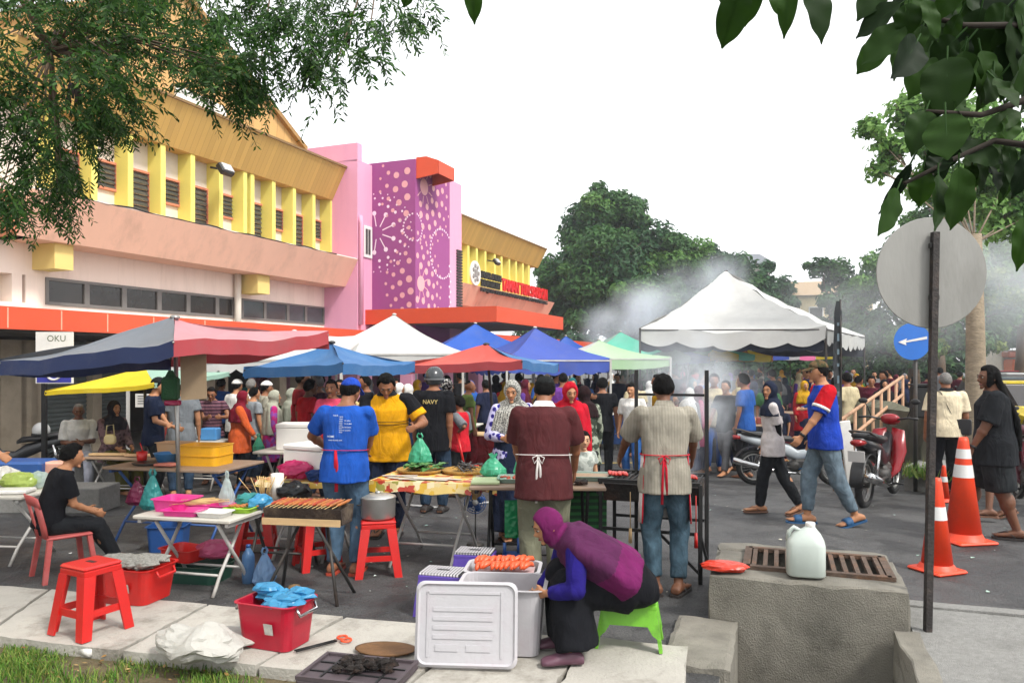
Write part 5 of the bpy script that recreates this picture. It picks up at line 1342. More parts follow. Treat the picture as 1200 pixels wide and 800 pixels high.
def fold_table(label, loc, rot, L_=1.2, Wd=.6, h=.75, mtop=M_WTOP, mleg=M_STEELW, group=None, bent=True, legs_at=.36):
 t = thing('folding_table', label, 'table', loc, R(rot), group); b = MB(); b.box((0, 0, h-.014), (L_, Wd, .028), ch=.006); b.build('tabletop', mtop, t)
 b = MB(); b.box((0, 0, h-.045), (L_*.94, .03, .03)); b.box((-L_*.45, 0, h-.045), (.03, Wd*.9, .03)); b.box((L_*.45, 0, h-.045), (.03, Wd*.9, .03)); b.build('apron_rail', mleg, t)
 for sx in (-1, 1):
  x = sx*L_*legs_at
  for sy in (-1, 1):
   l = MB(); f = sy*(Wd*.5-.04); pts = [(x+sy*.012, -f*.9, h-.05), (x+sy*.012, 0, h*.5), (x+sy*.012, f*.62, h*.24)]
   pts += [(x+sy*.012, f*.86, h*.10), (x+sy*.012, f*1.05, 0)] if bent else [(x+sy*.012, f, 0)]
   l.tube(pts, .014, 8); l.build('leg', mleg, t)
 for sy in (-1, 1):
  l = MB(); f = sy*(Wd*.5-.04)*.62; l.tube([(-L_*legs_at, f, h*.24), (L_*legs_at, f, h*.24)], .011, 6); l.build('stretcher', mleg, t)
 return t
def crumpled(c, r, rg, n=16, k=10, amp=.25, flat=1.0):
 mb = MB(); c = V3(c); sd = rg.uniform(0, 99); rs = []
 for j in range(k+1):
  el = -math.pi/2+math.pi*j/k; row = []
  for i in range(n):
   a = 2*math.pi*i/n; ce = max(.03, math.cos(el)); d = V3((math.cos(a)*ce, math.sin(a)*ce, math.sin(el)))
   q = 1+amp*noise.noise(d*2.2+V3((sd, 0, 0)))+amp*.6*noise.noise(d*5+V3((sd, 4, 0))); row.append(c+V3((d.x*r[0]*q, d.y*r[1]*q, max(-r[2]*.9, d.z*r[2]*q))))
  rs.append(row)
 mb.rings(rs, 0, True, False); return mb
rgb_ = random.Random(77)
def plastic_bag(name, label, loc, w, h, m, handles=True, group=None, cat='plastic bag', hang=False):
 """filled carrier bag: lumpy belly gathered to a knot, two loops above"""
 mb = MB(); rs = []; sd = rgb_.uniform(0, 50)
 prof = [(0, .35), (.03, .78), (.14, 1.0), (.34, .92), (.54, .66), (.70, .40), (.84, .17)]
 for z, k in prof:
  rs.append([V3((math.cos(a)*w/2*k*(1+.22*noise.noise(V3((math.cos(a)*1.6+sd, math.sin(a)*1.6, z*3)))+.06*math.sin(9*a+z*9+sd)), math.sin(a)*w*.36*k*(1+.16*noise.noise(V3((math.cos(a)*2, sd, z*4)))+.06*math.sin(7*a+z*8)), z*h)) for a in [2*math.pi*i/32 for i in range(32)]])
 mb.rings(rs, 0, True, False)
 if handles:
  for s in (-1, 1): mb.tube([(s*.012, 0, h*.80), (s*w*.13, 0, h*.90), (s*w*.06, .0, h*1.0), (s*.004, .006, h*.97)], [.014, .014, .010, .008], 7, 0, True, True, .5)
 else:
  mb.rings([[V3((math.cos(a)*w*(.08+.12*z), math.sin(a)*w*.1, h*(.8+.2*z+.04*math.sin(5*a)))) for a in [2*math.pi*i/12 for i in range(12)]] for z in (0, .5, 1)], 0, False, True)
 o = mb.build(name, m, None, loc, rgb_.uniform(0, 6)); return tag(o, label, cat, group)
def tub(mb, L_, Wd, h, t=.008, flare=1.12, lip=.015, m=0):
 """open tray or tub, thin walls and a rolled lip"""
 def rr(l, w, z, c=.18):
  k = min(l, w)*c; o = []
  for sx, sy, a0 in ((1, 1, 0), (-1, 1, 90), (-1, -1, 180), (1, -1, 270)):
   for i in range(5):
    a = R(a0+i*22.5); o.append(V3((sx*(l/2-k)+k*math.cos(a), sy*(w/2-k)+k*math.sin(a), z)))
  return o
 b = 1/flare
 mb.rings([rr(L_*b, Wd*b, 0), rr(L_, Wd, h-.004), rr(L_+lip*2, Wd+lip*2, h-.004), rr(L_+lip*2, Wd+lip*2, h), rr(L_-t, Wd-t, h), rr(L_*b-2*t, Wd*b-2*t, t)], m, True, False)
def tub_thing(name, label, cat, loc, rot, L_, Wd, h, m, group=None, **k):
 mb = MB(); tub(mb, L_, Wd, h, **k); o = mb.build(name, m, None, loc, R(rot)); return tag(o, label, cat, group)
def basket(label, loc, rot, m, L_=.42, Wd=.32, h=.26, hm=None):
 t = thing('plastic_basket', label, 'basket', loc, R(rot)); b = MB(); tub(b, L_, Wd, h, .01, 1.18, .014); b.build('basket_body', m, t)
 for s in (-1, 1):
  q = MB(); q.tube([(s*(L_/2+.012), -.09, h-.02), (s*(L_/2+.03), -.085, h-.06), (s*(L_/2+.03), .085, h-.06), (s*(L_/2+.012), .09, h-.02)], .010, 8); q.build('handle', hm or m, t)
 l = MB(); l.poly([(L_*.06, -Wd/2-.0135+.010, h*.62), (L_*.22, -Wd/2-.0135+.010, h*.62), (L_*.215, -Wd/2*.95-.004+.008, h*.36), (L_*.065, -Wd/2*.95-.004+.008, h*.36)]); l.xf(Matrix.Translation((0, -.006, 0))); l.build('paper_label', M_PAPER, t)
 return t
def cone(label, loc, h, rot=0, bands=2, group='traffic cones'):
 t = thing('traffic_cone', label, 'traffic cone', loc, R(rot), group); r0 = h*.155
 b = MB(); b.box((0, 0, .016), (h*.42, h*.42, .032), ch=.014); b.lathe([(r0*1.25, .03), (r0*1.12, .055), (r0, .09*h)], n=28, caps=False); b.lathe([(r0, .09*h), (r0*.30, h*.96), (r0*.24, h), (r0*.12, h)], n=28, caps=True); b.build('cone_body', P_ORANGE, t)
 zs = [(.62, .74), (.80, .89)] if bands == 2 else [(.56, .70)]
 for za, zb in zs:
  def rad(z): f = (z-.09)/.87; return r0*(1-f)+r0*.30*f+.0025
  s = MB(); s.lathe([(rad(za), za*h), (rad(zb), zb*h)], n=28, caps=False); s.build('reflective_band', mat('reflective white', '#cfcfcc', .35, .08), t)
 return t
# ---- cloth canopies
def canvas(name, c1, tl=.3, dirt='#777777'):
 if name in MATS: return MATS[name]
 m = mat(name, c1, .6, .10, 1.6, .6, 2.6, spec=.3, dirt=dirt, dscale=1.3, damt=.25); nt = m.node_tree; L = nt.links.new; b = nt.nodes['Principled BSDF']
 t_ = nd(nt, 'ShaderNodeBsdfTranslucent'); src = b.inputs['Base Color'].links[0].from_socket; L(src, t_.inputs['Color']); mx = nd(nt, 'ShaderNodeMixShader'); mx.inputs[0].default_value = tl
 L(b.outputs[0], mx.inputs[1]); L(t_.outputs[0], mx.inputs[2]); L(mx.outputs[0], nt.nodes['Material Output'].inputs['Surface']); return m
def panel_grid(A, B, C, n, sag, wr, sd):
 """triangle A (peak) B C as a sagging, slightly wrinkled cloth panel; returns rows from peak to edge"""
 rows = []; nrm = (B-A).cross(C-A).normalized()
 if nrm.z < 0: nrm = -nrm
 for i in range(n+1):
  s = i/n; row = []
  for j in range(n+1):
   t = j/n; p = A+(B-A)*s*(1-t)+(C-A)*s*t
   p = p-V3((0, 0, sag*math.sin(math.pi*s)*(.55+.45*math.sin(math.pi*t))))-V3((0, 0, sag*.5*s*math.sin(math.pi*t)))+nrm*(wr*noise.noise(V3((p.x*1.5+sd, p.y*1.5, p.z*3)))+wr*.8*math.sin((t-.5)*22+s*3)*s*abs(t-.5))
   row.append(p)
  rows.append(row)
 return rows
def canopy(name, label, cat, base, peak, corners, mats, val=.2, valm=None, sag=.1, wr=.03, pole=None, legs=False, scallop=0, ribs=True, group=None, polem=None, leg_top=None, panel_name='canopy_panel', cap=True, sdn=0, per_m=.28):
 """peaked cloth roof over its corners with a hanging valance; one centre pole or a leg under every corner"""
 t = thing(name, label, cat, base, 0, group); O = V3(base); pk = V3(peak)-O; cs = [V3(c)-O for c in corners]; n = 12; N = len(cs); polem = polem or M_STEELD
 for i in range(N):
  A, B = cs[i], cs[(i+1) % N]; rows = panel_grid(pk, A, B, n, sag, wr, i*3.1+sdn); m = mats[i % len(mats)]
  p = MB(); p.rings(rows, 0, False, True, closed=False); e = rows[-1]
  if val:
   per = max(1, int((B-A).length/per_m)); k = 8*per if scallop else n; lo = []; hi = []
   for j in range(k+1):
    s = j/k; f = s*n; q = min(n-1, int(f)); top = e[q].lerp(e[q+1], f-q); d = val*(1-(scallop*(1-abs(math.sin(math.pi*s*per)))))
    out = V3((top.x, top.y, 0))-V3((pk.x, pk.y, 0)); out = out.normalized()*.012*math.sin(s*31+i) if out.length > 0 else out
    hi.append(top); lo.append(top+V3((0, 0, -d))+out)
   p2 = MB(); p2.rings([hi, [(a+b)/2 for a, b in zip(hi, lo)], lo], 0, False, True, closed=False)
  ob = p.build(panel_name, m, t);
  if val: p2.build('valance', (valm[i % len(valm)] if valm else m), t)
 if ribs:
  for c in cs:
   r_ = MB(); r_.tube([pk-V3((0, 0, .06)), pk.lerp(c, .5)-V3((0, 0, .05+sag)), c-V3((0, 0, .03))], .012, 6); r_.build('rib', polem, t)
 if pole is not None:
  b = V3(pole)-O; r_ = MB(); r_.tube([b, V3((pk.x, pk.y, pk.z-.02))], .021, 10); r_.build('pole', polem, t)
 if cap:
  r_ = MB(); r_.ell(pk+V3((0, 0, .01)), (.05, .05, .025), 10, 6); r_.build('finial', polem, t)
 if legs:
  for c in cs:
   r_ = MB(); g_ = gz(c.y+O.y)-O.z; r_.bar((c.x, c.y, g_), (c.x, c.y, c.z), .045, .045); r_.build('leg', polem, t)
  for i in range(N):
   A, B = cs[i], cs[(i+1) % N]; r_ = MB(); r_.bar(A-V3((0, 0, .05)), B-V3((0, 0, .05)), .03); r_.build('eave_bar', polem, t)
 return t
def gazebo(label, px, Y, size, ze, zp, mats, rot=8, val=.22, group='market gazebos', scallop=.0, sag=.16, name='gazebo', **k):
 c = GX(px, Y); h = size/2; Rm = rz(R(rot)); g = gz(Y)
 cs = [V3((c.x, c.y, 0))+Rm@V3((sx*h, sy*h, 0))+V3((0, 0, ze)) for sx, sy in ((-1, -1), (1, -1), (1, 1), (-1, 1))]
 return canopy(name, label, 'canopy tent', (c.x, c.y, g), (c.x, c.y, zp), cs, mats, val, None, sag, .02, None, True, scallop, True, group, M_STEELW, **k)
def parasol(label, px, Y, size, ze, zp, mats, rot=30, n=4, val=.15, group='market parasols', sag=.05):
 c = GX(px, Y); cs = [V3((c.x+size/2*math.cos(R(rot)+2*math.pi*i/n), c.y+size/2*math.sin(R(rot)+2*math.pi*i/n), ze)) for i in range(n)]
 return canopy('parasol', label, 'parasol', (c.x, c.y, gz(Y)), (c.x, c.y, zp), cs, mats, val, None, sag, .02, (c.x, c.y, gz(Y)), False, 0, True, group)
# ---- motorbike (x forward)
def motorbike(label, loc, rot, body, seat=None, extra=None, group='parked motorbikes', plate=True, trim=None, wheel_d=.56, basket_=False, name='motorbike'):
 t = thing(name, label, 'motorbike', loc, R(rot), group); seat = seat or P_BLACK; trim = trim or body; r = wheel_d/2; xf, xr = .62, -.60
 for x, nm in ((xf, 'front_wheel'), (xr, 'rear_wheel')):
  w = MB(); w.torus((x, 0, r), r-.038, .038, rx(R(90)), 32, 10); w.torus((x, 0, r), r-.03, .030, rx(R(90)), 32, 6); wo = w.build(nm, M_RUBBER, t)
  q = MB(); q.torus((x, 0, r), r-.078, .014, rx(R(90)), 30, 6, 0, 1.6); q.build('rim', M_STEEL if nm[0] == 'f' else M_STEEL, wo)
  q = MB()
  for k in range(18):
   a = 2*math.pi*k/18; q.tube([(x+.03*math.cos(a+.5), .012*(-1)**k, r+.03*math.sin(a+.5)), (x+(r-.08)*math.cos(a), 0, r+(r-.08)*math.sin(a))], .0028, 4)
  q.build('spokes', M_STEEL, wo)
  q = MB(); q.lathe([(.02, -.05), (.05, -.045), (.05, .045), (.02, .05)], (x, 0, r), 14, 0, rx(R(90))); q.build('hub', M_STEELD, wo)
 f = MB()
 for s in (-1, 1): f.tube([(xf, s*.065, r), (xf-.10, s*.06, r+.28), (xf-.19, s*.03, r+.50)], [.022, .02, .018], 8)
 f.build('fork', M_STEELD, t)
 f = MB(); f.rings([[V3((xf+math.cos(a)*(r+.03), s, r+math.sin(a)*(r+.03))) for s in (-.055, -.03, .03, .055)] for a in [R(15+12*k) for k in range(12)]], 0, False, True, closed=False); f.build('front_mudguard', body, t).modifiers.new('s', 'SOLIDIFY').thickness = .006
 f = MB(); f.rings([[V3((xr+math.cos(a)*(r+.045), s, r+math.sin(a)*(r+.045))) for s in (-.07, -.05, .05, .07)] for a in [R(50+11*k) for k in range(13)]], 0, False, True, closed=False); f.build('rear_mudguard', P_BLACK, t).modifiers.new('s', 'SOLIDIFY').thickness = .008
 # leg shield, cowl, body
 b = MB()
 for s in (-1, 1):
  b.rings([[V3((.44, s*.03, .83)), V3((.40, s*.17, .80)), V3((.385, s*.175, .80)), V3((.41, s*.03, .82))], [V3((.36, s*.03, .60)), V3((.33, s*.21, .56)), V3((.31, s*.215, .56)), V3((.335, s*.03, .6))], [V3((.25, s*.03, .38)), V3((.20, s*.17, .34)), V3((.185, s*.17, .345)), V3((.23, s*.03, .38))], [V3((.12, s*.03, .27)), V3((.05, s*.11, .26)), V3((.04, s*.11, .27)), V3((.11, s*.03, .28))]], 0, True, True)
 b.build('leg_shield', body, t)
 b = MB(); b.rings([oval(V3((x, 0, z)), V3((0, 1, 0)), V3((-.3, 0, 1)).normalized(), w, h_, 14) for x, z, w, h_ in ((.40, .90, .03, .03), (.42, .92, .10, .06), (.47, .92, .11, .075), (.54, .90, .085, .06), (.58, .88, .04, .03))]); b.build('handlebar_cowl', body, t)
 b = MB(); b.ell((.565, 0, .885), (.03, .07, .05), 12, 8); b.build('headlight', mat('headlamp glass', '#c8cccc', .1, .02), t)
 for s in (-1, 1):
  b = MB(); b.tube([(.43, s*.08, .92), (.38, s*.22, .95), (.34, s*.33, .94)], [.012, .012, .016], 8); hb_ = b.build('handlebar', P_BLACK, t)
  b = MB(); b.tube([(.40, s*.2, .95), (.41, s*.24, 1.06), (.39, s*.27, 1.12)], .006, 6); b.ell((.385, s*.29, 1.14), (.014, .055, .035), 12, 8); b.build('mirror', P_BLACK, t)
 b = MB(); b.rings([oval(V3((x, 0, z)), V3((0, 1, 0)), V3((0, 0, 1)), w, h_, 14, 2.6) for x, z, w, h_ in ((.36, .70, .05, .08), (.22, .50, .06, .07), (.05, .47, .065, .08), (-.10, .55, .085, .11), (-.35, .64, .11, .085), (-.62, .70, .10, .07), (-.85, .76, .05, .04))]); b.build('body_shell', trim, t)
 b = MB(); b.rings([oval(V3((x, 0, z)), V3((0, 1, 0)), V3((0, 0, 1)), w, h_, 14, 2.8) for x, z, w, h_ in ((.02, .69, .05, .03), (-.05, .725, .10, .045), (-.28, .74, .125, .045), (-.5, .785, .12, .045), (-.75, .81, .10, .035), (-.80, .81, .05, .02))]); b.build('seat', seat, t)
 b = MB(); b.tube([(-.55, -.11, .79), (-.80, -.10, .86), (-.90, 0, .87), (-.80, .10, .86), (-.55, .11, .79)], .012, 7); b.build('grab_rail', M_STEELD, t)
 b = MB(); b.rings([oval(V3((x, 0, .745)), V3((0, 1, 0)), V3((0, 0, 1)), w, .035, 10) for x, w in ((-.83, .085), (-.90, .07), (-.93, .03))]); b.build('tail_light', mat('tail lamp red', '#8a1014', .2, .05), t)
 b = MB(); b.box((-.905, 0, .60), (.01, .17, .12), ry(R(-12))); po = b.build('number_plate', P_WHITE if plate == 'white' else P_BLACK, t)
 b = MB(); b.box((.10, 0, .34), (.26, .17, .17), ch=.04); b.tube([(.2, 0, .36), (.33, 0, .40)], [.075, .065], 12); b.lathe([(.02, -.11), (.085, -.105), (.085, .105), (.02, .11)], (.0, 0, .30), 16, 0, rx(R(90))); b.build('engine', M_STEELD, t)
 b = MB(); b.tube([(.25, -.08, .33), (.12, -.12, .2), (-.25, -.13, .22), (-.45, -.14, .28), (-.95, -.14, .40)], [.018, .02, .022, .045, .05], 10); b.build('exhaust', M_CHROME, t)
 for s in (-1, 1):
  b = MB(); b.tube([(.0, s*.09, .30), (xr, s*.10, r)], .018, 6); b.build('swing_arm', M_STEELD, t); b = MB(); b.tube([(xr+.03, s*.11, r+.02), (-.48, s*.115, .64)], [.024, .022], 8); b.build('shock', M_CHROME, t)
  b = MB(); b.tube([(.02, s*.08, .22), (.02, s*.25, .22)], .014, 6); b.build('footpeg', M_RUBBER, t)
 b = MB(); b.tube([(.0, .10, .22), (-.05, .26, .01)], .012, 6); b.build('kickstand', M_STEELD, t)
 return t
# ================================================================== signs, cones, jug and street furniture
p0 = V3(((1087-600)/900*4.88, 4.88, .085))
t = thing('round_sign', 'large round traffic sign seen from its grey bare back on a thin dark pole', 'road sign', p0)
def sgn(px, py): return W(px, py, 4.88)-p0
pm = MB(); a_, b2 = V3((0, 0, -.02)), sgn(1096, 272); pm.bar(a_, b2, .04, .04); pm.build('pole', mat('dark angle iron', '#221d1b', .7, .4, 14, .4, 60, dirt='#6a5a50', dscale=9, damt=.5), t)
c = sgn(1095, 319)+V3((0, .035, 0)); dm = MB(); dm.lathe([(.01, -.004), (.352, -.004), (.355, 0), (.352, .004), (.01, .004)], c, 48, 0, rx(R(90)), sm=False)
dm.build('sign_plate', mat('aluminium back', '#8a8984', .55, .12, 3, .15, 30, metal=.25, dirt='#6e6c66', dscale=4, damt=.6, stretch=(1, 1, .3)), t)
for z in (-.16, .17):
 q = MB(); q.bar(c+V3((-.03, -.03, z)), c+V3((.03, -.03, z)), .02, .03); q.build('clamp', M_STEELD, t)
cone('nearest orange cone with one white band, half hidden by the sign pole', G(1098, 669), .80, 20, 1)
cone('tall orange cone with two white bands between sign pole and long haired person', G(1129, 634), 1.04, 10, 2)
cone('low orange cone farther back behind the tall cone', G(1106, 588), .48, 0, 1)
jl = Q(.83, .18, z1+.003); jl = V3(((944-600)/900*5.22, 5.22, z1+.016))
t = thing('water_jug', 'translucent white plastic jug standing on the iron grate', 'jug', jl, R(-15)); k = .98
m_ = mat('jug plastic', '#b4bdb6', .35, .05, 4); MJ = m_
j = MB(); rs = []
for z, w, d, sh in ((0, .115, .085, 0), (.012, .125, .095, 0), (.21, .125, .095, 0), (.245, .118, .09, 0), (.29, .085, .066, .01), (.32, .045, .042, .025), (.335, .03, .03, .03)): rs.append(oval(V3((sh, 0, z*k)), V3((1, 0, 0)), V3((0, 1, 0)), w, d, 24, 4.0 if z < .22 else 2.6))
j.rings(rs); j.build('jug_body', MJ, t)
j = MB(); j.lathe([(.03, .33*k), (.032, .335*k), (.032, .36*k), (.028, .365*k)], (.03, 0, 0), 16); j.build('cap', P_WHITE, t)
j = MB(); j.tube([(-.03, 0, .30*k), (-.075, 0, .325*k), (-.105, 0, .295*k), (-.115, 0, .23*k)], [.014, .015, .016, .014], 8); j.build('handle', MJ, t)
q = crumpled((0, 0, .03), (.16, .10, .035), rgb_, 18, 8, .2); o = q.build('red_packet', mat('red foil', '#c03018', .3, .25, 12, .4, 30), None, Q(.10, .1, z1+.012), R(-10)); tag(o, 'red crumpled plastic packet lying on the corner of the concrete block', 'packet')
# accessible parking sign
pb = GX(52, 11.3)
t = thing('parking_sign', 'blue and white wheelchair parking sign on dark pole behind the blue canopy', 'sign', pb)
q = MB(); q.bar((0, 0, 0), (0, 0, 2.2), .06); q.build('pole', M_BLKSTEEL, t)
x0, z0 = (45-52)/900*11.3, 1.8+(423-449)/900*11.3-gz(11.3); x1, z1_ = (88-52)/900*11.3, 1.8+(423-389)/900*11.3-gz(11.3)
q = MB(); q.box(((x0+x1)/2, -.05, (z0+z1_)/2), (x1-x0, .03, z1_-z0)); q.build('sign_board', P_WHITE, t)
q = MB(); w_, zb_ = x1-x0, z0+.015; q.box(((x0+x1)/2, -.068, zb_+.17), (w_-.04, .006, .34)); bo = q.build('blue_field', mat('sign blue', '#2a2f8a', .5, .05), t)
q = MB(); cx, cz = (x0+x1)/2+.0, zb_+.15
pts = [V3((cx+.11*math.cos(a), -.074, cz+.11*math.sin(a))) for a in [R(165+13*k) for k in range(14)]]; q.tube(pts, .016, 6, 0, True, False)
q.tube([V3((cx-.03, -.074, cz+.20)), V3((cx-.02, -.074, cz+.06)), V3((cx+.08, -.074, cz+.06)), V3((cx+.12, -.074, cz-.03)), V3((cx+.16, -.074, cz-.01))], .016, 6, 0, True, False); q.ell((cx-.03, -.074, cz+.245), (.026, .012, .026), 10, 6); q.build('wheelchair_symbol', P_WHITE, t)
q = MB(); vs, fs = text_mesh('OKU', height=.09); q.add([V3((v.x+cx-.1, -.067, v.y+z1_-.14)) for v in vs], fs); q.build('sign_lettering', mat('sign olive', '#4d5a3a', .6), t)
# blue arrow sign, banner, utility box, ramp wall, railing and kerb at right
pb = GX(1074, 11.2); t = thing('arrow_sign', 'round blue keep left sign with white arrow behind the grey sign', 'road sign', pb)
q = MB(); q.tube([(0, .03, 0), (0, .03, 2.25)], .03, 8); q.build('pole', M_STEELD, t)
c = W(1069, 400, 11.17)-pb; q = MB(); q.lathe([(.01, -.006), (.265, -.006), (.268, 0), (.01, .006)], c, 36, 0, rx(R(90)), sm=False); q.build('sign_plate', mat('traffic blue', '#1f64b8', .4, .08), t)
q = MB(); yy = c.y-.012
q.add([V3((c.x+x, yy, c.z+z)) for x, z in ((.21, .035), (-.10, -.015), (-.09, -.055), (-.21, -.01), (-.08, .045), (-.095, .01), (.21, .075))], [(0, 6, 5, 1), (1, 5, 4, 3), (1, 3, 2)]); q.build('arrow', P_WHITE, t)
pb = GX(983, 10.6); t = thing('feather_banner', 'tall narrow black banner with pale lettering beside the white marquee', 'banner', pb)
q = MB(); q.tube([(0.03, 0, 0), (.03, 0, 2.1), (.02, 0, 2.72)], .014, 8); q.build('pole', M_STEELD, t)
q = MB(); q.rings([[V3((x+.01*math.sin(z*6), .02*math.sin(z*4+x*9), z)) for x in (-.07, -.02, .03)] for z in [.95+.1*k for k in range(17)]]+[[V3((x*.5, 0, 2.7)) for x in (-.07, -.02, .03)]], 0, False, True, closed=False); bo = q.build('banner_cloth', mat('banner dark', '#1d2226', .7, .3, 4), t)
q = MB()
for k, z in enumerate((1.25, 1.42, 1.62, 1.82, 2.0, 2.2, 2.38)): q.box((-.022, -.03, z), (.03, .004, .045+.03*(k % 3)))
q.build('banner_lettering', mat('banner print', '#55666f', .6, .3, 20), t)
q = MB(); q.box((.06, .05, .60), (.15, .03, .90), ry(R(-7)), ch=.01); o = q.build('white_board', P_WHITE, None, GX(991, 10.5)); tag(o, 'white leaning board at the foot of the black banner', 'board')
M_MOSS = mat('mossy wall', '#5b5a4a', .95, .4, 3, .9, 12, dirt='#2f4020', dscale=2.5, damt=.9); M_RAIL = mat('peeling rail', '#b08a6c', .7, .2, 9, dirt='#7a4a30', damt=.6)
rw = MB(); A, B = GX(1046, 12.2), GX(1092, 11.6)
hts = 1.15
for (p, q_) in ((GX(1040, 13.5), GX(1088, 11.9)),):
 n = 14; f = []; bk = []
 rs = []
 for k in range(n+1):
  s = k/n; p_ = p.lerp(q_, s); h_ = 1.25-.15*s; bul = .12*noise.noise(V3((s*4, 1, 2)))
  rs.append([V3((p_.x-.05+bul*.3, p_.y-.25, gz(p_.y))), V3((p_.x+bul, p_.y-.1+bul, gz(p_.y)+h_*.5)), V3((p_.x+.1, p_.y+.05+bul, gz(p_.y)+h_)), V3((p_.x+.1, p_.y+3.0, gz(p_.y)+h_)), V3((p_.x+.1, p_.y+3, gz(p_.y)))])
 rw.rings(rs, 0, True, True)
tag(rw.build('retaining_wall', M_MOSS), 'mossy bulging stone retaining wall below the ramp railing', 'retaining wall')
t = thing('ramp_railing', 'rusty cream tube railing climbing along the ramp behind the red motorbike', 'railing', GX(985, 11.4)); O_ = GX(985, 11.4)
ra, rb_ = W(978, 497, 11.3), W(1058, 441, 14.6); ra2, rb2 = W(990, 518, 11.3), W(1058, 462, 14.6)
for p, q_ in ((ra, rb_), (ra2, rb2)):
 q = MB(); q.tube([p-O_, q_-O_], .028, 8); q.build('rail', M_RAIL, t)
for k in range(9):
 s = k/8; q = MB(); p = ra.lerp(rb_, s); q.tube([V3((p.x, p.y, gz(p.y)))-O_, p-O_], .026, 8); q.build('post', M_RAIL, t)
kb = MB(); p, q_ = GX(1058, 11.4), GX(1240, 10.2); d = (q_-p).normalized(); s = V3((-d.y, d.x, 0))
rough_box(kb, V3((p.x, p.y, 0)), d, s, (q_-p).length, 1.2, -.3, .24, seed=31, amp=.012); kb_o = kb.build('raised_kerb', M_CONC2); kb_o['kind'] = 'structure'
q = MB(); q.box((0, 0, .25), (.24, .22, .5), ch=.02); q.box((0, 0, .52), (.28, .26, .03)); o = q.build('utility_box', M_BLKSTEEL, None, W(1078, 480, 12.2)+V3((0, 0, .0))); o.location.z = gz(12.2)+1.05; tag(o, 'black utility box standing on top of the mossy wall', 'utility box')
mb = MB()
for k in range(260):
 s = random.random(); p = GX(1066, 11.2).lerp(GX(1092, 11.0), s)+V3((random.gauss(0, .12), random.gauss(0, .2), .24)); a = random.uniform(0, 6.28); h_ = random.uniform(.06, .24); d = V3((math.cos(a)*.12, math.sin(a)*.12, h_)); w_ = V3((-math.sin(a), math.cos(a), 0))*.012
 mb.add([p-w_, p+w_, p+d], [(0, 1, 2)])
tag(mb.build('kerb_weeds', M_GRASS), kind='stuff')
# ================================================================== foreground on the slabs
SZ = SLZ+.008
stool('glossy red plastic stool standing alone on the pale slab', Gz(107, 738, SZ), -28, P_RED, .44, .355, .26)
bl = Gz(157, 700, SZ); bl.z = SZ
t = basket('bright red basket heaped with newspaper beside the teenager', bl, -14, P_RED, .50, .36, .25)
nb = MB()
for k in range(16):
 x, y = rgb_.uniform(-.17, .17), rgb_.uniform(-.11, .11); cc = crumpled((x, y, .255+rgb_.uniform(0, .03)), (.10, .08, .03), rgb_, 10, 6, .5); nb.add(cc.v, cc.f)
o = nb.build('newspaper_heap', mat('newsprint heap', '#86847d', .85, .5, 55), None, bl, R(-14)); tag(o, 'crumpled newspaper heap filling the bright red basket', 'newspaper')
bl = Gz(324, 752, SZ); t = basket('dark crimson basket filled with blue plastic bags', bl, -20, P_CRIM, .40, .30, .27, M_CHROME)
nb = MB()
for k in range(9):
 x, y = rgb_.uniform(-.13, .13), rgb_.uniform(-.09, .09); cc = crumpled((x, y, .27+rgb_.uniform(-.01, .035)), (.10, .07, .035), rgb_, 12, 7, .45); nb.add(cc.v, cc.f)
o = nb.build('blue_bags', F_BLUE, None, bl, R(-20)); tag(o, 'bundle of sky blue plastic bags stuffed in the crimson basket', 'plastic bags')
sk = crumpled((0, 0, .12), (.30, .18, .12), rgb_, 36, 18, .16); me_v = [V3((v.x*(1-.25*(v.z > .16)), v.y, v.z*.8+.018*math.sin(v.x*17+v.y*6))) for v in sk.v]; sk.v = me_v
o = sk.build('white_sack', mat('woven sack', '#a9a7a0', .8, .12, 5, .5, 14, dirt='#7d786c', damt=.5), None, Gz(232, 771, SZ), R(-25)); o.location.z = SZ-.005; tag(o, 'folded white woven sack lying across the slab edge', 'sack')
sk2 = crumpled((0, 0, .035), (.25, .15, .035), rgb_, 24, 10, .12); o = sk2.build('sack_flap', MATS['woven sack'], None, Gz(262, 752, SZ), R(-18)); o.location.z = SZ; tag(o, 'loose flat white sack under the folded sack', 'sack')
t = thing('tongs', 'long metal tongs with orange handles lying on the slab', 'tongs', Gz(383, 755, SZ), R(38));
for s in (-1, 1):
 q = MB(); q.tube([(-.20, s*.012, .008), (.06, s*.009, .012)], [.005, .006], 6); q.build('jaw', M_BLKSTEEL, t)
 q = MB(); q.torus((.115, s*.028, .012), .03, .007, None, 18, 6); q.build('finger_loop', mat('handle orange', '#e0502a', .4), t)
t = thing('crate_lid', 'worn dark plum crate lid with charcoal heaped on it at the slab edge', 'crate lid', Gz(420, 794, SZ), R(-14)); t.location.z = SZ
q = MB(); q.box((0, 0, .02), (.56, .36, .04), ch=.012)
for s in (-1, 1): q.box((s*.27, 0, .045), (.02, .36, .02)); q.box((0, s*.17, .045), (.52, .02, .02))
q.build('lid_body', P_GREY, t)
q = MB()
for x in (-.16, 0, .16): q.box((x, 0, .042), (.012, .31, .010))
for y in (-.06, .06): q.box((0, y, .0425), (.51, .010, .010))
q.build('lid_ribs', P_BLACK, t)
cb = MB()
for k in range(22):
 cc = crumpled((rgb_.gauss(.03, .07), rgb_.gauss(.01, .04), .06+rgb_.uniform(0, .04)), (.035, .025, .022), rgb_, 8, 5, .6); cb.add(cc.v, cc.f)
o = cb.build('charcoal_heap', M_CHAR, None, t.location.copy(), R(-14)); tag(o, 'black charcoal heap on the plum crate lid', 'charcoal')
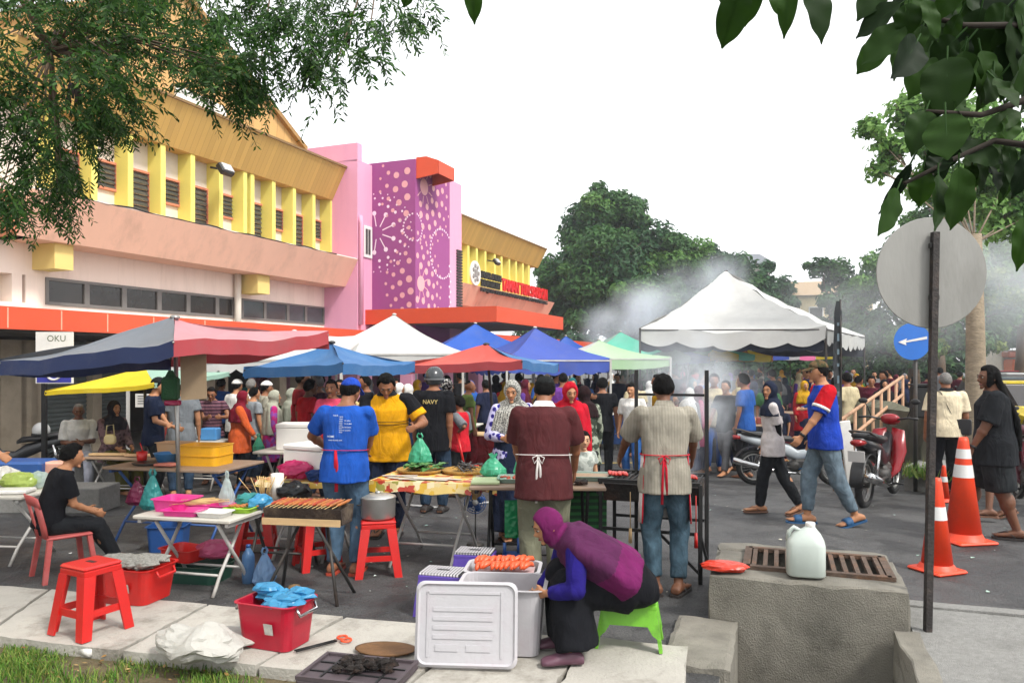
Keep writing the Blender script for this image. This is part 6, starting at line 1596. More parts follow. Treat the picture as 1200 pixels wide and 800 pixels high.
q = MB(); q.lathe([(.01, 0), (.13, 0), (.15, .015), (.135, .016), (.01, .008)], n=30); q.xf(Matrix.Diagonal((1.25, .75, 1, 1))); o = q.build('wooden_plate', mat('worn wood plate', '#6d4c2a', .7, .35, 14, .3, 40, stretch=(1, 6, 1)), None, Gz(452, 762, SZ), R(-8)); tag(o, 'shallow oval wooden plate behind the crate lid', 'plate')
q = MB(); q.tube([(-.05, 0, .025), (.05, 0, .025)], [.025, .027], 14); o = q.build('paper_cup', P_WHITE, None, Gz(102, 766, .02), R(150)); o.location.z = .01; tag(o, 'white paper cup lying at the grass edge', 'cup')
# storage box, its lid, sausages
MT = mat('milky plastic', '#b2b0b3', .4, .06, 4, .1, 30, dirt='#a08a94', dscale=4, damt=.4)
lp = Gz(547, 779, SZ); t = thing('box_lid', 'milky plastic storage box lid standing upright at the slab edge', 'lid', lp, R(-4))
q = MB(); rr = []
def rrect(l, w, k, z):
 o = []
 for sx, sy, a0 in ((1, 1, 0), (-1, 1, 90), (-1, -1, 180), (1, -1, 270)):
  for i in range(6): a = R(a0+i*18); o.append(V3((sx*(l/2-k)+k*math.cos(a), z, sy*(w/2-k)+k*math.sin(a))))
 return o
q.rings([rrect(.57, .46, .05, .0), rrect(.58, .47, .05, -.02), rrect(.55, .44, .05, -.03), rrect(.53, .42, .04, -.018)], 0, True, False)
for z in (-.10, -.05, 0, .05): q.box((-.02, -.018, z+.03), (.34, .010, .022))
q.box((-.11, -.018, -.13), (.13, .010, .035)); q.box((.07, -.018, -.13), (.14, .010, .035)); q.box((.2, -.018, .0), (.012, .01, .36)); q.box((-.22, -.018, 0), (.012, .01, .36)); q.box((-.02, -.018, .17), (.42, .01, .012))
q.xf(Matrix.Rotation(R(-9), 4, 'X')); q.xf(Matrix.Translation((0, 0, .235))); q.build('lid_panel', MT, t)
t = thing('storage_box', 'milky plastic storage box beside the seated purple headscarf woman', 'storage box', Gz(590, 756, SZ), R(-6)); t.location.z = SZ
q = MB(); tub(q, .50, .36, .39, .006, 1.12, .02); q.build('box_body', MT, t)
q = MB(); q.poly([(-.21, -.14, .14), (.21, -.14, .14), (.21, .14, .14), (-.21, .14, .14)]); q.build('contents', mat('pale contents', '#b49a9a', .8), t)
t = thing('storage_box', 'second milky storage box behind the first under the sausages', 'storage box', GX(590, 5.25), R(-6)); t.location = (*GX(590, 5.25).xy, .0)
q = MB(); tub(q, .48, .32, .40, .006, 1.1, .02); q.build('box_body', MT, t)
q = MB(); q.poly([(-.21, -.13, .37), (.21, -.13, .37), (.21, .13, .37), (-.21, .13, .37)]); q.build('contents', MATS['pale contents'], t)
M_SAUS = mat('sausage orange', '#d4552c', .35, .2, 20, .1, 60)
for rI in range(2):
 for k in range(11):
  q = MB(); a = rgb_.uniform(-.5, .5); s = .018; L_ = .058
  q.tube([(0, -L_, -.012), (0, -L_*.6, .004), (0, 0, .012), (0, L_*.6, .004), (0, L_, -.012)], [.008, s, s*1.05, s, .008], 9)
  o = q.build('sausage', M_SAUS, None, (GX(590, 5.25).x-.17+.034*k+rgb_.uniform(-.006, .006), 5.20+.10*rI-.02, .415+.012*rI+.003+rgb_.uniform(0, .012)), R(-25+rgb_.uniform(-20, 20))); tag(o, 'orange sausage in the front row on the storage box' if rI == 0 else 'orange sausage in the back row on the storage box', 'sausage', 'front row of sausages' if rI == 0 else 'back row of sausages')
M_DOTS = None
def dot_top():
 m, nt, b = newmat('dotted stool top'); L = nt.links.new; tc = nd(nt, 'ShaderNodeTexCoord'); v = nd(nt, 'ShaderNodeTexVoronoi', i_Scale=44.0, voronoi_dimensions='2D'); v.inputs['Randomness'].default_value = 0; L(tc.outputs['Object'], v.inputs['Vector'])
 mr = nd(nt, 'ShaderNodeMapRange'); mr.inputs['From Min'].default_value = .36; mr.inputs['From Max'].default_value = .42; L(v.outputs['Distance'], mr.inputs['Value']); mx = nd(nt, 'ShaderNodeMix', data_type='RGBA'); L(mr.outputs[0], mx.inputs['Factor']); mx.inputs['A'].default_value = (.62, .6, .62, 1); mx.inputs['B'].default_value = (.02, .02, .02, 1); L(mx.outputs['Result'], b.inputs['Base Color']); b.inputs['Roughness'].default_value = .6; return m
MDT = dot_top()
def step_stool(label, loc, rot, h, m, top, L_=.36, Wd=.26, bridge=True, name='step_stool'):
 t = thing(name, label, 'stool', loc, R(rot)); q = MB(); q.box((0, 0, h-.012), (L_*.82, Wd*.82, .02), ch=.006); q.build('seat', top, t)
 q = MB(); q.box((0, 0, h-.035), (L_*.84, Wd*.84, .03), ch=.006); q.build('seat_rim', m, t)
 hh = MB(); hh.box((0, 0, h-.001), (.09, .025, .004)); hh.build('hand_hole', P_BLACK, t)
 for s in (-1, 1):
  q = MB(); x1_, x0_ = s*L_*.5, s*L_*.40; w1, w0 = Wd*.5, Wd*.40
  def y(s_): return s_
  outer = [(x0_, -w0, h-.03), (x0_, w0, h-.03), (x1_, w1, 0), (x1_, w1*.55, 0), (x0_+(x1_-x0_)*.5, w0*.55, h*.45), (x0_+(x1_-x0_)*.5, -w0*.55, h*.45), (x1_, -w1*.55, 0), (x1_, -w1, 0)]
  inn = [(x-s*.02, y_, z) for x, y_, z in outer]; n = 8
  q.add([V3(v) for v in outer]+[V3(v) for v in inn], [tuple(range(8)), tuple(range(15, 7, -1))]+[(i, (i+1) % 8, 8+(i+1) % 8, 8+i) for i in range(8)]); q.build('leg_panel', m, t)
 for s in (-1, 1):
  q = MB(); outer = [(-L_*.40, s*Wd*.41, h-.03), (L_*.40, s*Wd*.41, h-.03), (L_*.485, s*Wd*.49, .06), (L_*.35, s*Wd*.48, .10), (L_*.28, s*Wd*.45, h*.50), (-L_*.28, s*Wd*.45, h*.50), (-L_*.35, s*Wd*.48, .10), (-L_*.485, s*Wd*.49, .06)]
  inn = [(x, y_-s*.018, z) for x, y_, z in outer]; q.add([V3(v) for v in outer]+[V3(v) for v in inn], [tuple(range(8)), tuple(range(15, 7, -1))]+[(i, (i+1) % 8, 8+(i+1) % 8, 8+i) for i in range(8)]); q.build('side_panel', m, t)
 return t
step_stool('violet folding step stool with dotted top, nearer of the pair', GX(520, 5.5), -14, .31, P_PURP, MDT, .37, .27)
step_stool('violet folding step stool with dotted top, farther of the pair', GX(557, 6.08), -10, .31, P_PURP, MDT, .36, .26)
gs = Gz(738, 752, SZ); gs.z = SZ; step_stool('lime green scuffed plastic step stool under the seated woman', gs, -12, .29, P_GREEN, P_GREEN, .40, .30)
# ================================================================== near stalls
# low white table with trays, left of the grill
T2 = V3((-2.48, 6.12, 0)); fold_table('low white table holding pink trays beside the satay grill', T2, -14, .86, .50, .60, M_WTOP, M_STEELW, legs_at=.32)
def on(base, rot, x, y, z): return base+rz(R(rot))@V3((x, y, z))
r2 = -14
tub_thing('serving_tray', 'deep pink plastic tub at the left end of the low white table', 'tray', on(T2, r2, -.24, .03, .601), r2, .30, .26, .10, P_PINK)
tub_thing('serving_tray', 'flat pink tray lying in front of the deep pink tub', 'tray', on(T2, r2, -.05, -.13, .601), r2+4, .30, .18, .045, P_PINK)
tub_thing('serving_tray', 'pink tray half buried under bamboo skewers', 'tray', on(T2, r2, .05, .11, .601), r2+8, .30, .20, .05, P_PINK)
tub_thing('serving_tray', 'shallow white metal tray at the front of the low table', 'tray', on(T2, r2, .21, -.12, .601), r2, .24, .16, .04, P_WHITE)
tub_thing('serving_tray', 'lime green tray of satay at the right end of the low table', 'tray', on(T2, r2, .31, .10, .601), r2+6, .22, .2, .04, P_LIME)
q = MB()
for k in range(26): x, y = rgb_.gauss(.31, .05), rgb_.gauss(.10, .04); q.ell((x, y, .645), (.022, .012, .010), 8, 5)
o = q.build('satay_heap', M_SATAY, None, T2, R(r2)); tag(o, 'heap of cooked satay pieces in the lime green tray', 'satay')
q = MB()
for k in range(30):
 a = rgb_.gauss(.5, .12); x, y = rgb_.gauss(-.06, .05), rgb_.gauss(.02, .05); z = .66+.001*k; d = V3((math.cos(a), math.sin(a), .03))*.13; q.tube([V3((x, y, z))-d, V3((x, y, z))+d], .0028, 4)
o = q.build('skewer_bundle', M_BAMB, None, T2, R(r2)); tag(o, 'bundle of bamboo skewers lying across the pink trays', 'skewers')
plastic_bag('plastic_bag', 'clear carrier bag of white food standing on the low table', on(T2, r2, .10, .20, .60), .17, .30, F_CLEAR)
for k, (x, y, lab) in enumerate(((.28, .24, 'crumpled turquoise plastic bag at the back of the low table'), (.41, .20, 'sky blue plastic sheet beside the turquoise bag'))):
 q = crumpled((0, 0, .06), (.11, .08, .06), rgb_, 14, 8, .35); o = q.build('plastic_bag', F_TEAL if k == 0 else F_BLUE, None, on(T2, r2, x, y, .605), k); tag(o, lab, 'plastic bag')
# crates and tubs under the low table
gp = GX(232, 6.35); tub_thing('dish_tub', 'dark green tub on the road under the low white table', 'tub', gp, -10, .52, .34, .14, plast('plastic bottle green', '#1f4a3c', .45))
tub_thing('dish_tub', 'red plastic tray resting in the dark green tub', 'tub', gp+V3((-.12, .02, .16)), -25, .34, .24, .10, P_RED)
q = crumpled((0, 0, .09), (.16, .11, .08), rgb_, 16, 9, .3); o = q.build('plastic_bag', film('film rose', '#d86a94', .9), None, gp+V3((.13, .03, .15))); tag(o, 'crumpled rose pink plastic bag on the dark green tub', 'plastic bag')
tub_thing('storage_tub', 'dark blue tub on the road behind the low table legs', 'tub', GX(198, 7.35), 5, .34, .28, .24, P_DBLUE)
for px, lab in ((291, 'clear water bottle standing on the road by the grill, left'), (309, None)):
 if lab:
  t = thing('water_bottle', 'tall clear blue water bottle standing under the low table', 'bottle', GX(px, 6.25)); q = MB(); q.lathe([(.01, 0), (.045, .0), (.05, .015), (.05, .2), (.046, .23), (.02, .275), (.015, .29)], n=18); q.build('bottle_body', film('bottle blue', '#6f9fd0', .6), t); q = MB(); q.lathe([(.018, .285), (.018, .31), (.002, .312)], n=12); q.build('cap', P_DBLUE, t)
plastic_bag('plastic_bag', 'pale blue carrier bag on the road beside the water bottle', GX(310, 6.2), .20, .30, film('film pale blue', '#8ab0d8', .8))
stool('red plastic stool behind the grill, left of the blue shirt man', GX(300, 7.15), 10, P_RED, .46, .38, .28)
stool('red plastic stool pushed under the grill beside the jeans', GX(372, 6.75), 30, P_RED, .46, .36, .27)
# blue legged table with yellow crates
T1 = V3((-3.35, 7.88, 0)); T1.z = gz(7.9); r1 = -13; fold_table('brown topped table on blue crossed legs carrying the yellow crates', T1, r1, 1.32, .80, .75, M_BTOP, M_BLUESTEEL, bent=False, legs_at=.40)
for k, z in enumerate((.751, .852)):
 q = MB(); tub(q, .46, .36, .10, .01, 1.02, .008); o = q.build('yellow_crate', P_YEL, None, on(T1, r1, .22, .02, z), R(r1+2)); tag(o, ('lower', 'upper')[k]+' yellow plastic crate of the stack on the brown table', 'crate', 'stacked yellow crates')
q = MB(); q.lathe([(.01, .0), (.10, 0), (.14, .10), (.148, .105), (.135, .10), (.095, .01), (.01, .01)], n=28); o = q.build('basin', P_BLUE, None, on(T1, r1, -.2, .0, .752)); tag(o, 'light blue round basin on the brown table', 'basin')
tub_thing('storage_tub', 'beige square tub behind the light blue basin', 'tub', on(T1, r1, -.28, .22, .752), r1, .34, .22, .19, P_BEIGE)
q = MB(); q.lathe([(.01, 0), (.045, 0), (.055, .11), (.05, .11), (.01, .02)], n=18); q.tube([(.02, 0, .08), (-.02, 0, .20)], .006, 6); o = q.build('red_cup', P_RED, None, on(T1, r1, -.50, -.02, .752)); tag(o, 'red plastic cup with a handle at the left end of the brown table', 'cup')
q = MB(); q.lathe([(.01, 0), (.16, 0), (.175, .02), (.16, .02), (.01, .006)], n=26); o = q.build('round_tray', P_BLACK, None, on(T1, r1, -.32, -.12, .752)); tag(o, 'black round tray under the red cup', 'tray')
q = crumpled((0, 0, .02), (.12, .08, .02), rgb_, 12, 6, .4); o = q.build('cloth_rag', cloth('rag pink', '#c07868'), None, on(T1, r1, -.03, -.25, .752)); tag(o, 'pink folded rag at the front edge of the brown table', 'cloth')
plastic_bag('plastic_bag', 'teal carrier bag hanging in front of the brown table', on(T1, r1, -.02, -.47, .36), .20, .40, F_TEAL)
plastic_bag('plastic_bag', 'maroon carrier bag hanging left of the teal bag', on(T1, r1, -.2, -.46, .40), .20, .28, film('film maroon', '#7a2048', .92))
# satay trough grill
S1 = V3((-1.55, 5.86, 0)); t = thing('satay_grill', 'long soot stained trough grill of satay on crossed legs', 'grill', S1, R(-10))
q = MB(); L_, w_ = .62, .26
q.rings([[V3((s*L_/2, y, z)) for y, z in ((-w_/2, .70), (-w_*.36, .575), (w_*.36, .575), (w_/2, .70), (w_/2-.012, .70), (w_*.33, .59), (-w_*.33, .59), (-w_/2+.012, .70))] for s in (-1, 1)], 0, True, False)
for s in (-1, 1): q.add([V3((s*(L_/2-.006), y, z)) for y, z in ((-w_/2, .70), (-w_*.36, .575), (w_*.36, .575), (w_/2, .70))], [(0, 1, 2, 3)])
q.build('trough', M_RUSTGRILL, t)
q = MB(); q.box((0, 0, .64), (L_-.02, w_*.78, .03)); q.build('coals', M_CHAR, t)
q = MB(); q.bar((-L_/2, -w_/2-.008, .60), (L_/2, -w_/2-.008, .60), .012, .05); q.build('side_rail', M_WOODP, t)
for sx in (-1, 1):
 for sy in (-1, 1):
  q = MB(); q.tube([(sx*.20-sx*.10, -sy*.1, .58), (sx*(.20+.10), sy*.17, 0)], .013, 7); q.build('leg', M_STEELD, t)
for k in range(15):
 q = MB(); x = -.27+.037*k+rgb_.gauss(0, .004); y0 = -.17+rgb_.gauss(0, .008); q.tube([(x, y0, .712), (x+.01, y0+.36, .722)], .003, 4); o = q.build('satay_stick', M_BAMB, None, S1, R(-10)); tag(o, 'satay skewer roasting across the trough grill', 'satay', 'satay sticks on the trough grill')
 q = MB(); pts = [(x+.01*f, y0+.09+.24*f, .716+.004*f) for f in [i/7 for i in range(8)]]; q.tube(pts, [.006, .013, .011, .014, .011, .014, .012, .005], 8); q.build('meat', M_SATAY if k % 3 else M_MEAT, o)
q = MB(); q.lathe([(.005, 0), (.09, 0), (.075, .08), (.04, .16), (.005, .17)], n=10); o = q.build('sack_bundle', mat('jute', '#6b5334', .9, .3, 20, .5, 50), None, GX(345, 5.62)); tag(o, 'small brown jute bundle on the road under the grill', 'bundle')
# pot on stool
sp_ = GX(443, 6.55); stool('bright red plastic stool carrying the metal pot', sp_, 12, P_RED, .46, .39, .29)
t = thing('cooking_pot', 'dented aluminium pot with lid on the red stool', 'pot', sp_+V3((0, 0, .463)), R(20)); q = MB(); q.lathe([(.01, 0), (.125, 0), (.145, .02), (.148, .17), (.152, .178)], n=36); q.build('pot_body', M_ALUPOT, t)
q = MB(); q.lathe([(.156, .178), (.15, .19), (.10, .205), (.02, .212), (.01, .212)], n=36); q.lathe([(.02, .212), (.025, .225), (.01, .232)], n=12); q.build('pot_lid', M_ALUPOT, t)
for s in (-1, 1): q = MB(); q.tube([(s*.148, -.04, .13), (s*.175, -.035, .125), (s*.175, .035, .125), (s*.148, .04, .13)], .006, 7); q.build('handle', M_STEELD, t)
# yellow clothed table
def oilcloth():
 m, nt, b = newmat('printed oilcloth'); L = nt.links.new; tc = nd(nt, 'ShaderNodeTexCoord'); v = nd(nt, 'ShaderNodeTexVoronoi', i_Scale=15.0); v.distance = 'CHEBYCHEV'; L(tc.outputs['Object'], v.inputs['Vector'])
 r = nd(nt, 'ShaderNodeValToRGB'); r.color_ramp.interpolation = 'CONSTANT'; e = r.color_ramp.elements; e[0].color = (*srgb('#d0b46a'), 1); e[1].position = .72; e[1].color = (*srgb('#a8341c'), 1)
 for p_, c in ((.2, '#cdb880'), (.4, '#c8a030'), (.55, '#d8c9a0'), (.66, '#8f8a3a')): k = e.new(p_); k.color = (*srgb(c), 1)
 s = nd(nt, 'ShaderNodeSeparateColor'); L(v.outputs['Color'], s.inputs[0]); L(s.outputs[0], r.inputs[0]); L(r.outputs[0], b.inputs['Base Color']); b.inputs['Roughness'].default_value = .35; return m
M_OIL = oilcloth()
def clothed(label, clabel, base, rot, L_, Wd, h, drops, mleg=M_STEELW, m=None):
 fold_table(label, base, rot, L_, Wd, h, M_WOODP, mleg, legs_at=.30)
 n = 16; q = MB(); a, b = L_/2+.006, Wd/2+.006; z = h+.003
 xs = [-a+2*a*i/n for i in range(n+1)]
 q.rings([[V3((x, -b, z)) for x in xs], [V3((x, b, z)) for x in xs]], 0, False, False, closed=False)
 def skirt_(pts, nrm, d):
  q.rings([pts, [p+V3(nrm)*(.004+.02*abs(math.sin(i*1.1)))-V3((0, 0, d*(1+.12*math.sin(i*.8)))) for i, p in enumerate(pts)]], 0, False, True, closed=False)
 skirt_([V3((x, -b, z)) for x in xs], (0, -1, 0), drops[0]); skirt_([V3((a, -b+2*b*i/n, z)) for i in range(n+1)], (1, 0, 0), drops[1]); skirt_([V3((x, b, z)) for x in xs], (0, 1, 0), drops[2]); skirt_([V3((-a, -b+2*b*i/n, z)) for i in range(n+1)], (-1, 0, 0), drops[3])
 o = q.build('tablecloth', m or M_OIL, None, base, R(rot)); tag(o, clabel, 'tablecloth')
T3 = V3((-.70, 7.02, 0)); r3 = -13; clothed('folding table with bent white legs under the printed yellow oilcloth', 'printed yellow and red oilcloth over the table before the yellow shirt man', T3, r3, .92, .84, .755, (.09, .13, .24, .05))
for (x, y, lab) in ((-.20, .16, 'round winnowing basket of leaves before the yellow shirt man'), (.22, .22, 'round winnowing basket of dark fish on the oilcloth')):
 b0 = on(T3, r3, x, y, .762); q = MB(); q.lathe([(.005, .004), (.20, .008), (.215, .03), (.225, .03), (.21, .0), (.005, .0)], n=36); o = q.build('winnowing_basket', M_BASKET, None, b0); tag(o, lab, 'basket', 'winnowing baskets on the oilcloth')
q = MB(); b0 = on(T3, r3, .22, .22, .775)
for k in range(24): a = rgb_.uniform(0, 6.28); x, y = rgb_.gauss(0, .075), rgb_.gauss(0, .06); d = V3((math.cos(a), math.sin(a), rgb_.uniform(-.1, .5)))*.06; c = V3((x, y, .02+.0015*k)); q.tube([c-d, c, c+d*.7, c+d], [.004, .014, .008, .012], 7, 0, True, True, .5)
o = q.build('fish_pile', M_FISH, None, b0); tag(o, 'pile of small dark fish in the right winnowing basket', 'fish')
q = MB(); b0 = on(T3, r3, -.18, .16, .775)
for k in range(22): c = V3((rgb_.gauss(0, .08), rgb_.gauss(0, .07), .015+.002*k)); broad_leaf(q, c, V3((rgb_.gauss(0, 1), rgb_.gauss(0, 1), .15)), V3((0, 0, 1)), .14, .08, rgb_)
o = q.build('banana_leaves', [M_LEAFT, MVEIN], None, b0); tag(o, 'loose green banana leaf pieces in the left winnowing basket', 'leaves')
q = MB()
for k in range(9): a = rgb_.uniform(-.3, .3); c = V3((rgb_.uniform(-.3, .3), rgb_.uniform(-.34, -.1), .002+.001*k)); d = V3((math.cos(a), math.sin(a), 0))*.16; s = V3((-math.sin(a), math.cos(a), 0))*.03; q.poly([c-d-s, c+d-s, c+d+s, c-d+s])
o = q.build('paper_sheets', mat('paper pale', '#b9aea0', .8, .2, 9), None, on(T3, r3, 0, 0, .76), R(r3)); tag(o, 'pale wrapping paper sheets spread over the oilcloth', 'paper')
# foam boxes behind the grill
T3b = V3((-1.86, 7.15, 0)); clothed('small folding table half hidden by the blue shirt man', 'yellow oilcloth over the small table under the foam boxes', T3b, -12, .80, .60, .72, (.05, .05, .05, .05))
for x, y, z, w, d, h_, rt, lab in ((-.02, .08, .725, .46, .34, .30, -28, 'large white foam box behind the pink bag'), (.24, .16, .725, .34, .30, .28, -40, 'white foam box beside the blue shirt man')):
 t = thing('foam_box', lab, 'foam box', on(T3b, -12, x, y, z), R(rt)); q = MB(); q.box((0, 0, h_*.41), (w, d, h_*.82), ch=.01); q.build('box_body', M_FOAM, t); q = MB(); q.box((0, 0, h_*.915), (w+.012, d+.012, h_*.16), ch=.012); q.build('lid', M_FOAM, t)
q = crumpled((0, 0, .085), (.16, .10, .085), rgb_, 18, 10, .28); o = q.build('plastic_bag', F_PINK, None, on(T3b, -12, -.07, -.19, .727)); tag(o, 'crumpled magenta plastic bag in front of the foam box', 'plastic bag')
q = crumpled((0, 0, .05), (.11, .08, .05), rgb_, 14, 8, .35); o = q.build('cloth_bundle', cloth('navy towel', '#23355f'), None, on(T3b, -12, .16, -.22, .727)); tag(o, 'navy cloth bundle at the edge of the small table', 'cloth')
q = MB(); q.lathe([(.01, 0), (.055, 0), (.055, .22), (.05, .22), (.05, .03), (.01, .02)], n=20); o = q.build('container', P_WHITE, None, W(325, 577, 6.7)); o.location.z = .60; tag(o, 'tall white cylindrical tub of skewers left of the pink bag', 'container')
fold_table('small dark side table behind the low white table', V3((-2.0, 6.72, 0)), -10, .66, .34, .598, M_BTOP, M_STEELD)
q = MB()
for k in range(24): x, y = rgb_.gauss(0, .03), rgb_.gauss(0, .02); q.tube([(x*.6, y*.6, 0), (x*2.4, y*2, .2)], .003, 4)
o = q.build('skewer_bundle', M_BAMB, None, V3((W(314, 577, 6.6).x-.06, 6.66, .60))); tag(o, 'splayed bamboo skewers standing left of the white tub', 'skewers')
q = crumpled((0, 0, .07), (.15, .1, .08), rgb_, 16, 8, .35); o = q.build('plastic_bag', film('film black', '#15171a', .95), None, V3((W(342, 580, 6.6).x, 6.68, .60))); tag(o, 'black plastic bag between the grill and the foam boxes', 'plastic bag')
# black stall table of the brown shirt man
T4 = V3((.22, 6.60, 0)); fold_table('black legged stall table before the maroon shirt man', T4, -2, 1.12, .66, .77, M_BTOP, M_BLKSTEEL, bent=False, legs_at=.36)
q = MB(); q.box((0, 0, .012), (.24, .30, .02), ch=.004); o = q.build('cutting_board', mat('board pale green', '#a9b88a', .6, .08, 6), None, on(T4, -2, -.44, -.08, .771)); tag(o, 'pale green cutting board at the left end of the black table', 'board')
M_TRAYG = plast('tray grey green', '#7d9488', .35)
tub_thing('serving_tray', 'grey tray of dark red meat on the black table', 'tray', on(T4, -2, -.16, .0, .772), -2, .34, .28, .035, M_TRAYG, flare=1.05)
q = MB()
for k in range(40): q.ell((rgb_.gauss(0, .06), rgb_.gauss(0, .05), .02+rgb_.uniform(0, .015)), (.02, .014, .01), 7, 5)
o = q.build('meat_pieces', M_MEAT, None, on(T4, -2, -.16, .0, .772)); tag(o, 'dark red meat pieces in the grey tray', 'meat')
tub_thing('serving_tray', 'shallow grey green tray at the right end of the black table', 'tray', on(T4, -2, .40, .14, .772), -6, .52, .30, .04, M_TRAYG, flare=1.05)
q = MB(); q.poly([(-.22, -.12, .032), (.22, -.12, .032), (.22, .12, .032), (-.22, .12, .032)]); o = q.build('brown_sauce', mat('sauce brown', '#8d7458', .4, .2, 8), None, on(T4, -2, .40, .14, .772), R(-6)); tag(o, 'thin brown marinade in the shallow grey green tray', 'marinade')
q = MB()
for k in range(14): q.tube([(rgb_.gauss(0, .05), -.06, .012+.001*k), (rgb_.gauss(0, .05)+.02, .06, .014+.001*k)], [.008, .014], 6)
o = q.build('grilled_wings', M_CHAR, None, on(T4, -2, .34, -.18, .774)); tag(o, 'dark grilled chicken pieces on the black table front', 'food')
plastic_bag('plastic_bag', 'mint green knotted bag at the back left of the black table', on(T4, -2, -.40, .26, .772), .24, .20, F_GREEN, False)
plastic_bag('plastic_bag', 'mint green bag half hidden behind the maroon shirt', on(T4, -2, -.12, .28, .772), .2, .3, F_GREEN)
q = MB(); q.rings([[V3((x, .01*math.sin(x*30+z*8), z)) for x in (-.07, -.035, 0, .035, .07)] for z in (0, -.12, -.25, -.31)], 0, False, True, closed=False); o = q.build('green_bag', F_DGREEN, None, on(T4, -2, -.2, -.3, .66)); tag(o, 'deep green plastic bag hanging below the black table', 'plastic bag')
q = MB(); q.rings([[V3((x, .03*math.sin(x*9)*(.75-z), z)) for x in [-.28+.56*i/14 for i in range(15)]] for z in (.70, .5, .34, .22)], 0, False, True, closed=False)
def stripes(name, c1, c2, sc=26):
 m, nt, b = newmat(name); L = nt.links.new; tc = nd(nt, 'ShaderNodeTexCoord'); w = nd(nt, 'ShaderNodeTexWave', i_Scale=sc*.16); w.bands_direction = 'Z'; L(tc.outputs['Object'], w.inputs['Vector']); r = nd(nt, 'ShaderNodeValToRGB'); r.color_ramp.interpolation = 'CONSTANT'; r.color_ramp.elements[0].color = (*srgb(c1), 1); r.color_ramp.elements[1].position = .55; r.color_ramp.elements[1].color = (*srgb(c2), 1); L(w.outputs['Fac'], r.inputs[0]); L(r.outputs[0], b.inputs['Base Color']); b.inputs['Roughness'].default_value = .8; return m
o = q.build('green_cloth', stripes('striped cloth', '#1f4a2c', '#2f7a3c', 34), None, on(T4, -2, .34, .30, 0)); tag(o, 'dark green striped cloth hanging under the black table', 'cloth')
t = thing('fan', 'small blue round fan on a thin stand beside the oilcloth table', 'fan', GX(557, 7.5)); q = MB(); fz = 1.8-(588-423)/900*7.5
for rr_ in (.035, .06, .085, .105): q.torus((0, -.03, fz), rr_, .004, rx(R(90)), 24, 5)
for k in range(20): a = k*math.pi/10; q.tube([(.03*math.cos(a), -.035, fz+.03*math.sin(a)), (.105*math.cos(a), -.03, fz+.105*math.sin(a))], .0022, 4)
q.build('fan_guard', M_BLUESTEEL, t)
for k in range(4):
 a = k*math.pi/2+.4; q = MB(); q.ell((.055*math.cos(a), 0, fz+.055*math.sin(a)), (.045, .006, .03), 10, 6, rot=ry(-a)); q.build('fan_blade', P_DBLUE, t)
q = MB(); q.lathe([(.005, -.045), (.022, -.04), (.03, .0), (.03, .05), (.005, .06)], (0, 0, fz), 14, 0, rx(R(-90))); q.build('motor', P_WHITE, t)
q = MB(); q.tube([(0, .03, 0), (0, .03, fz-.02)], .007, 6); q.lathe([(.005, 0), (.09, 0), (.08, .02), (.01, .03)], (0, .03, 0), 18); q.build('stand', M_STEELD, t)
q = MB(); q.lathe([(.005, 0), (.035, 0), (.037, .16), (.02, .19), (.012, .22), (.005, .222)], n=14); o = q.build('sauce_bottle', P_RED, None, GX(584, 6.2)); tag(o, 'red sauce bottle on the road under the black table', 'bottle')
q = MB(); q.box((0, 0, .12), (.2, .16, .24), ch=.01); q.tube([(-.08, -.03, .24), (-.08, -.03, .33)], .015, 8); q.tube([(.04, .02, .24), (.04, .02, .36)], .02, 8); o = q.build('bottle_crate', P_DBLUE, None, GX(603, 6.25)); tag(o, 'dark blue crate of bottles beside the red sauce bottle', 'crate')
# tall barbecue of the plaid shirt man
NRp = V3((1.52, 6.2, 0)); ax_, ay_ = en, ed; t = thing('barbecue', 'black iron barbecue frame with tall posts and crossbar before the khaki shirt man', 'grill', NRp)
def TP(a, d, z): return ax_*(-a)+ay_*d+V3((0, 0, z))
for a, d, zt_, nm in ((0, 0, .80, 'leg'), (.82, 0, .80, 'leg'), (0, .58, 1.72, 'post'), (.62, .58, 1.72, 'post'), (.82, .58, .80, 'leg')):
 q = MB(); q.bar(TP(a, d, 0), TP(a, d, zt_), .030); q.build(nm, M_BLKSTEEL, t)
q = MB(); q.bar(TP(0.02, .58, 1.5), TP(.60, .58, 1.5), .022); q.build('crossbar', M_BLKSTEEL, t)
for d in (0, .58): q = MB(); q.bar(TP(.02, d, .40), TP(.80, d, .40), .025); q.build('stretcher', M_BLKSTEEL, t)
q = MB(); q.bar(TP(.0, .03, .38), TP(0, .55, .08), .022); q.bar(TP(0.02, .1, .06), TP(.4, .1, .42), .022); q.build('brace', M_BLKSTEEL, t)
q = MB()
for k in range(18): q.bar(TP(.03+.045*k, .02, .80), TP(.03+.045*k, .56, .80), .010)
q.bar(TP(0, .0, .80), TP(.84, .0, .80), .03); q.bar(TP(0, .58, .80), TP(.84, .58, .80), .03); q.build('grate', M_BLKSTEEL, t)
q = MB(); c = TP(.41, .29, .70); q.box(c, (.78, .54, .14), rz(math.atan2(en.y, en.x))); q.build('fire_box', M_CHAR, t)
for x, lab in ((.72, 'row of red marinated chicken on the left of the barbecue'), (.14, 'row of red marinated chicken on the right of the barbecue')):
 q = MB()
 for k in range(9): c = TP(x+.018*(k-4), .22+.02*math.sin(k), .83); q.ell(c, (.018, .10, .018), 8, 6, rot=rz(rgb_.gauss(0, .2)))
 o = q.build('grilled_chicken', mat('red marinade', '#b02a1e', .35, .25, 18), None, NRp); tag(o, lab, 'chicken')
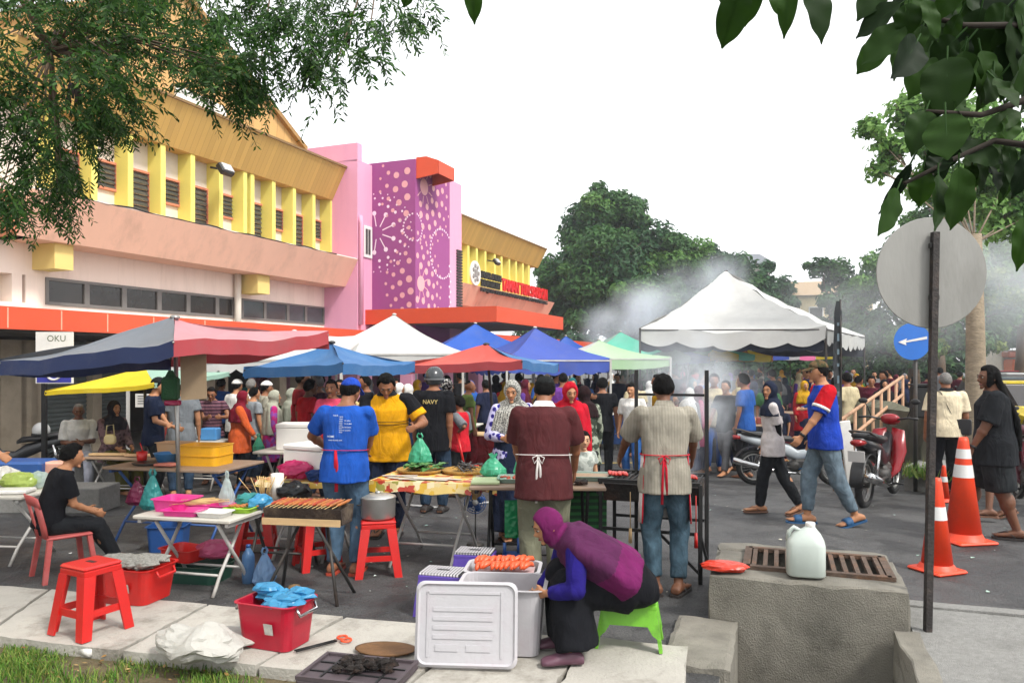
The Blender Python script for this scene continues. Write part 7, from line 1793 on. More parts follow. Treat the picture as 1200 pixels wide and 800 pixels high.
for k, (a, d, lab, mm) in enumerate(((.56, -.02, 'wooden handled basting brush hanging from the barbecue left', M_WOODP), (.03, -.02, 'red handled tongs hanging on the right barbecue leg', P_RED))):
 q = MB(); q.tube([TP(a, d-.02, .72), TP(a, d-.02, .42)], .004, 5); q.tube([TP(a, d-.02, .42), TP(a, d-.02, .30)], [.012, .016], 8, 0); o = q.build('hanging_utensil', mm, None, NRp); tag(o, lab, 'utensil')
# ================================================================== left edge stall and seats
T0 = G(12, 655); T0 = V3((-4.88, 7.05, 0)); fold_table('white folding table with tube legs cut by the left picture edge', T0, -6, 1.3, .62, .62, M_WTOP, M_STEELW, bent=False, legs_at=.40)
for x, y, m_, s, lab, tall in ((.35, .05, film('film lime', '#b8cc6a', .8), (.17, .11, .08), 'pale green bag of buns on the white table', 0), (.48, .12, F_CLEAR, (.09, .08, .08), 'small clear bag of buns behind the seated teenager', 0), (.15, .1, F_WHITE, (.14, .12, .10), 'white plastic bag at the left edge of the table', 0)):
 q = crumpled((0, 0, s[2]), s, rgb_, 16, 9, .22); o = q.build('food_bag', m_, None, on(T0, -6, x, y, .622)); tag(o, lab, 'plastic bag')
q = MB(); q.box((0, 0, .02), (.34, .2, .035), ch=.01); o = q.build('white_tray', P_WHITE, None, on(T0, -6, .42, -.14, .622), .1); tag(o, 'flat white tray at the corner of the left table', 'tray')
q = MB(); q.box((0, 0, .16), (.7, .4, .32), ch=.03); o = q.build('blue_tarp_box', P_DBLUE, None, V3((*GX(25, 9.3).xy, gz(9.3)+.42))); o.location.z = gz(9.3)+.30; tag(o, 'dark blue covered box on the bench behind the left table', 'box')
q = MB(); q.box((0, 0, .15), (1.9, .5, .30), ch=.01); o = q.build('concrete_bench', M_CONC2, None, V3((*GX(38, 9.4).xy, gz(9.4)))); tag(o, 'low concrete ledge behind the left table', 'ledge')
for px, m_, lab in ((46, P_LIME, 'green bottle on the ledge behind the teenager'), (53, P_RED, 'red bottle on the ledge behind the teenager')):
 q = MB(); q.lathe([(.01, 0), (.045, 0), (.045, .18), (.018, .24), (.015, .27), (.004, .272)], n=16); o = q.build('drink_bottle', m_, None, V3((*GX(px, 9.25).xy, gz(9.3)+.302))); tag(o, lab, 'bottle')
q = MB(); q.box((0, 0, .15), (.32, .2, .30), ch=.02); o = q.build('peach_tub', plast('plastic peach', '#d8a08a'), None, V3((*GX(64, 9.3).xy, gz(9.3)+.302))); tag(o, 'peach coloured tub on the ledge beside the red bottle', 'tub')
# red chair of the teenager
chp = V3((-3.76, 6.45, 0)); cyaw = -44
t = thing('plastic_chair', 'faded red plastic armless chair under the seated teenager', 'chair', chp, R(cyaw)); t.scale = (.86, .86, .82)
q = MB(); q.box((0, 0, .43), (.40, .40, .03), ch=.012); q.build('seat', P_RED2, t)
for sx in (-1, 1):
 for sy in (-1, 1):
  q = MB(); q.rings([[V3((sx*.17+dx, sy*.17+dy, .42)) for dx, dy in ((-.022, -.022), (.022, -.022), (.022, .022), (-.022, .022))], [V3((sx*.215+dx, sy*.225+dy, 0)) for dx, dy in ((-.02, -.02), (.02, -.02), (.02, .02), (-.02, .02))]], 0, True, False); q.build('leg', P_RED2, t)
q = MB(); n = 12
for sl_ in ((-.19, -.12), (-.035, .035), (.12, .19)):
 q.rings([[V3((x, -.19-.10*((z-.44)/.44)**1.2-.05*(1-(x/.2)**2), z)) for x in (sl_[0], (sl_[0]+sl_[1])/2, sl_[1])] for z in (.44, .55, .66, .78)], 0, False, True, closed=False)
q.rings([[V3((x, -.19-.10*((z-.44)/.44)**1.2-.05*(1-(x/.2)**2), z-(.03*(x/.2)**4))) for x in [-.2+.4*i/n for i in range(n+1)]] for z in (.77, .82, .87)], 0, False, True, closed=False)
ob = q.build('backrest', P_RED2, t); sm_ = ob.modifiers.new('t', 'SOLIDIFY'); sm_.thickness = .014
# motorbikes
M_SILV = plast('fairing silver', '#a9b0b4', .3); M_BLUEB = plast('fairing blue', '#3a8ac8', .3); M_REDB = plast('fairing red', '#860d18', .25); M_MAR = plast('fairing maroon', '#4a1420', .3); M_BLKB = plast('fairing black', '#1c1d20', .3); M_WHB = plast('fairing white', '#c9c9c6', .3)
pb = GX(930, 12.0); motorbike('silver and light blue motorbike behind the walking pair', pb, -6, M_BLUEB, P_BLACK, trim=M_SILV)
pb = V3((4.86, 10.15, gz(10.1))); RM = motorbike('red and black moped parked beside the mossy wall', pb, 50, M_REDB, P_BLACK, trim=M_BLKB, plate='white'); RM.scale = (1.14,)*3
pb = GX(22, 11.8); motorbike('black moped with a white helmet on its seat at far left', pb, 200, M_WHB, P_BLACK, trim=M_BLKB)
t = thing('helmet', 'white open helmet resting on the black moped seat', 'helmet', pb+rz(R(200))@V3((-.30, 0, .80)), R(30)); q = MB(); q.ell((0, 0, .06), (.125, .14, .125), 20, 12); q.build('shell', M_WHB, t); q = MB(); q.torus((0, 0, .0), .115, .022, None, 24, 8); q.build('helmet_lining', P_BLACK, t)
mk = motorbike('dark maroon moped at the right edge behind the long haired person', V3((6.5, 9.6, gz(9.6))), 70, M_MAR, P_BLACK, trim=M_MAR); freeze(mk)
for k, (px, Y, rt, lab) in enumerate(((1172, 17, 75, 'parked moped just left of the yellow car'), (1158, 18.5, 70, 'parked moped behind the long haired person, beyond the bare trunk'), (1186, 14.2, 100, 'parked moped in front of the yellow car'), (1196, 11.2, 80, 'pale parked moped at the right edge beyond the maroon one'), (1192, 13.0, 95, 'parked moped beyond the pale one at the right edge'), (1150, 21, 85, 'parked moped left of the grey car'), (1140, 24, 95, 'parked moped near the bare trunk'), (1125, 26, 80, 'parked moped beyond the mossy wall'), (1160, 27, 100, 'parked moped between grey car and far truck'), (1112, 28, 85, 'parked moped behind the white polo man'), (1135, 31, 90, 'distant parked moped by the street trees'), (1152, 33, 80, 'distant parked moped before the truck'))):
 dup(mk, GX(px, Y), R(rt), lab)
# ================================================================== canopies
C_NAVY = canvas('canvas navy', '#70757c', .12, '#8a8f98'); C_NAVYE = canvas('canvas navy edge', '#2c3a60', .14); C_RED = canvas('canvas red faded', '#b8848a', .16, '#d8b0ac'); C_REDE = canvas('canvas red edge', '#b0484e', .20)
C_BLUE = canvas('canvas blue', '#3a6a9c', .16, '#8aa4c0'); C_RBLUE = canvas('canvas royal', '#2a58b0', .20); C_PBLUE = canvas('canvas periwinkle', '#4358a8', .20); C_WHITE = canvas('canvas white', '#c4c4c1', .14, '#aaaaaa'); C_RED2 = canvas('canvas coral', '#c8564c', .20, '#d89a90'); C_YEL = canvas('canvas yellow', '#dcc22c', .20, '#e8d860'); C_GRN = canvas('canvas sea green', '#8fb0a0', .16); C_GRW = canvas('canvas pale green', '#a8c8a0', .20); C_GREEN = canvas('canvas green', '#3f9a4a', .20); C_TEAL = canvas('canvas teal', '#58b098', .20); C_ORG = canvas('canvas orange', '#d88a30', .20); C_PUR = canvas('canvas violet', '#5a4a98', .20); C_PNK = canvas('canvas pink', '#d86a98', .20)
pk = W(205, 373, 7.5)
canopy('parasol', 'big square parasol half navy and half faded red over the left stall', 'parasol', GX(208, 7.5), pk, [W(203, 397, 6.55), W(385, 389, 8.3), W(200, 418, 9.6), W(-2, 422, 7.4)], [C_RED, C_RED, C_NAVY, C_NAVY], .14, [C_REDE, C_REDE, C_NAVYE, C_NAVYE], .09, .05, GX(211, 7.42), polem=M_STEEL, group=None)
q = MB(); a = [W(x, y, 7.0) for x, y in ((211, 404), (241, 404), (242, 467), (212, 469))]; o = MB().rings([[p for p in a], [p+V3((0, .012, 0)) for p in a]], 0, True, False).build('cardboard_sign', M_CARD); tag(o, 'plain brown cardboard hanging from the navy and red parasol', 'cardboard')
t = thing('hanging_bag', 'dark green mesh bag hanging by a cord under the parasol', 'bag', W(200, 470, 7.2)); q = MB(); q.box((0, 0, .12), (.15, .10, .22), ch=.02); q.rings([oval(V3((0, 0, .23+.03*k)), V3((1, 0, 0)), V3((0, 1, 0)), .05*(1-.3*k), .04*(1-.3*k), 12) for k in range(3)]); q.build('bag_body', mat('mesh green', '#174a26', .8, .2, 60, .6, 90), t); q = MB(); q.tube([(0, 0, .28), (0, 0, .60)], .004, 5); q.build('cord', P_BLACK, t); q = MB(); q.box((.02, 0, -.015), (.13, .09, .05), ch=.01); q.build('bag_base', film('film magenta', '#b0305a', .95), t)
pk = W(170, 430, 10.8); canopy('parasol', 'low yellow and sea green parasol before the shutters', 'parasol', GX(172, 10.8), pk, [W(181, 449, 10.0), W(269, 436, 11.2), W(170, 436, 12.2), W(53, 458, 10.6)], [C_GRN, C_GRN, C_YEL, C_YEL], .06, None, .03, .015, GX(170, 10.8), group='market parasols')
pk = W(389, 402, 10.2); canopy('parasol', 'faded blue parasol over the group behind the foam boxes', 'parasol', GX(380, 10.2), pk, [W(402, 423, 9.2), W(486, 425, 10.6), W(392, 420, 11.4), W(286, 431, 10.0)], [C_BLUE], .13, None, .07, .045, GX(377, 10.2), group='market parasols')
pk = W(570, 404, 11.4); canopy('parasol', 'coral red parasol with one blue side behind the yellow shirt man', 'parasol', GX(586, 11.4), pk, [W(612, 421, 10.3), W(655, 425, 11.8), W(565, 417, 12.8), W(466, 427, 11.2)], [C_BLUE, C_RED2, C_RED2, C_RED2], .12, [C_BLUE, C_REDE, C_REDE, C_REDE], .07, .04, GX(586, 11.4), group='market parasols')
canopy('canopy_tent', 'long white scalloped awning along the hall front', 'canopy tent', GX(330, 14.2), W(345, 388, 14.8), [W(150, 424, 13.0), W(400, 416, 13.4), W(428, 392, 16.8), W(180, 410, 16.4)], [C_WHITE], .22, None, .12, .03, None, True, .35, True, 'market gazebos', M_STEELW)
gazebo('white peaked gazebo beside the blue parasol', 462, 16.6, 3.0, 1.98, 2.80, [C_WHITE], 3, .2, sag=.14)
gazebo('royal blue peaked gazebo under the orange portico', 557, 20.5, 2.9, 2.05, 2.80, [C_RBLUE], 12, .2)
gazebo('periwinkle blue peaked gazebo right of the coral parasol', 627, 17.6, 2.5, 1.86, 2.56, [C_PBLUE], 24, .3, scallop=.15)
gazebo('small distant blue gazebo behind the periwinkle one', 663, 27, 2.0, 2.1, 2.68, [C_RBLUE], 10, .2)
gazebo('white and green striped gazebo left of the marquee', 702, 19.0, 2.6, 1.90, 2.32, [C_GRW, C_WHITE], 14, .22)
gazebo('pale sea green gazebo veiled in smoke', 727, 22.5, 3.0, 1.95, 2.65, [C_TEAL, C_GRN], 8, .2)
for k, (px, Y, s, ze, zp, ms, rt, lab) in enumerate(((793, 21, 1.9, 1.90, 2.22, [C_PBLUE, C_PUR, C_GRN, C_PBLUE], 10, 'violet and blue parasol under the marquee edge'), (838, 23, 2.3, 1.98, 2.28, [C_TEAL, C_YEL, C_ORG, C_TEAL, C_GREEN, C_YEL], 20, 'rainbow teal and yellow parasol under the marquee'), (872, 24, 1.8, 1.95, 2.2, [C_YEL, C_ORG, C_YEL, C_ORG, C_YEL, C_ORG], 0, 'yellow and orange parasol under the marquee'), (895, 28, 2.0, 2.0, 2.25, [C_PBLUE], 40, 'far blue parasol behind the marquee posts'), (926, 30, 2.0, 2.0, 2.3, [C_PNK, C_WHITE, C_PNK, C_WHITE, C_PNK, C_WHITE], 0, 'far pink and white parasol behind the marquee posts'), (960, 31, 2.2, 2.05, 2.3, [C_YEL, C_WHITE], 15, 'far cream parasol behind the cap man'))):
 parasol(lab, px, Y, s, ze, zp, ms, rt, 8 if len(ms) > 4 else 4)
# big marquee
C_MARQ = canvas('canvas marquee', '#bcbcb9', .12, '#8a8a8a'); MC = GX(862, 20.5); ML, MR = W(750, 397, 18.6), W(975, 392, 18.2)
cs = [W(750, 384, 18.6), W(968, 384, 18.2), W(1013, 394, 24.6), W(800, 397, 25.2)]; zc_ = sum(c.z for c in cs[:2])/2
cs = [V3((c.x, c.y, zc_)) for c in cs]
mq = canopy('marquee', 'large white marquee with scalloped skirt on dark posts', 'marquee', MC, W(851, 318, 21.4), cs, [C_MARQ], .42, None, .22, .10, None, True, .30, True, None, M_STEELD, sdn=4, per_m=.85)
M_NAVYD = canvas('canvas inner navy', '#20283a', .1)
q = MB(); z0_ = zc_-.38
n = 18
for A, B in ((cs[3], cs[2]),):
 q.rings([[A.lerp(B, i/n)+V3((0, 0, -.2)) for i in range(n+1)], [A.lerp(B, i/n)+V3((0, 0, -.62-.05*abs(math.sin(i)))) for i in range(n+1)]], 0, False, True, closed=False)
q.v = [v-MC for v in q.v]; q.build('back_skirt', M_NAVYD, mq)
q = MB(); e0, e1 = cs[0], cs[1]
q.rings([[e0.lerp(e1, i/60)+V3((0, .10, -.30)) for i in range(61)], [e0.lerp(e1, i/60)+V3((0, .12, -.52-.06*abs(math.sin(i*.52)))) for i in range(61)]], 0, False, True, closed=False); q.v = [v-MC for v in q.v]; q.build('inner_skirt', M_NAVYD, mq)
# ================================================================== stalls farther back
def stall(label, px, Y, L_, Wd, rot, m=M_WTOP, h=.78, skirt=None):
 b0 = GX(px, Y); t = fold_table(label, b0, rot, L_, Wd, h, m, M_STEELW, legs_at=.4, bent=False)
 if skirt:
  q = MB(); n = 20; q.rings([[V3((-L_/2+L_*i/n, -Wd/2-.012+.012*math.sin(i*2), z)) for i in range(n+1)] for z in (h-.02, .12)], 0, False, True, closed=False); q.build('table_skirt', skirt, t)
 return b0
b0 = stall('white table with foam box and drinks behind the foam boxes', 372, 8.9, 1.3, .6, -8)
t = thing('foam_box', 'white foam box on the drinks table', 'foam box', on(b0, -8, -.25, .0, .781), 0); q = MB(); q.box((0, 0, .13), (.40, .3, .26), ch=.01); q.build('box_body', M_FOAM, t); q = MB(); q.box((0, 0, .28), (.41, .31, .05), ch=.01); q.build('lid', M_FOAM, t)
for k in range(7):
 q = MB(); q.lathe([(.005, 0), (.035, 0), (.045, .14), (.04, .145), (.005, .13)], n=12); o = q.build('drink_cup', mat('orange drink', '#e0a030', .2, .1), None, W(348+4.6*k, 512, 7.9)+V3((0, .0, 0))); o.location = on(T3b, -12, -.16+.055*k, .30-.03*(k % 2), .725); tag(o, 'plastic cup of orange drink behind the foam boxes', 'drink', 'orange drinks in a row')
q = MB()
for k in range(16): broad_leaf(q, V3((rgb_.gauss(0, .06), rgb_.gauss(0, .05), .03+.003*k)), V3((rgb_.gauss(0, 1), rgb_.gauss(0, 1), .4)), V3((0, 0, 1)), .13, .07, rgb_)
o = q.build('green_herbs', [M_LEAFT, MVEIN], None, on(b0, -8, .12, -.1, .785)); tag(o, 'bunch of green leaves on the drinks table', 'herbs')
for x, lab in ((.02, 'red plastic pail on the drinks table'), (-.45, 'red plastic pail at the left end of the drinks table')):
 q = MB(); q.lathe([(.005, 0), (.08, 0), (.10, .16), (.105, .165), (.09, .16), (.005, .02)], n=20); o = q.build('red_pail', P_RED, None, on(b0, -8, x, .16, .782)); tag(o, lab, 'pail')
b0 = stall('low dark stall table before the seated couple', 150, 10.6, 1.1, .45, -10, M_BTOP, .56)
for k, (x, m_, lab) in enumerate(((-.3, M_WOODP, 'long wooden board on the low dark table'), (.25, P_BEIGE, 'beige tray on the low dark table'))):
 q = MB(); q.box((0, 0, .02), (.5, .12, .03), ch=.005); o = q.build('board', m_, None, on(b0, -10, x, 0, .562)); tag(o, lab, 'board')
b0 = stall('white stall table by the striped shirt seller', 222, 11.6, 1.2, .5, -10, M_WTOP, .74)
for k, (x, m_, lab) in enumerate(((-.3, P_RED, 'red lidded tub on the back stall table'), (0, P_WHITE, 'white carton on the back stall table'), (.35, P_BLUE, 'blue tub on the back stall table'))):
 q = MB(); q.box((0, 0, .09), (.24, .2, .18), ch=.015); o = q.build('food_tub', m_, None, on(b0, -10, x, 0, .742)); tag(o, lab, 'tub')
b0 = stall('wooden crate stall behind the red shirt boy', 570, 13.2, 1.3, .6, -12, M_WOODP, .72, cloth('skirt dark red', '#5a1c20'))
b0 = stall('red clothed stall table behind the patterned headscarf woman', 520, 14.5, 1.4, .6, -12, M_WTOP, .78, cloth('skirt plum', '#6a2440'))
b0 = stall('orange snack stall under the left of the marquee', 855, 14.2, 1.3, .6, -4, M_BTOP, .80, cloth('skirt charcoal', '#22252b'))
for k in range(10):
 q = MB(); q.box((0, 0, .06), (.11, .16, .12), ch=.012); o = q.build('snack_pack', [plast('pack orange', '#8d5a30'), plast('pack red', '#7a3026'), plast('pack cream', '#8d8060'), plast('pack green', '#3f5a2c')][k % 4], None, on(b0, -4, -.55+.12*k, .05*(k % 2), .802)); tag(o, ['orange', 'red', 'cream', 'green'][k % 4]+' snack pack on the snack stall table', 'snack pack', ['orange', 'red', 'cream', 'green'][k % 4]+' snack packs on the stall')
b0 = stall('dark clothed stall under the middle of the marquee', 930, 17.5, 2.0, .7, 0, M_BTOP, .80, cloth('skirt maroon', '#4a1a26'))
b0 = stall('dark clothed stall under the right of the marquee', 1000, 17.0, 1.2, .7, 0, M_BTOP, .80, cloth('skirt navy', '#1f2638'))
b0 = stall('crimson clothed stall beneath the smoke', 800, 18.5, 2.2, .7, 0, M_BTOP, .80, cloth('skirt crimson', '#7a2438'))
b0 = stall('blue clothed stall left of the smoke', 690, 17.5, 1.6, .7, -8, M_WTOP, .78, cloth('skirt blue', '#2c4470'))
# paper notice near the shutter
q = MB(); q.box((0, 0, 0), (.26, .01, .22)); o = q.build('paper_notice', P_WHITE, None, W(168, 469, 12.6)); o.location = W(168, 469, 12.6); tag(o, 'white paper notice hanging under the sea green parasol', 'notice'); q2 = MB()
for k in range(4): q2.box((0, -.008, .07-.04*k), (.18, .002, .012))
q2.build('notice_print', M_SBLK, o)
# houses beyond
def house(label, px, Y, w, d, h, rot, mw, mr, rh, wins):
 t = thing('house', label, 'house', GX(px, Y), R(rot)); q = MB(); q.box((0, 0, h/2), (w, d, h)); q.build('wall', mw, t)
 q = MB(); q.add([V3(p) for p in ((-w/2-.6, -d/2-.6, h), (w/2+.6, -d/2-.6, h), (w/2+.6, d/2+.6, h), (-w/2-.6, d/2+.6, h), (-w/2+1, 0, h+rh), (w/2-1, 0, h+rh))], [(0, 1, 5, 4), (1, 2, 5), (2, 3, 4, 5), (3, 0, 4), (0, 3, 2, 1)]); q.build('roof', mr, t)
 for x, z in wins:
  q = MB(); q.box((x, -d/2-.03, z), (1.2, .1, 1.3)); wo = q.build('window', P_WHITE, t); q = MB(); q.box((x, -d/2-.09, z), (1.0, .02, 1.1)); q.build('pane', M_DARKGLASS, wo)
house('cream two storey house with tan roof behind the smoke', 950, 70, 9, 8, 7.6, -15, mat('house cream', '#d6c49a', .85, .06), mat('roof tan', '#9a8468', .8, .1), 1.6, ((-3, 6), (0, 6), (3, 6), (-3, 2.5), (3, 2.5)))
house('grey roofed house high behind the smoky tree', 855, 95, 9, 8, 13.3, -15, mat('house grey', '#a8a49a', .85, .06), mat('roof grey', '#6a6e74', .8, .1), 1.8, ((-2, 11), (2, 11)))
t = thing('fence', 'grey open panel fence below the big tree behind the hall', 'fence', GX(690, 40), R(-14)); q = MB(); q.box((0, 0, 2.3), (7, .05, .08)); q.box((0, 0, 1.0), (7, .05, .08)); q.build('rail', M_STEELD, t)
for k in range(15): q = MB(); q.bar((-3.5+.5*k, 0, 0), (-3.5+.5*k, 0, 2.6), .07); q.build('post', M_STEELD, t)
# street vehicles at right
def car(label, loc, rot, m, L_=4.0, w=1.65, h=1.45, group='cars in the street'):
 t = thing('car', label, 'car', loc, R(rot), group); q = MB()
 def sec(x, zb, zm, zt_, wb, wt): return [V3((x, -wb/2, zb)), V3((x, -wb/2, zm)), V3((x, -wt/2, zt_)), V3((x, wt/2, zt_)), V3((x, wb/2, zm)), V3((x, wb/2, zb))]
 q.rings([sec(-L_/2, .35, .7, .86, w*.9, w*.8), sec(-L_/2+.15, .2, .8, .98, w, w*.86), sec(-L_/2+.5, .2, .85, 1.0, w, w*.86), sec(L_/2-1.1, .2, .85, .98, w, w*.86), sec(L_/2-.2, .2, .7, .80, w*.97, w*.8), sec(L_/2, .3, .55, .65, w*.85, w*.7)], 0, True, False); q.build('body', m, t)
 q = MB(); q.rings([[V3((x, s*k, z)) for s in (-1, 1)] for x, k, z in ((-L_/2+.35, w*.42, .98), (-L_/2+.75, w*.36, h), (L_/2-1.9, w*.36, h), (L_/2-1.15, w*.42, .96))], 0, False, False, closed=False)
 for s in (-1, 1): q.add([V3((x, s*k, z)) for x, k, z in ((-L_/2+.35, w*.42, .98), (-L_/2+.75, w*.36, h), (L_/2-1.9, w*.36, h), (L_/2-1.15, w*.42, .96))], [(0, 1, 2, 3)])
 q.build('cabin', M_DARKGLASS, t); q = MB(); q.rings([[V3((x, -w*.355, h)), V3((x, -w*.34, h+.04)), V3((x, w*.34, h+.04)), V3((x, w*.355, h))] for x in (-L_/2+.72, L_/2-1.88)], 0, True, False); q.build('roof', m, t)
 for x in (-L_/2+.75, L_/2-.8):
  for s in (-1, 1):
   q = MB(); q.lathe([(.02, -.09), (.27, -.09), (.3, -.06), (.3, .09), (.02, .09)], (x, s*(w/2-.05), .3), 20, 0, rx(R(90))); wo = q.build('wheel', M_RUBBER, t); q = MB(); q.lathe([(.01, -.10), (.17, -.098), (.17, .10), (.01, .102)], (x, s*(w/2-.05), .3), 16, 0, rx(R(90))); q.build('rim', M_STEEL, wo)
 for s in (-1, 1):
  q = MB(); q.box((L_/2-.06, s*w*.34, .58), (.12, .28, .12), ch=.02); q.build('headlight', mat('headlamp glass', '#c8cccc', .1, .02), t); q = MB(); q.box((-L_/2+.02, s*w*.38, .78), (.1, .2, .16), ch=.02); q.build('tail_light', MATS['tail lamp red'], t)
 return t
car('grey hatchback driving up the street beyond the bare trunk', GX(1176, 22), -100, plast('car grey', '#5f686e', .25)); car('yellow small car at the right edge of the street', GX(1207, 17.5), -95, plast('car yellow', '#d0b81c', .25)); car('white car behind the grey hatchback', GX(1197, 30), -98, plast('car white', '#cfcfcf', .25)); car('red car between the white car and the truck', GX(1178, 38), -98, plast('car red', '#8a1f2a', .25))
t = thing('truck', 'orange and white lorry coming down the far street', 'truck', GX(1183, 62), R(-97)); q = MB(); q.box((-.9, 0, 1.7), (3.6, 2.0, 2.3), ch=.05); q.build('cargo_box', plast('lorry white', '#c4bfb6'), t); q = MB(); q.box((1.7, 0, 1.25), (1.5, 1.9, 1.7), ch=.12); q.build('cab', plast('lorry orange', '#c0603a'), t); q = MB(); q.box((1.0, 0, 2.5), (1.8, 2.0, .5), ch=.1); q.build('wind_deflector', plast('lorry orange', '#c0603a'), t); q = MB(); q.box((2.47, 0, 1.6), (.04, 1.6, .6)); q.build('windscreen', M_DARKGLASS, t)
for x in (1.6, -1.8):
 for s in (-1, 1): q = MB(); q.lathe([(.02, -.12), (.4, -.12), (.4, .12), (.02, .12)], (x, s*.85, .4), 18, 0, rx(R(90))); q.build('wheel', M_RUBBER, t)
# ================================================================== the people of the photograph
def L_(loc, yaw, p):
 return Matrix.Rotation(-R(yaw), 3, 'Z')@(V3(p)-V3(loc))
def PP(label, px, Y, yaw, hw=(None, None), fw=(None, None), elw=(None, None), at=None, **k):
 """person standing at a measured place; hands, feet and elbows as world points"""
 loc = V3(at) if at else GX(px, Y)
 hands = tuple(L_(loc, yaw, W(*h)) if h else None for h in hw); feet = tuple(L_(loc, yaw, f) if f is not None else None for f in fw)
 el = tuple(Matrix.Rotation(-R(yaw), 3, 'Z')@V3(e) if e else None for e in elw)
 return make_person(label, loc, yaw, hands=hands, feet=feet, elbow=el, **k)
def cm(n, c, *a, **k): return cloth('cloth '+n, c, *a, **k)
JEANS = cm('jeans', '#42586c', wash=.35); JEANSD = cm('dark jeans', '#2a3a4c', wash=.4); BLK = cm('black', '#15161a'); BLK2 = cm('soft black', '#1d1f22', wash=.25); NAVY = cm('navy', '#1a2236'); WHT = cm('white', '#cfcdc8'); MAROON = cm('maroon', '#4a2426'); KHAKI = cm('khaki shirt', '#8f8a7e', 'vstripe', '#868174', fold=.3); OLIVE = cm('olive trousers', '#6a6a58', wash=.15); BLUE = cm('shirt blue', '#1c4a9c'); YELL = cm('polo yellow', '#cc9212'); REDT = cm('red', '#b8202c'); APRW = cm('apron white', '#cfc8c4'); TIER = cm('tie red', '#b02030'); TIEW = cm('tie white', '#c9c4c0'); GREYC = cm('grey', '#6a6d70'); DENIMG = cm('washed grey denim', '#5d6c76', wash=.3)
CAPB = cm('cap blue', '#1e3f9a'); CAPK = cm('cap black', '#1a1c1c'); CAPC = cm('cap camo', '#5a4a34', 'camo', '#3a3a26'); SLIP = mat('slipper dark', '#2a2422', .7); SLIPB = mat('slipper blue', '#1f4f78', .6); SLIPT = mat('slipper tan', '#6a4a38', .7)
# --- blue shirt man at the grill
t, r = PP('man in royal blue printed T-shirt and blue cap seen from behind at the grill', 404, 6.52, -6, ((386, 529, 6.86), (428, 541, 6.86)), H=1.63, g=1.2, tone='brown', top=dict(m=BLUE, sleeve=.72, hem=-.045), legs=dict(kind='trousers', m=JEANS), hat=dict(kind='cap', m=CAPB), head=(14, -18, 0), lean=5, shoem=mat('slipper orange', '#a8402a', .7), elw=((-1, -.3, -.2), (1, -.3, -.2)), curl=(.5, .4))
ring, c, Rm = waist_ring(r, 1.0, .030); q = MB(); q.tube(ring+[ring[0]], .007, 6, 0, False, True, .5); bp_ = min(ring, key=lambda p: (p-c).y); q.tube([bp_, bp_+V3((.006, -.02, -.10)), bp_+V3((0, -.015, -.24))], [.012, .014, .016], 7, 0, True, True, .5); q.tube([bp_, bp_+V3((.02, -.025, -.12)), bp_+V3((.012, -.02, -.34))], [.010, .012, .016], 7, 0, True, True, .5); q.build('apron_tie', TIER, t)
zz = r.Sc.z
rows = [('TIMBUKTU', -.05, .02), ('ISTANBUL', .02, .03), ('KATHMANDU', .05, -.01), ('BERLIN', .0, -.01), ('PARIS', .0, -.035), ('SYDNEY', .06, -.05), ('TOKYO', .0, -.06), ('MANILA', .0, -.085), ('BANGKOK', .06, -.09), ('ROMA', .0, -.11), ('PENANG', .01, -.135), ('OSAKA', .0, -.16), ('HOME', -.085, -.165), ('www.home.com', -.04, -.2)]
print_on(t, r.shirt, [('|||||||||', .0, zz-.03-.02*0-.018*k-.04, .012, 0) for k in range(8)]+[('HOME', -.085, zz-.235, .017, 0), ('www.home.com', -.045, zz-.262, .013, 0), ('TOUR', -.05, zz-.06, .012, 0), ('TO BALI', .055, zz-.10, .010, 0), ('TO ROMA', .06, zz-.125, .010, 0), ('TO PENANG', .05, zz-.155, .010, 0), ('TO OSAKA', .05, zz-.18, .010, 0)], True, mat('print white', '#c4ccd8', .7, .05))
# --- yellow shirt man
t, r = PP('heavy man in yellow and black polo looking down behind the oilcloth table', 455, 7.95, 176, ((486, 503, 7.62), (430, 538, 7.55)), H=1.68, g=1.36, tone='brown', face=True, top=dict(m=YELL, sleeve=.75, hem=-.06, collar=BLK), legs=dict(kind='trousers', m=NAVY), head=(34, 12, 0), lean=6, hair='full', shoem=SLIP)
ring, c, Rm = waist_ring(r, 2.0, .034); q = MB()
for dz in (-.02, .01): q.tube([p+V3((0, 0, dz)) for p in ring]+[ring[0]+V3((0, 0, dz))], .006, 6, 0, False, True, .5)
q.build('shirt_stripe', BLK, t)
for i in range(2):
 q = MB(); sh = r.S[i]-(r.S[i]-r.Sc)*.4; limb(q, [sh+V3((0, 0, .004)), r.S[i]+V3((0, 0, .004)), r.S[i].lerp(r.E[i], .5)], [.060, .080, .092], 14, 3); put(remesh(q, .012, 2), 'sleeve_panel', BLK, t)
ap = waist_ring(r, 1.2, .032)
plastic_bag('plastic_bag', 'green and white carrier bag held by the yellow shirt man', W(492, 545, 7.6), .24, .32, F_GREEN)
# --- black shirt helmet rider
t, r = PP('rider in black T-shirt and dark helmet walking away behind the yellow shirt man', 508, 9.2, -12, ((None), (527, 517, 9.15)), H=1.70, g=1.12, tone='brown', top=dict(m=BLK, sleeve=.7, hem=-.08), legs=dict(kind='trousers', m=JEANSD), hat=dict(kind='helmet', m=mat('helmet grey', '#34373a', .25, .1), m2=mat('helmet strip', '#7a7d80', .4)), shoes='shoes', shoem=SLIP)
zz = r.Sc.z; print_on(t, r.shirt, [('NAVY', .0, zz-.14, .05, 0)], True, mat('print gold', '#c8b470', .6, .2))
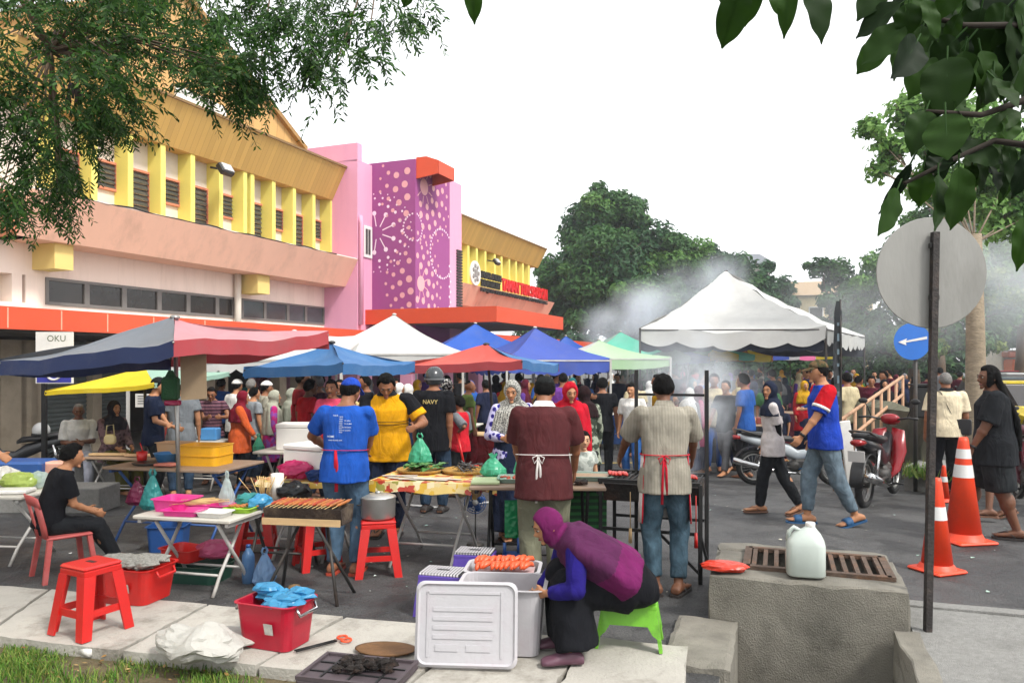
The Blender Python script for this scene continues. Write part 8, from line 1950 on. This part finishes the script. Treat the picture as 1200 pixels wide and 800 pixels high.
# --- boy in red
t, r = PP('boy in red and grey T-shirt with black shorts holding a red stick', 540, 10.6, 62, ((537, 508, 10.5), None), H=1.34, g=.95, tone='brown', face=True, top=dict(m=REDT, sleeve=.9, hem=-.06), legs=dict(kind='trousers', m=BLK2), hair='full', shoem=SLIP, head_k=1.12, head=(4, 0, 0))
for i in range(2):
 q = MB(); sh = r.S[i]-(r.S[i]-r.Sc)*.3; limb(q, [sh, r.S[i], r.S[i].lerp(r.E[i], .95)], [.048, .060, .068], 12, 3); put(remesh(q, .011, 2), 'sleeve_panel', GREYC, t)
q = MB(); q.tube([W(536, 508, 10.45), W(543, 541, 10.3)], .017, 8); o = q.build('red_stick', P_RED); tag(o, 'red stick held by the boy in red', 'stick')
q = MB(); q.lathe([(.005, 0), (.07, 0), (.09, .14), (.095, .145), (.08, .14), (.005, .03)], n=18); o = q.build('red_pail', P_RED, None, W(554, 549, 11.3)); o.location.z = gz(11.3)+.002; o.location.z = .12; tag(o, 'small red pail behind the boy in red', 'pail')
# --- patterned headscarf woman behind the black table
PLM = cm('violet floral', '#2a2470', 'flower', '#b8b4d8'); HND = cm('houndstooth', '#2c2e30', 'check', '#b4b2aa', psc=1.7)
t, r = PP('woman in houndstooth headscarf and violet floral sleeves behind the black table', 601, 7.75, 196, (None, (590, 516, 7.5)), H=1.58, g=1.15, tone='tan', face=True, fem=True, top=dict(m=PLM, sleeve=1.92, hem=-.12), legs=dict(kind='skirt', m=NAVY), hijab=dict(m=HND, len=.23), head=(12, -28, 0), shoem=SLIP)
apron(t, r, NAVY, NAVY, 1.6, .05, 'mid', -.2)
# --- maroon shirt man seen from behind
t, r = PP('man in maroon shirt and white tied apron seen from behind at the black table', 637, 6.02, -4, ((611, 553, 6.32), (674, 560, 6.3)), H=1.66, g=1.22, tone='brown', top=dict(m=MAROON, sleeve=.85, hem=-.085, ease=.024, collar=WHT), legs=dict(kind='trousers', m=OLIVE, ease=.022), hat=dict(kind='cap', m=CAPK), head=(18, -6, 0), lean=7, shoem=SLIP, elw=((-1, -.2, -.3), (1, -.2, -.3)))
apron(t, r, APRW, TIEW, 1.0, .045, 'long', -.16, -.6)
# --- red headscarf woman, child, floral companion
PP('woman in bright red headscarf facing the stall behind the maroon shirt man', 667, 8.3, 172, H=1.55, tone='tan', face=True, fem=True, top=dict(m=cm('scarlet', '#a81828'), sleeve=1.9, hem=-.2), legs=dict(kind='skirt', m=cm('scarlet', '#a81828')), hijab=dict(m=cm('scarlet scarf', '#a81426'), len=.30, wide=1.05), head=(14, 20, 0), shoem=SLIP)
PP('small child in pale grey top standing behind the marinade tray', 683, 7.75, 188, H=1.02, g=.95, tone='light', face=True, top=dict(m=cm('pale grey', '#8d938c', 'flower', '#b0b4ac')), legs=dict(kind='trousers', m=NAVY), head_k=1.35, hair='full', shoem=SLIP)
PP('woman in black headscarf and camouflage top behind the red headscarf woman', 686, 9.4, 20, H=1.48, tone='tan', fem=True, top=dict(m=cm('camo', '#3a4238', 'camo', '#8a9080'), sleeve=1.9, hem=-.15), legs=dict(kind='skirt', m=BLK), hijab=dict(m=cm('black red scarf', '#241618'), len=.12), shoem=SLIP)
# --- black shirt man with a raised arm, white shirt man
t, r = PP('slim man in black T-shirt with one arm raised to his head', 706, 12.9, -8, ((690, 466, 12.8), None), H=1.64, g=1.08, tone='brown', top=dict(m=BLK, sleeve=.6, hem=-.05), legs=dict(kind='trousers', m=BLK2), hair='full', shoem=SLIP, elw=((-1, .2, .1), None))
PP('person in white T-shirt and blue jeans beyond the barbecue post', 741, 12.6, 150, H=1.55, tone='tan', top=dict(m=WHT, sleeve=.8), legs=dict(kind='trousers', m=cm('bright jeans', '#2f5a94')), hair='full', shoem=SLIP)
PP('man in violet T-shirt walking away behind the red headscarf woman', 660, 13.6, -5, H=1.72, g=1.15, tone='brown', top=dict(m=cm('violet tee', '#6a3a8c')), legs=dict(kind='trousers', m=JEANSD), hair='crop', shoem=SLIP)
# --- khaki shirt man
lf = V3((W(768, 694, 5.95).x, 5.95, .07)); rf = V3((W(795, 697, 5.92).x, 5.92, .07))
t, r = PP('thin man in khaki shirt, apron and faded jeans at the smoking barbecue', 779, 5.95, -2, ((722, 548, 6.42), (812, 546, 6.36)), (lf, rf), H=1.67, g=1.0, tone='dark', top=dict(m=KHAKI, sleeve=.88, hem=-.055, ease=.028, fold=1.4, collar=KHAKI), legs=dict(kind='trousers', m=cm('faded jeans', '#3e525e', wash=.5), fold=1.2, up=.10), hair='short', head=(8, -4, 0), lean=3, shoem=SLIP, toes=(8, -28), elw=((-1, -.5, -.25), (1, -.5, -.2)))
apron(t, r, APRW, TIER, 1.05, .044, 'long', -.24, .55)
q = MB(); pocket = [(-.01, .0), (.07, .005), (.072, .075), (-.008, .07)]
rj = [o for o in t.children if o.name.startswith('trousers')][0]
print_on(t, rj, [('\u2022\u25a0\u2022', .075, r.P.z-.09, .018, 0), ('\u25a0\u2022', .085, r.P.z-.06, .016, 1)], True, [mat('patch pale', '#a8a088', .8), mat('patch red', '#8a4038', .8)], 'pocket_patch')
# --- seated woman in purple
sw = Gz(708, 742, SZ); at = V3((.66, 4.62, SZ))
PURP = cm('ombre scarf', '#4a2040'); PUR2 = cm('scarf magenta', '#611c4c'); INDIGO = cm('indigo sleeve', '#221a68')
fy = 96
def lw(p): return L_(at, fy, p)
hipz = .29+.085
t, r = make_person('seated woman in purple headscarf and black skirt washing food at the storage box', at, fy, H=1.46, g=1.15, tone='tan', face=True, fem=True, pel=(0, .0, hipz), lean=42, bend=16, head=(10, 8, 0), hands=(lw(W(640, 696, 4.45)), lw(W(630, 694, 4.72))), feet=(lw(V3((.33, 4.36, SZ+.064))), lw(V3((.30, 4.62, SZ+.064)))), toes=(0, 0), elbow=((-.4, .2, -1), (.4, .2, -1)), top=dict(m=INDIGO, sleeve=1.85, hem=-.015, ease=.016), hijab=dict(m=PURP, len=.30, wide=1.34), shoes='shoes', shoem=mat('shoe mauve', '#5a3a48', .5))
q = MB()
for i in range(2): limb(q, [r.Hp[i]+V3((0, -.03, -.01)), r.K[i]+V3((0, .0, .0)), r.A[i]+V3((0, -.01, .0))], [.125, .105, .095], 16, 4)
q.rings([oval(r.P+V3((0, y, z)), V3((1, 0, 0)), V3((0, 0, 1)), a, b) for y, z, a, b in ((-.20, -.02, .13, .08), (-.12, .01, .20, .14), (.04, .03, .21, .16), (.2, .03, .19, .14), (.33, -.02, .16, .11))])
q.rings([oval((r.K[0]+r.K[1])/2*(1-s)+(r.A[0]+r.A[1])/2*s+V3((0, -.02-.03*s, -.0)), V3((1, 0, 0)), V3((0, 1, 0)), .20+.02*s, .10+.05*s) for s in (0, .3, .6, .9)])
put(remesh(q, .013, 3, .5, fold_disp(31, .008, 8, .4)), 'skirt', BLK, t)
q = MB(); hs_ = [o for o in t.children if o.name.startswith('headscarf')][0]
# a brighter lower band on the scarf
bv = hs_.data; ax = (r.Sc-r.P).normalized(); lim = (r.Sc-r.P).length-.24*1.52
bv.materials.append(PUR2)
for p in bv.polygons:
 d = (p.center-r.P).dot(ax)
 if d < lim+.11 or p.center.z > r.Hc.z+.02 or (p.center-r.Hc).length < .12: p.material_index = 1
# --- walking pair
lf = G(918, 612);
yw = 92
at = GX(905, 9.05); at.z = gz(9.05)
t, r = make_person('woman in navy headscarf, white top and black trousers walking left', at, yw-18, H=1.53, g=1.0, tone='tan', face=True, fem=True, head=(0, 55, 0), hands=(L_(at, yw-18, W(915, 541, 9.0)), L_(at, yw-18, W(893, 538, 9.3))), feet=(L_(at, yw-18, V3((W(892, 590, 9.1).x, 9.15, gz(9)+.064))), L_(at, yw-18, V3((W(938, 590, 8.95).x, 8.95, gz(9)+.10)))), toe_pitch=(0, -18), toes=(18, 18), top=dict(m=cm('top white', '#bdb6b4'), sleeve=.8, hem=-.07, sleeve_m=BLK), legs=dict(kind='trousers', m=BLK2), hijab=dict(m=cm('navy scarf', '#1c2233'), len=.11), shoem=SLIPT)
yw = 84; at = GX(966, 8.45); at.z = gz(8.45)
t, r = make_person('smiling man in blue T-shirt with red sleeve and brown cap striding left', at, yw, H=1.77, g=1.14, tone='tan', face=True, head=(2, 4, 0), lean=2, hands=(L_(at, yw, W(937, 517, 8.25)), None), feet=(L_(at, yw, V3((W(1000, 610, 8.4).x, 8.35, gz(8.4)+.10))), L_(at, yw, V3((W(944, 605, 8.6).x, 8.55, gz(8.5)+.072)))), toe_pitch=(-16, 0), toes=(10, -5), top=dict(m=cm('tee blue', '#1e3c9c'), sleeve=.85, hem=-.05), legs=dict(kind='trousers', m=DENIMG, up=.12, fold=1.3), hat=dict(kind='cap', m=CAPC), hair='short', shoes='slides', shoem=SLIPB)
for i in range(2):
 q = MB(); sh = r.S[i]-(r.S[i]-r.Sc)*.25; limb(q, [sh, r.S[i], r.S[i].lerp(r.E[i], .62)], [.066, .084, .094], 14, 3); put(remesh(q, .011, 2), 'sleeve_panel', cm('sleeve red', '#b01420'), t)
 q = MB(); a, b_ = r.S[i].lerp(r.E[i], .60), r.S[i].lerp(r.E[i], .70); q.tube([a, b_], [.097, .097], 16, 0, True); q.build('sleeve_stripe', WHT, t)
q = MB(); w_ = r.Wr[0].lerp(r.E[0], .06); d = r.hd[0]; q.tube([w_-d*.014, w_+d*.014], [.031, .031], 14); o = q.build('wristwatch', M_BLKSTEEL, t)
# --- white polo man with a bag
t, r = PP('man in cream polo with a black shoulder bag walking away at right', 1109, 10.7, -12, H=1.70, g=1.16, tone='brown', top=dict(m=cm('cream polo', '#cdc0a4'), sleeve=.8, hem=-.03, collar=BLK2), legs=dict(kind='trousers', m=BLK), hairm=M_HAIRG, hair='crop', shoes='shoes', shoem=SLIP)
bgp = r.P+V3((.16, -.10, .06)); q = MB(); q.box(bgp, (.24, .09, .22), rz(-.4), ch=.02); o = q.build('shoulder_bag', M_BLKB); o.parent = None; o.location = t.location; o.rotation_euler = t.rotation_euler; tag(o, 'black flap shoulder bag worn by the cream polo man', 'bag')
q = MB(); q.box(bgp+V3((-.02, -.05, .04)), (.225, .012, .13), rz(-.4)); q.build('flap', mat('bag leather', '#232325', .4), o)
q = MB(); pts = [bgp+V3((-.10, -.02, .1)), r.chest+V3((-.02, -.145, -.06)), r.Sc+V3((-.10, -.09, .0)), r.Sc+V3((-.12, .0, .02))]; q.tube(pts, .013, 6, 0, True, True, .35); q.build('strap', M_BLKB, o)
# --- long haired person
at = GX(1165, 7.85); yw = 62
t, r = make_person('heavy long haired person in black T-shirt and shorts striding left past the cone', at, yw, H=1.72, g=1.34, tone='dark', face=True, head=(4, 26, 0), hands=(L_(at, yw, W(1131, 543, 7.75)), None), feet=(L_(at, yw, V3((W(1186, 625, 7.8).x, 7.72, gz(7.8)+.075))), L_(at, yw, V3((W(1146, 600, 8.0).x, 8.2, gz(7.8)+.10)))), toe_pitch=(0, -10), top=dict(m=BLK2, sleeve=.9, hem=-.09, ease=.026), legs=dict(kind='shorts', m=cm('shorts charcoal', '#25282a', wash=.3), to=1.0, ease=.028), hair='long', shoem=SLIP)
q = MB(); w_ = r.Wr[0].lerp(r.E[0], .06); d = r.hd[0]; q.tube([w_-d*.012, w_+d*.012], [.034, .034], 14); q.build('wristwatch', M_BLKSTEEL, t)
at = GX(1168, 8.9); yw = 75
make_person('person in blue shorts and sandals walking behind the long haired person', at, yw, H=1.55, tone='dark', feet=(L_(at, yw, V3((W(1158, 595, 8.6).x, 8.6, .066))), L_(at, yw, V3((W(1180, 590, 8.8).x, 8.8, .10)))), toe_pitch=(0, -20), top=dict(m=BLK2), legs=dict(kind='shorts', m=cm('shorts blue', '#3f5f8a'), to=1.15), hair='short', shoem=SLIPT)
# --- left side: teenager on the red chair
at = V3((-3.82, 6.46, 0)); yw = -46
t, r = make_person('teenager in black T-shirt sitting on the red plastic chair, seen from behind', at, yw, H=1.42, g=.95, tone='tan', res=1, pel=(0, -.07, .425), lean=10, bend=8, head=(6, -6, 0), hands=((-.09, .24, .50), (.10, .26, .49)), feet=((-.10, .46, .065), (.12, .42, .065)), top=dict(m=BLK, sleeve=.75, hem=-.02), legs=dict(kind='trousers', m=BLK2), hair='full', shoem=SLIPT)
# arm of a seller outside the frame
at = V3((-5.05, 6.6, 0)); yw = -60
make_person('seller at the left picture edge whose bare arm reaches over the white table', at, yw, H=1.62, tone='tan', hands=(L_(at, yw, W(46, 575, 6.75)), V3((.2, .3, .9))), elbow=(V3((-.5, -.3, -1)), None), top=dict(m=GREYC), legs=dict(kind='trousers', m=JEANSD), lean=32, shoem=SLIP)
# seated couple
at = GX(92, 11.3); q = MB(); q.box((0, 0, .22), (1.5, .4, .40), ch=.02); o = q.build('concrete_bench', M_CONC2, None, at+V3((.25, .12, 0)), R(-15)); tag(o, 'low bench under the seated couple by the shutters', 'bench')
make_person('elderly man in white shirt sitting with folded arms before the shutter', at, -150, H=1.6, g=1.0, tone='dark', pel=(0, 0, .52), lean=6, elbow=((-.5, -.3, -1), (.5, -.3, -1)), hands=((-.02, .26, .72), (.04, .27, .70)), feet=((-.12, .42, .07), (.12, .40, .07)), face=True, hairm=M_HAIRG, hair='crop', head=(8, 0, 0), top=dict(m=cm('shirt offwhite', '#b4b2ac'), sleeve=.9), legs=dict(kind='trousers', m=cm('sarong pale', '#a9abb4', 'plaid', '#7d8094')), shoem=SLIP)
at = GX(132, 11.2)
t, r = make_person('woman in dark headscarf and olive skirt sitting with a cream handbag', at, -120, H=1.6, g=1.1, tone='tan', fem=True, pel=(0, 0, .56), hands=((-.1, .3, .66), (.12, .3, .66)), feet=((-.1, .42, .07), (.1, .40, .07)), top=dict(m=cm('brown print', '#4a3a3c', 'flower', '#6a5458'), sleeve=1.9, hem=-.05), hijab=dict(m=cm('dark scarf', '#22222a'), len=.10), face=True)
q = MB()
for i in range(2): limb(q, [r.Hp[i], r.K[i], r.A[i]], [.11, .10, .09], 14, 3)
q.rings([oval((r.Hp[0]+r.Hp[1])/2*(1-s)+(r.K[0]+r.K[1])/2*s, V3((1, 0, 0)), V3((0, 0, 1)), .2, .1) for s in (0, .5, 1)]); put(remesh(q, .015, 2, .5, fold_disp(7, .008, 9, .5)), 'skirt', cm('olive skirt', '#5c5a2c'), t)
q = MB(); q.rings([oval(V3((0, 0, z)), V3((1, 0, 0)), V3((0, 1, 0)), a, .05, 14) for z, a in ((0, .08), (.04, .12), (.13, .11), (.18, .07))]); q.tube([(-.08, 0, .16), (-.06, 0, .34), (.06, 0, .36), (.08, 0, .16)], .012, 6); o = q.build('handbag', mat('bag cream', '#c4b483', .5), None, W(129, 520, 10.75)); o.scale = (.75,)*3; tag(o, 'cream handbag on the lap of the seated woman', 'bag')
# standing pair behind the blue legged table
PP('man in navy T-shirt and dark cap standing at the stall by the notice', 180, 10.1, -70, ((200, 505, 9.9), (204, 502, 10.0)), H=1.60, g=1.0, tone='tan', face=True, top=dict(m=NAVY, sleeve=.8), legs=dict(kind='trousers', m=BLK2), hat=dict(kind='cap', m=CAPK), head=(10, 0, 0), shoem=SLIP)
PP('man in grey T-shirt partly hidden by the hanging green bag', 212, 10.6, 25, H=1.6, g=1.05, tone='tan', top=dict(m=cm('heather grey', '#6f7478')), legs=dict(kind='trousers', m=JEANSD), shoem=SLIP)
# orange woman, two khimar women
t, r = PP('woman in orange tunic and maroon headscarf holding a green bag', 281, 11.5, -72, (None, (299, 514, 11.35)), H=1.44, g=1.3, tone='tan', face=True, fem=True, top=dict(m=cm('orange tunic', '#c0562c'), sleeve=1.9, hem=-.14, flare=1.12), legs=dict(kind='trousers', m=BLK2), hijab=dict(m=cm('wine scarf', '#6a1626'), len=.16), head=(5, 0, 0), shoem=SLIP)
plastic_bag('plastic_bag', 'green carrier bag in the hand of the orange tunic woman', W(303, 530, 11.3), .20, .28, F_GREEN)
KHI = cm('grey khimar', '#9a9a8a', wash=.1)
PP('woman in grey khimar over a pink patterned dress walking right', 319, 11.6, -62, (None, None), (V3((*GX(308, 11.8).xy, gz(11.6)+.10)), V3((*GX(322, 11.5).xy, gz(11.6)+.062))), H=1.45, tone='tan', face=True, fem=True, top=dict(m=cm('pink print', '#b02a70', 'camo', '#8a4a9a'), sleeve=1.9, hem=-.24, flare=1.1), legs=dict(kind='trousers', m=BLK), hijab=dict(m=KHI, len=.30), shoem=SLIP, toe_pitch=(-20, 0))
PP('second woman in grey khimar over a red dress beside the pink dress', 340, 11.9, -50, H=1.48, tone='tan', face=True, fem=True, top=dict(m=cm('crimson dress', '#a01c38'), sleeve=1.9, hem=-.24), legs=dict(kind='skirt', m=cm('crimson dress', '#a01c38')), hijab=dict(m=cm('grey green khimar', '#8d9082'), len=.46), shoem=SLIP)
# people by the drinks table
PP('man in red T-shirt turned to the dark haired man at the drinks table', 361, 10.4, -50, H=1.58, g=1.1, tone='dark', face=True, top=dict(m=cm('tee red', '#a81824')), legs=dict(kind='trousers', m=NAVY), shoem=SLIP)
PP('dark dressed man facing the red T-shirt man', 352, 11.2, -80, H=1.72, tone='dark', top=dict(m=cm('tee red dark', '#7a1a22')), legs=dict(kind='trousers', m=NAVY), shoem=SLIP)
PP('old man in dark shirt with grey head behind the red T-shirt man', 374, 11.0, 60, H=1.66, tone='brown', top=dict(m=cm('plum shirt', '#3a1c28')), legs=dict(kind='trousers', m=BLK), hairm=M_HAIRG, shoem=SLIP)
PP('man with moustache in pink shirt facing the camera behind the blue shirt man', 390, 9.5, 165, H=1.56, g=1.05, tone='brown', face='moustache', top=dict(m=cm('shirt rose', '#b8405a')), legs=dict(kind='trousers', m=NAVY), shoem=SLIP, head=(4, 12, 0))
PP('man with dark hair far behind the moustached man', 399, 12.6, 175, H=1.62, tone='brown', face=True, top=dict(m=BLK2), legs=dict(kind='trousers', m=NAVY), shoem=SLIP)
PP('woman in pale yellow headscarf behind the blue cap', 412, 11.4, 160, H=1.48, tone='tan', fem=True, face=True, top=dict(m=cm('crimson top', '#8a1c40'), sleeve=1.9), legs=dict(kind='skirt', m=BLK), hijab=dict(m=cm('scarf pale yellow', '#b8a878'), len=.10), shoem=SLIP)
PP('dark shirt man facing left between blue cap and yellow shirt', 430, 11.9, 110, H=1.68, tone='brown', face=True, top=dict(m=BLK), legs=dict(kind='trousers', m=NAVY), shoem=SLIP)
# back row at left
PP('man in white skull cap behind the orange tunic woman', 276, 13.3, -30, H=1.60, tone='tan', top=dict(m=WHT), legs=dict(kind='trousers', m=NAVY), hat=dict(kind='kopiah', m=WHT), shoem=SLIP)
PP('grey haired man in white shirt behind the orange tunic woman', 293, 13.2, -15, H=1.62, tone='tan', top=dict(m=WHT), legs=dict(kind='trousers', m=NAVY), hairm=M_HAIRG, shoem=SLIP)
PP('person in grey shirt with glasses right of the maroon headscarf', 296, 12.3, -40, H=1.50, tone='tan', face=True, top=dict(m=cm('tee ash', '#7d8286')), legs=dict(kind='trousers', m=JEANSD), shoem=SLIP)
PP('man in white skull cap before the two khimar women', 310, 13.0, -60, H=1.58, tone='brown', face=True, top=dict(m=cm('shirt sand', '#8d8a7c')), legs=dict(kind='trousers', m=NAVY), hat=dict(kind='kopiah', m=WHT), shoem=SLIP)
PP('seller in dark striped shirt behind the back stall table', 249, 12.2, 190, ((259, 490, 11.9), (243, 490, 11.9)), H=1.52, tone='brown', face=True, top=dict(m=cm('stripe dark', '#3a2430', 'hstripe', '#6a4a54')), legs=dict(kind='trousers', m=NAVY), head=(20, 0, 0), shoem=SLIP)
# behind the rider
PP('woman in black and white patterned headscarf behind the rider', 522, 12.6, -60, H=1.62, tone='tan', fem=True, top=dict(m=cm('denim tunic', '#4a5f80'), sleeve=1.9, hem=-.2), legs=dict(kind='trousers', m=NAVY), hijab=dict(m=cm('bold print', '#141416', 'camo', '#b4b4b0', psc=2.2), len=.20), shoem=SLIP)
PP('balding man in green shirt behind the boy in red', 548, 13.0, -70, H=1.60, tone='brown', face=True, top=dict(m=cm('shirt green', '#5a7038')), legs=dict(kind='trousers', m=cm('trousers wine', '#5a1a20')), hair='bald', shoem=SLIP)
for px, Y, lab in ((480, 13.5, 'woman in white prayer scarf left of the rider'), (470, 14.2, 'second woman in white prayer scarf farther left of the rider')):
 PP(lab, px, Y, 100, H=1.52, tone='tan', fem=True, top=dict(m=cm('navy tunic', '#1c2a44'), sleeve=1.9, hem=-.2), legs=dict(kind='skirt', m=NAVY), hijab=dict(m=WHT, len=.16), shoem=SLIP)
# ================================================================== the crowd: a few figures copied with their own colours
CA = cloth('crowd cloth', '#888888', objcol=True)
def proto(nm, yaw=0, **k):
 t, r = make_person('shopper in the crowd', (0, 0, 0), 0, res=2.0, **k); freeze(t); return t
top_ = dict(m=CA, sleeve=.75, hem=-.06); ltop = dict(m=CA, sleeve=1.9, hem=-.2)
P_M = proto('m', H=1.64, tone='brown', top=top_, legs=dict(kind='trousers', m=CA), hair='full')
P_MW = proto('mw', H=1.66, tone='tan', face=True, top=top_, legs=dict(kind='trousers', m=CA), hair='short', feet=((-.08, .25, .07), (.08, -.25, .11)), toe_pitch=(0, -20), hands=((-.22, -.12, .84), (.22, .22, .88)))
P_W = proto('w', H=1.54, tone='tan', face=True, fem=True, top=ltop, legs=dict(kind='skirt', m=CA), hijab=dict(m=CA, len=.18))
P_WB = proto('wb', H=1.50, tone='light', fem=True, top=ltop, legs=dict(kind='skirt', m=CA), hijab=dict(m=CA, len=.30), hands=((-.12, .28, .95), (.14, .28, .95)))
P_C = proto('c', H=1.15, tone='tan', top=top_, legs=dict(kind='trousers', m=CA), hair='full', head_k=1.25)
COLS = {'maroon': '#4a1826', 'navy': '#1c2238', 'black': '#17171a', 'teal': '#1f5a5c', 'rose': '#a8486c', 'grey': '#6a6a6c', 'white': '#c4c4c0', 'red': '#9a1a22', 'green': '#2f5a34', 'violet': '#4f3478', 'blue': '#274f90', 'mustard': '#a8801c', 'cream': '#b4a888', 'orange': '#b8501c'}
dark = ['maroon', 'navy', 'black', 'black', 'navy', 'maroon', 'grey', 'violet', 'teal', 'blue']; brt = list(COLS)
rc = random.Random(41)
used_protos = set(); combos = {}
def crowd(px, Y, zone):
 k = rc.choice(['m', 'mw', 'w', 'w', 'wb', 'w', 'm', 'wb', 'c'] if Y < 26 else ['m', 'w', 'w', 'wb', 'mw'])
 P = {'m': P_M, 'mw': P_MW, 'w': P_W, 'wb': P_WB, 'c': P_C}[k]; c1 = rc.choice(dark+brt); c2 = rc.choice(['black', 'navy', 'black', 'grey', 'maroon', 'blue']) if k in ('m', 'mw', 'c') else rc.choice(dark); c3 = rc.choice(dark+['cream', 'rose', 'white', 'grey', 'mustard'])
 if k in ('w', 'wb'): lab = f'shopper in {c1} tunic, {c2} skirt and {c3} headscarf {zone}'
 elif k == 'c': lab = f'child in {c1} shirt and {c2} trousers {zone}'
 else: lab = f'{"walking" if k == "mw" else "standing"} man in {c1} shirt and {c2} trousers {zone}'
 p = GX(px, Y); cols = {'shirt': COLS[c1], 'trousers': COLS[c2], 'skirt': COLS[c2], 'headscarf': COLS[c3]}
 d = dup(P, p, rc.uniform(0, 6.28), lab, 'crowd '+zone, rc.uniform(.95, 1.06), cols)
def row(n, pa, pb, Ya, Yb, zone):
 for i in range(n):
  px = pa+(pb-pa)*(i+.5)/n+rc.uniform(-5, 5); crowd(px, rc.uniform(Ya, Yb), zone)
row(9, 482, 600, 15.2, 18.5, 'between the coral parasol and the hall')
row(11, 590, 690, 14.8, 19, 'under the periwinkle gazebo')
row(12, 600, 745, 20, 26, 'behind the striped gazebo')
row(11, 745, 840, 15.6, 18, 'in the barbecue smoke')
row(20, 755, 905, 19.3, 24, 'under the left of the marquee')
row(20, 860, 1010, 18.8, 24.5, 'under the right of the marquee')
row(16, 780, 1010, 26, 33, 'beyond the marquee')
row(7, 1004, 1060, 15.5, 19, 'at the top of the ramp')
row(8, 860, 1000, 14.6, 16.5, 'before the dark clothed stalls')
row(8, 770, 885, 12.8, 14.0, 'at the snack stall')
row(5, 250, 330, 15, 17, 'under the white scalloped awning')
row(5, 340, 470, 14.5, 17, 'before the purple hall wall')
row(9, 1020, 1130, 22, 30, 'at the far street trees')
for P in (P_M, P_MW, P_W, P_WB, P_C):
 def rm(o):
  for c in kids(o): rm(c)
  bpy.data.objects.remove(o)
 rm(P)
# ================================================================== smoke over the barbecue and haze in the air
SM = {}
def smoke_mat(dens, scale, col):
 """uneven drifting volume that thins out towards the rim of its puff"""
 k = (dens, scale)
 if k in SM: return SM[k]
 m = bpy.data.materials.new('smoke'); m.use_nodes = True; nt = m.node_tree; nt.nodes.remove(nt.nodes['Principled BSDF']); L = nt.links.new
 v = nd(nt, 'ShaderNodeVolumePrincipled'); v.inputs['Color'].default_value = (*col, 1); v.inputs['Anisotropy'].default_value = .2
 tc = nd(nt, 'ShaderNodeTexCoord'); ge = nd(nt, 'ShaderNodeNewGeometry'); n = nd(nt, 'ShaderNodeTexNoise', i_Scale=scale, i_Detail=5.0, i_Roughness=.58, i_Distortion=.8); L(ge.outputs['Position'], n.inputs['Vector'])
 ln = nd(nt, 'ShaderNodeVectorMath', operation='LENGTH'); L(tc.outputs['Object'], ln.inputs[0])
 f = nd(nt, 'ShaderNodeMapRange', interpolation_type='SMOOTHSTEP'); f.inputs['From Min'].default_value = 1.0; f.inputs['From Max'].default_value = .15; L(ln.outputs['Value'], f.inputs['Value'])
 mr = nd(nt, 'ShaderNodeMapRange'); mr.inputs['From Min'].default_value = .40; mr.inputs['From Max'].default_value = .68; mr.inputs['To Max'].default_value = dens; L(n.outputs['Fac'], mr.inputs['Value'])
 mu = nd(nt, 'ShaderNodeMath', operation='MULTIPLY'); L(mr.outputs[0], mu.inputs[0]); L(f.outputs[0], mu.inputs[1]); L(mu.outputs[0], v.inputs['Density'])
 L(v.outputs[0], nt.nodes['Material Output'].inputs['Volume']); SM[k] = m; return m
def smoke(name, puffs, dens, scale, col=(.88, .94, 1.0), deep=1.0):
 for px, py, Y, rp in puffs:
  b = MB(); b.ell((0, 0, 0), (1, 1, 1), 20, 12); r_ = rp/900*Y; o = b.build(name, smoke_mat(dens, scale, col), None, W(px, py, Y)); o.scale = (r_, r_*deep, r_*.9); o['kind'] = 'stuff'
smoke('smoke', [(805, 552, 6.75, 26), (812, 525, 6.95, 36), (826, 492, 7.2, 46), (832, 455, 7.6, 54), (812, 422, 8.2, 58)], 2.6, 2.6)
smoke('drifting_smoke', [(860, 470, 14.6, 80), (805, 455, 14.8, 80), (765, 420, 15, 62), (728, 388, 15.4, 46), (700, 372, 16, 30)], .55, .9)
smoke('roof_smoke', [(712, 386, 25, 40), (752, 366, 26, 52), (800, 345, 27, 54), (846, 330, 29, 46)], 1.15, .5)
smoke('street_smoke', [(975, 372, 24, 90), (1060, 350, 25, 110), (1150, 330, 26, 130), (1230, 330, 27, 120)], .22, .3, (.93, .97, 1.0))
hz = MB(); hz.box((0, 60, 13), (220, 150, 30)); mz = bpy.data.materials.new('haze'); mz.use_nodes = True; nt = mz.node_tree; nt.nodes.remove(nt.nodes['Principled BSDF']); v = nd(nt, 'ShaderNodeVolumePrincipled'); v.inputs['Color'].default_value = (.9, .94, 1, 1); v.inputs['Density'].default_value = .0008
nt.links.new(v.outputs[0], nt.nodes['Material Output'].inputs['Volume'])
o = hz.build('haze', mz); o['kind'] = 'stuff'
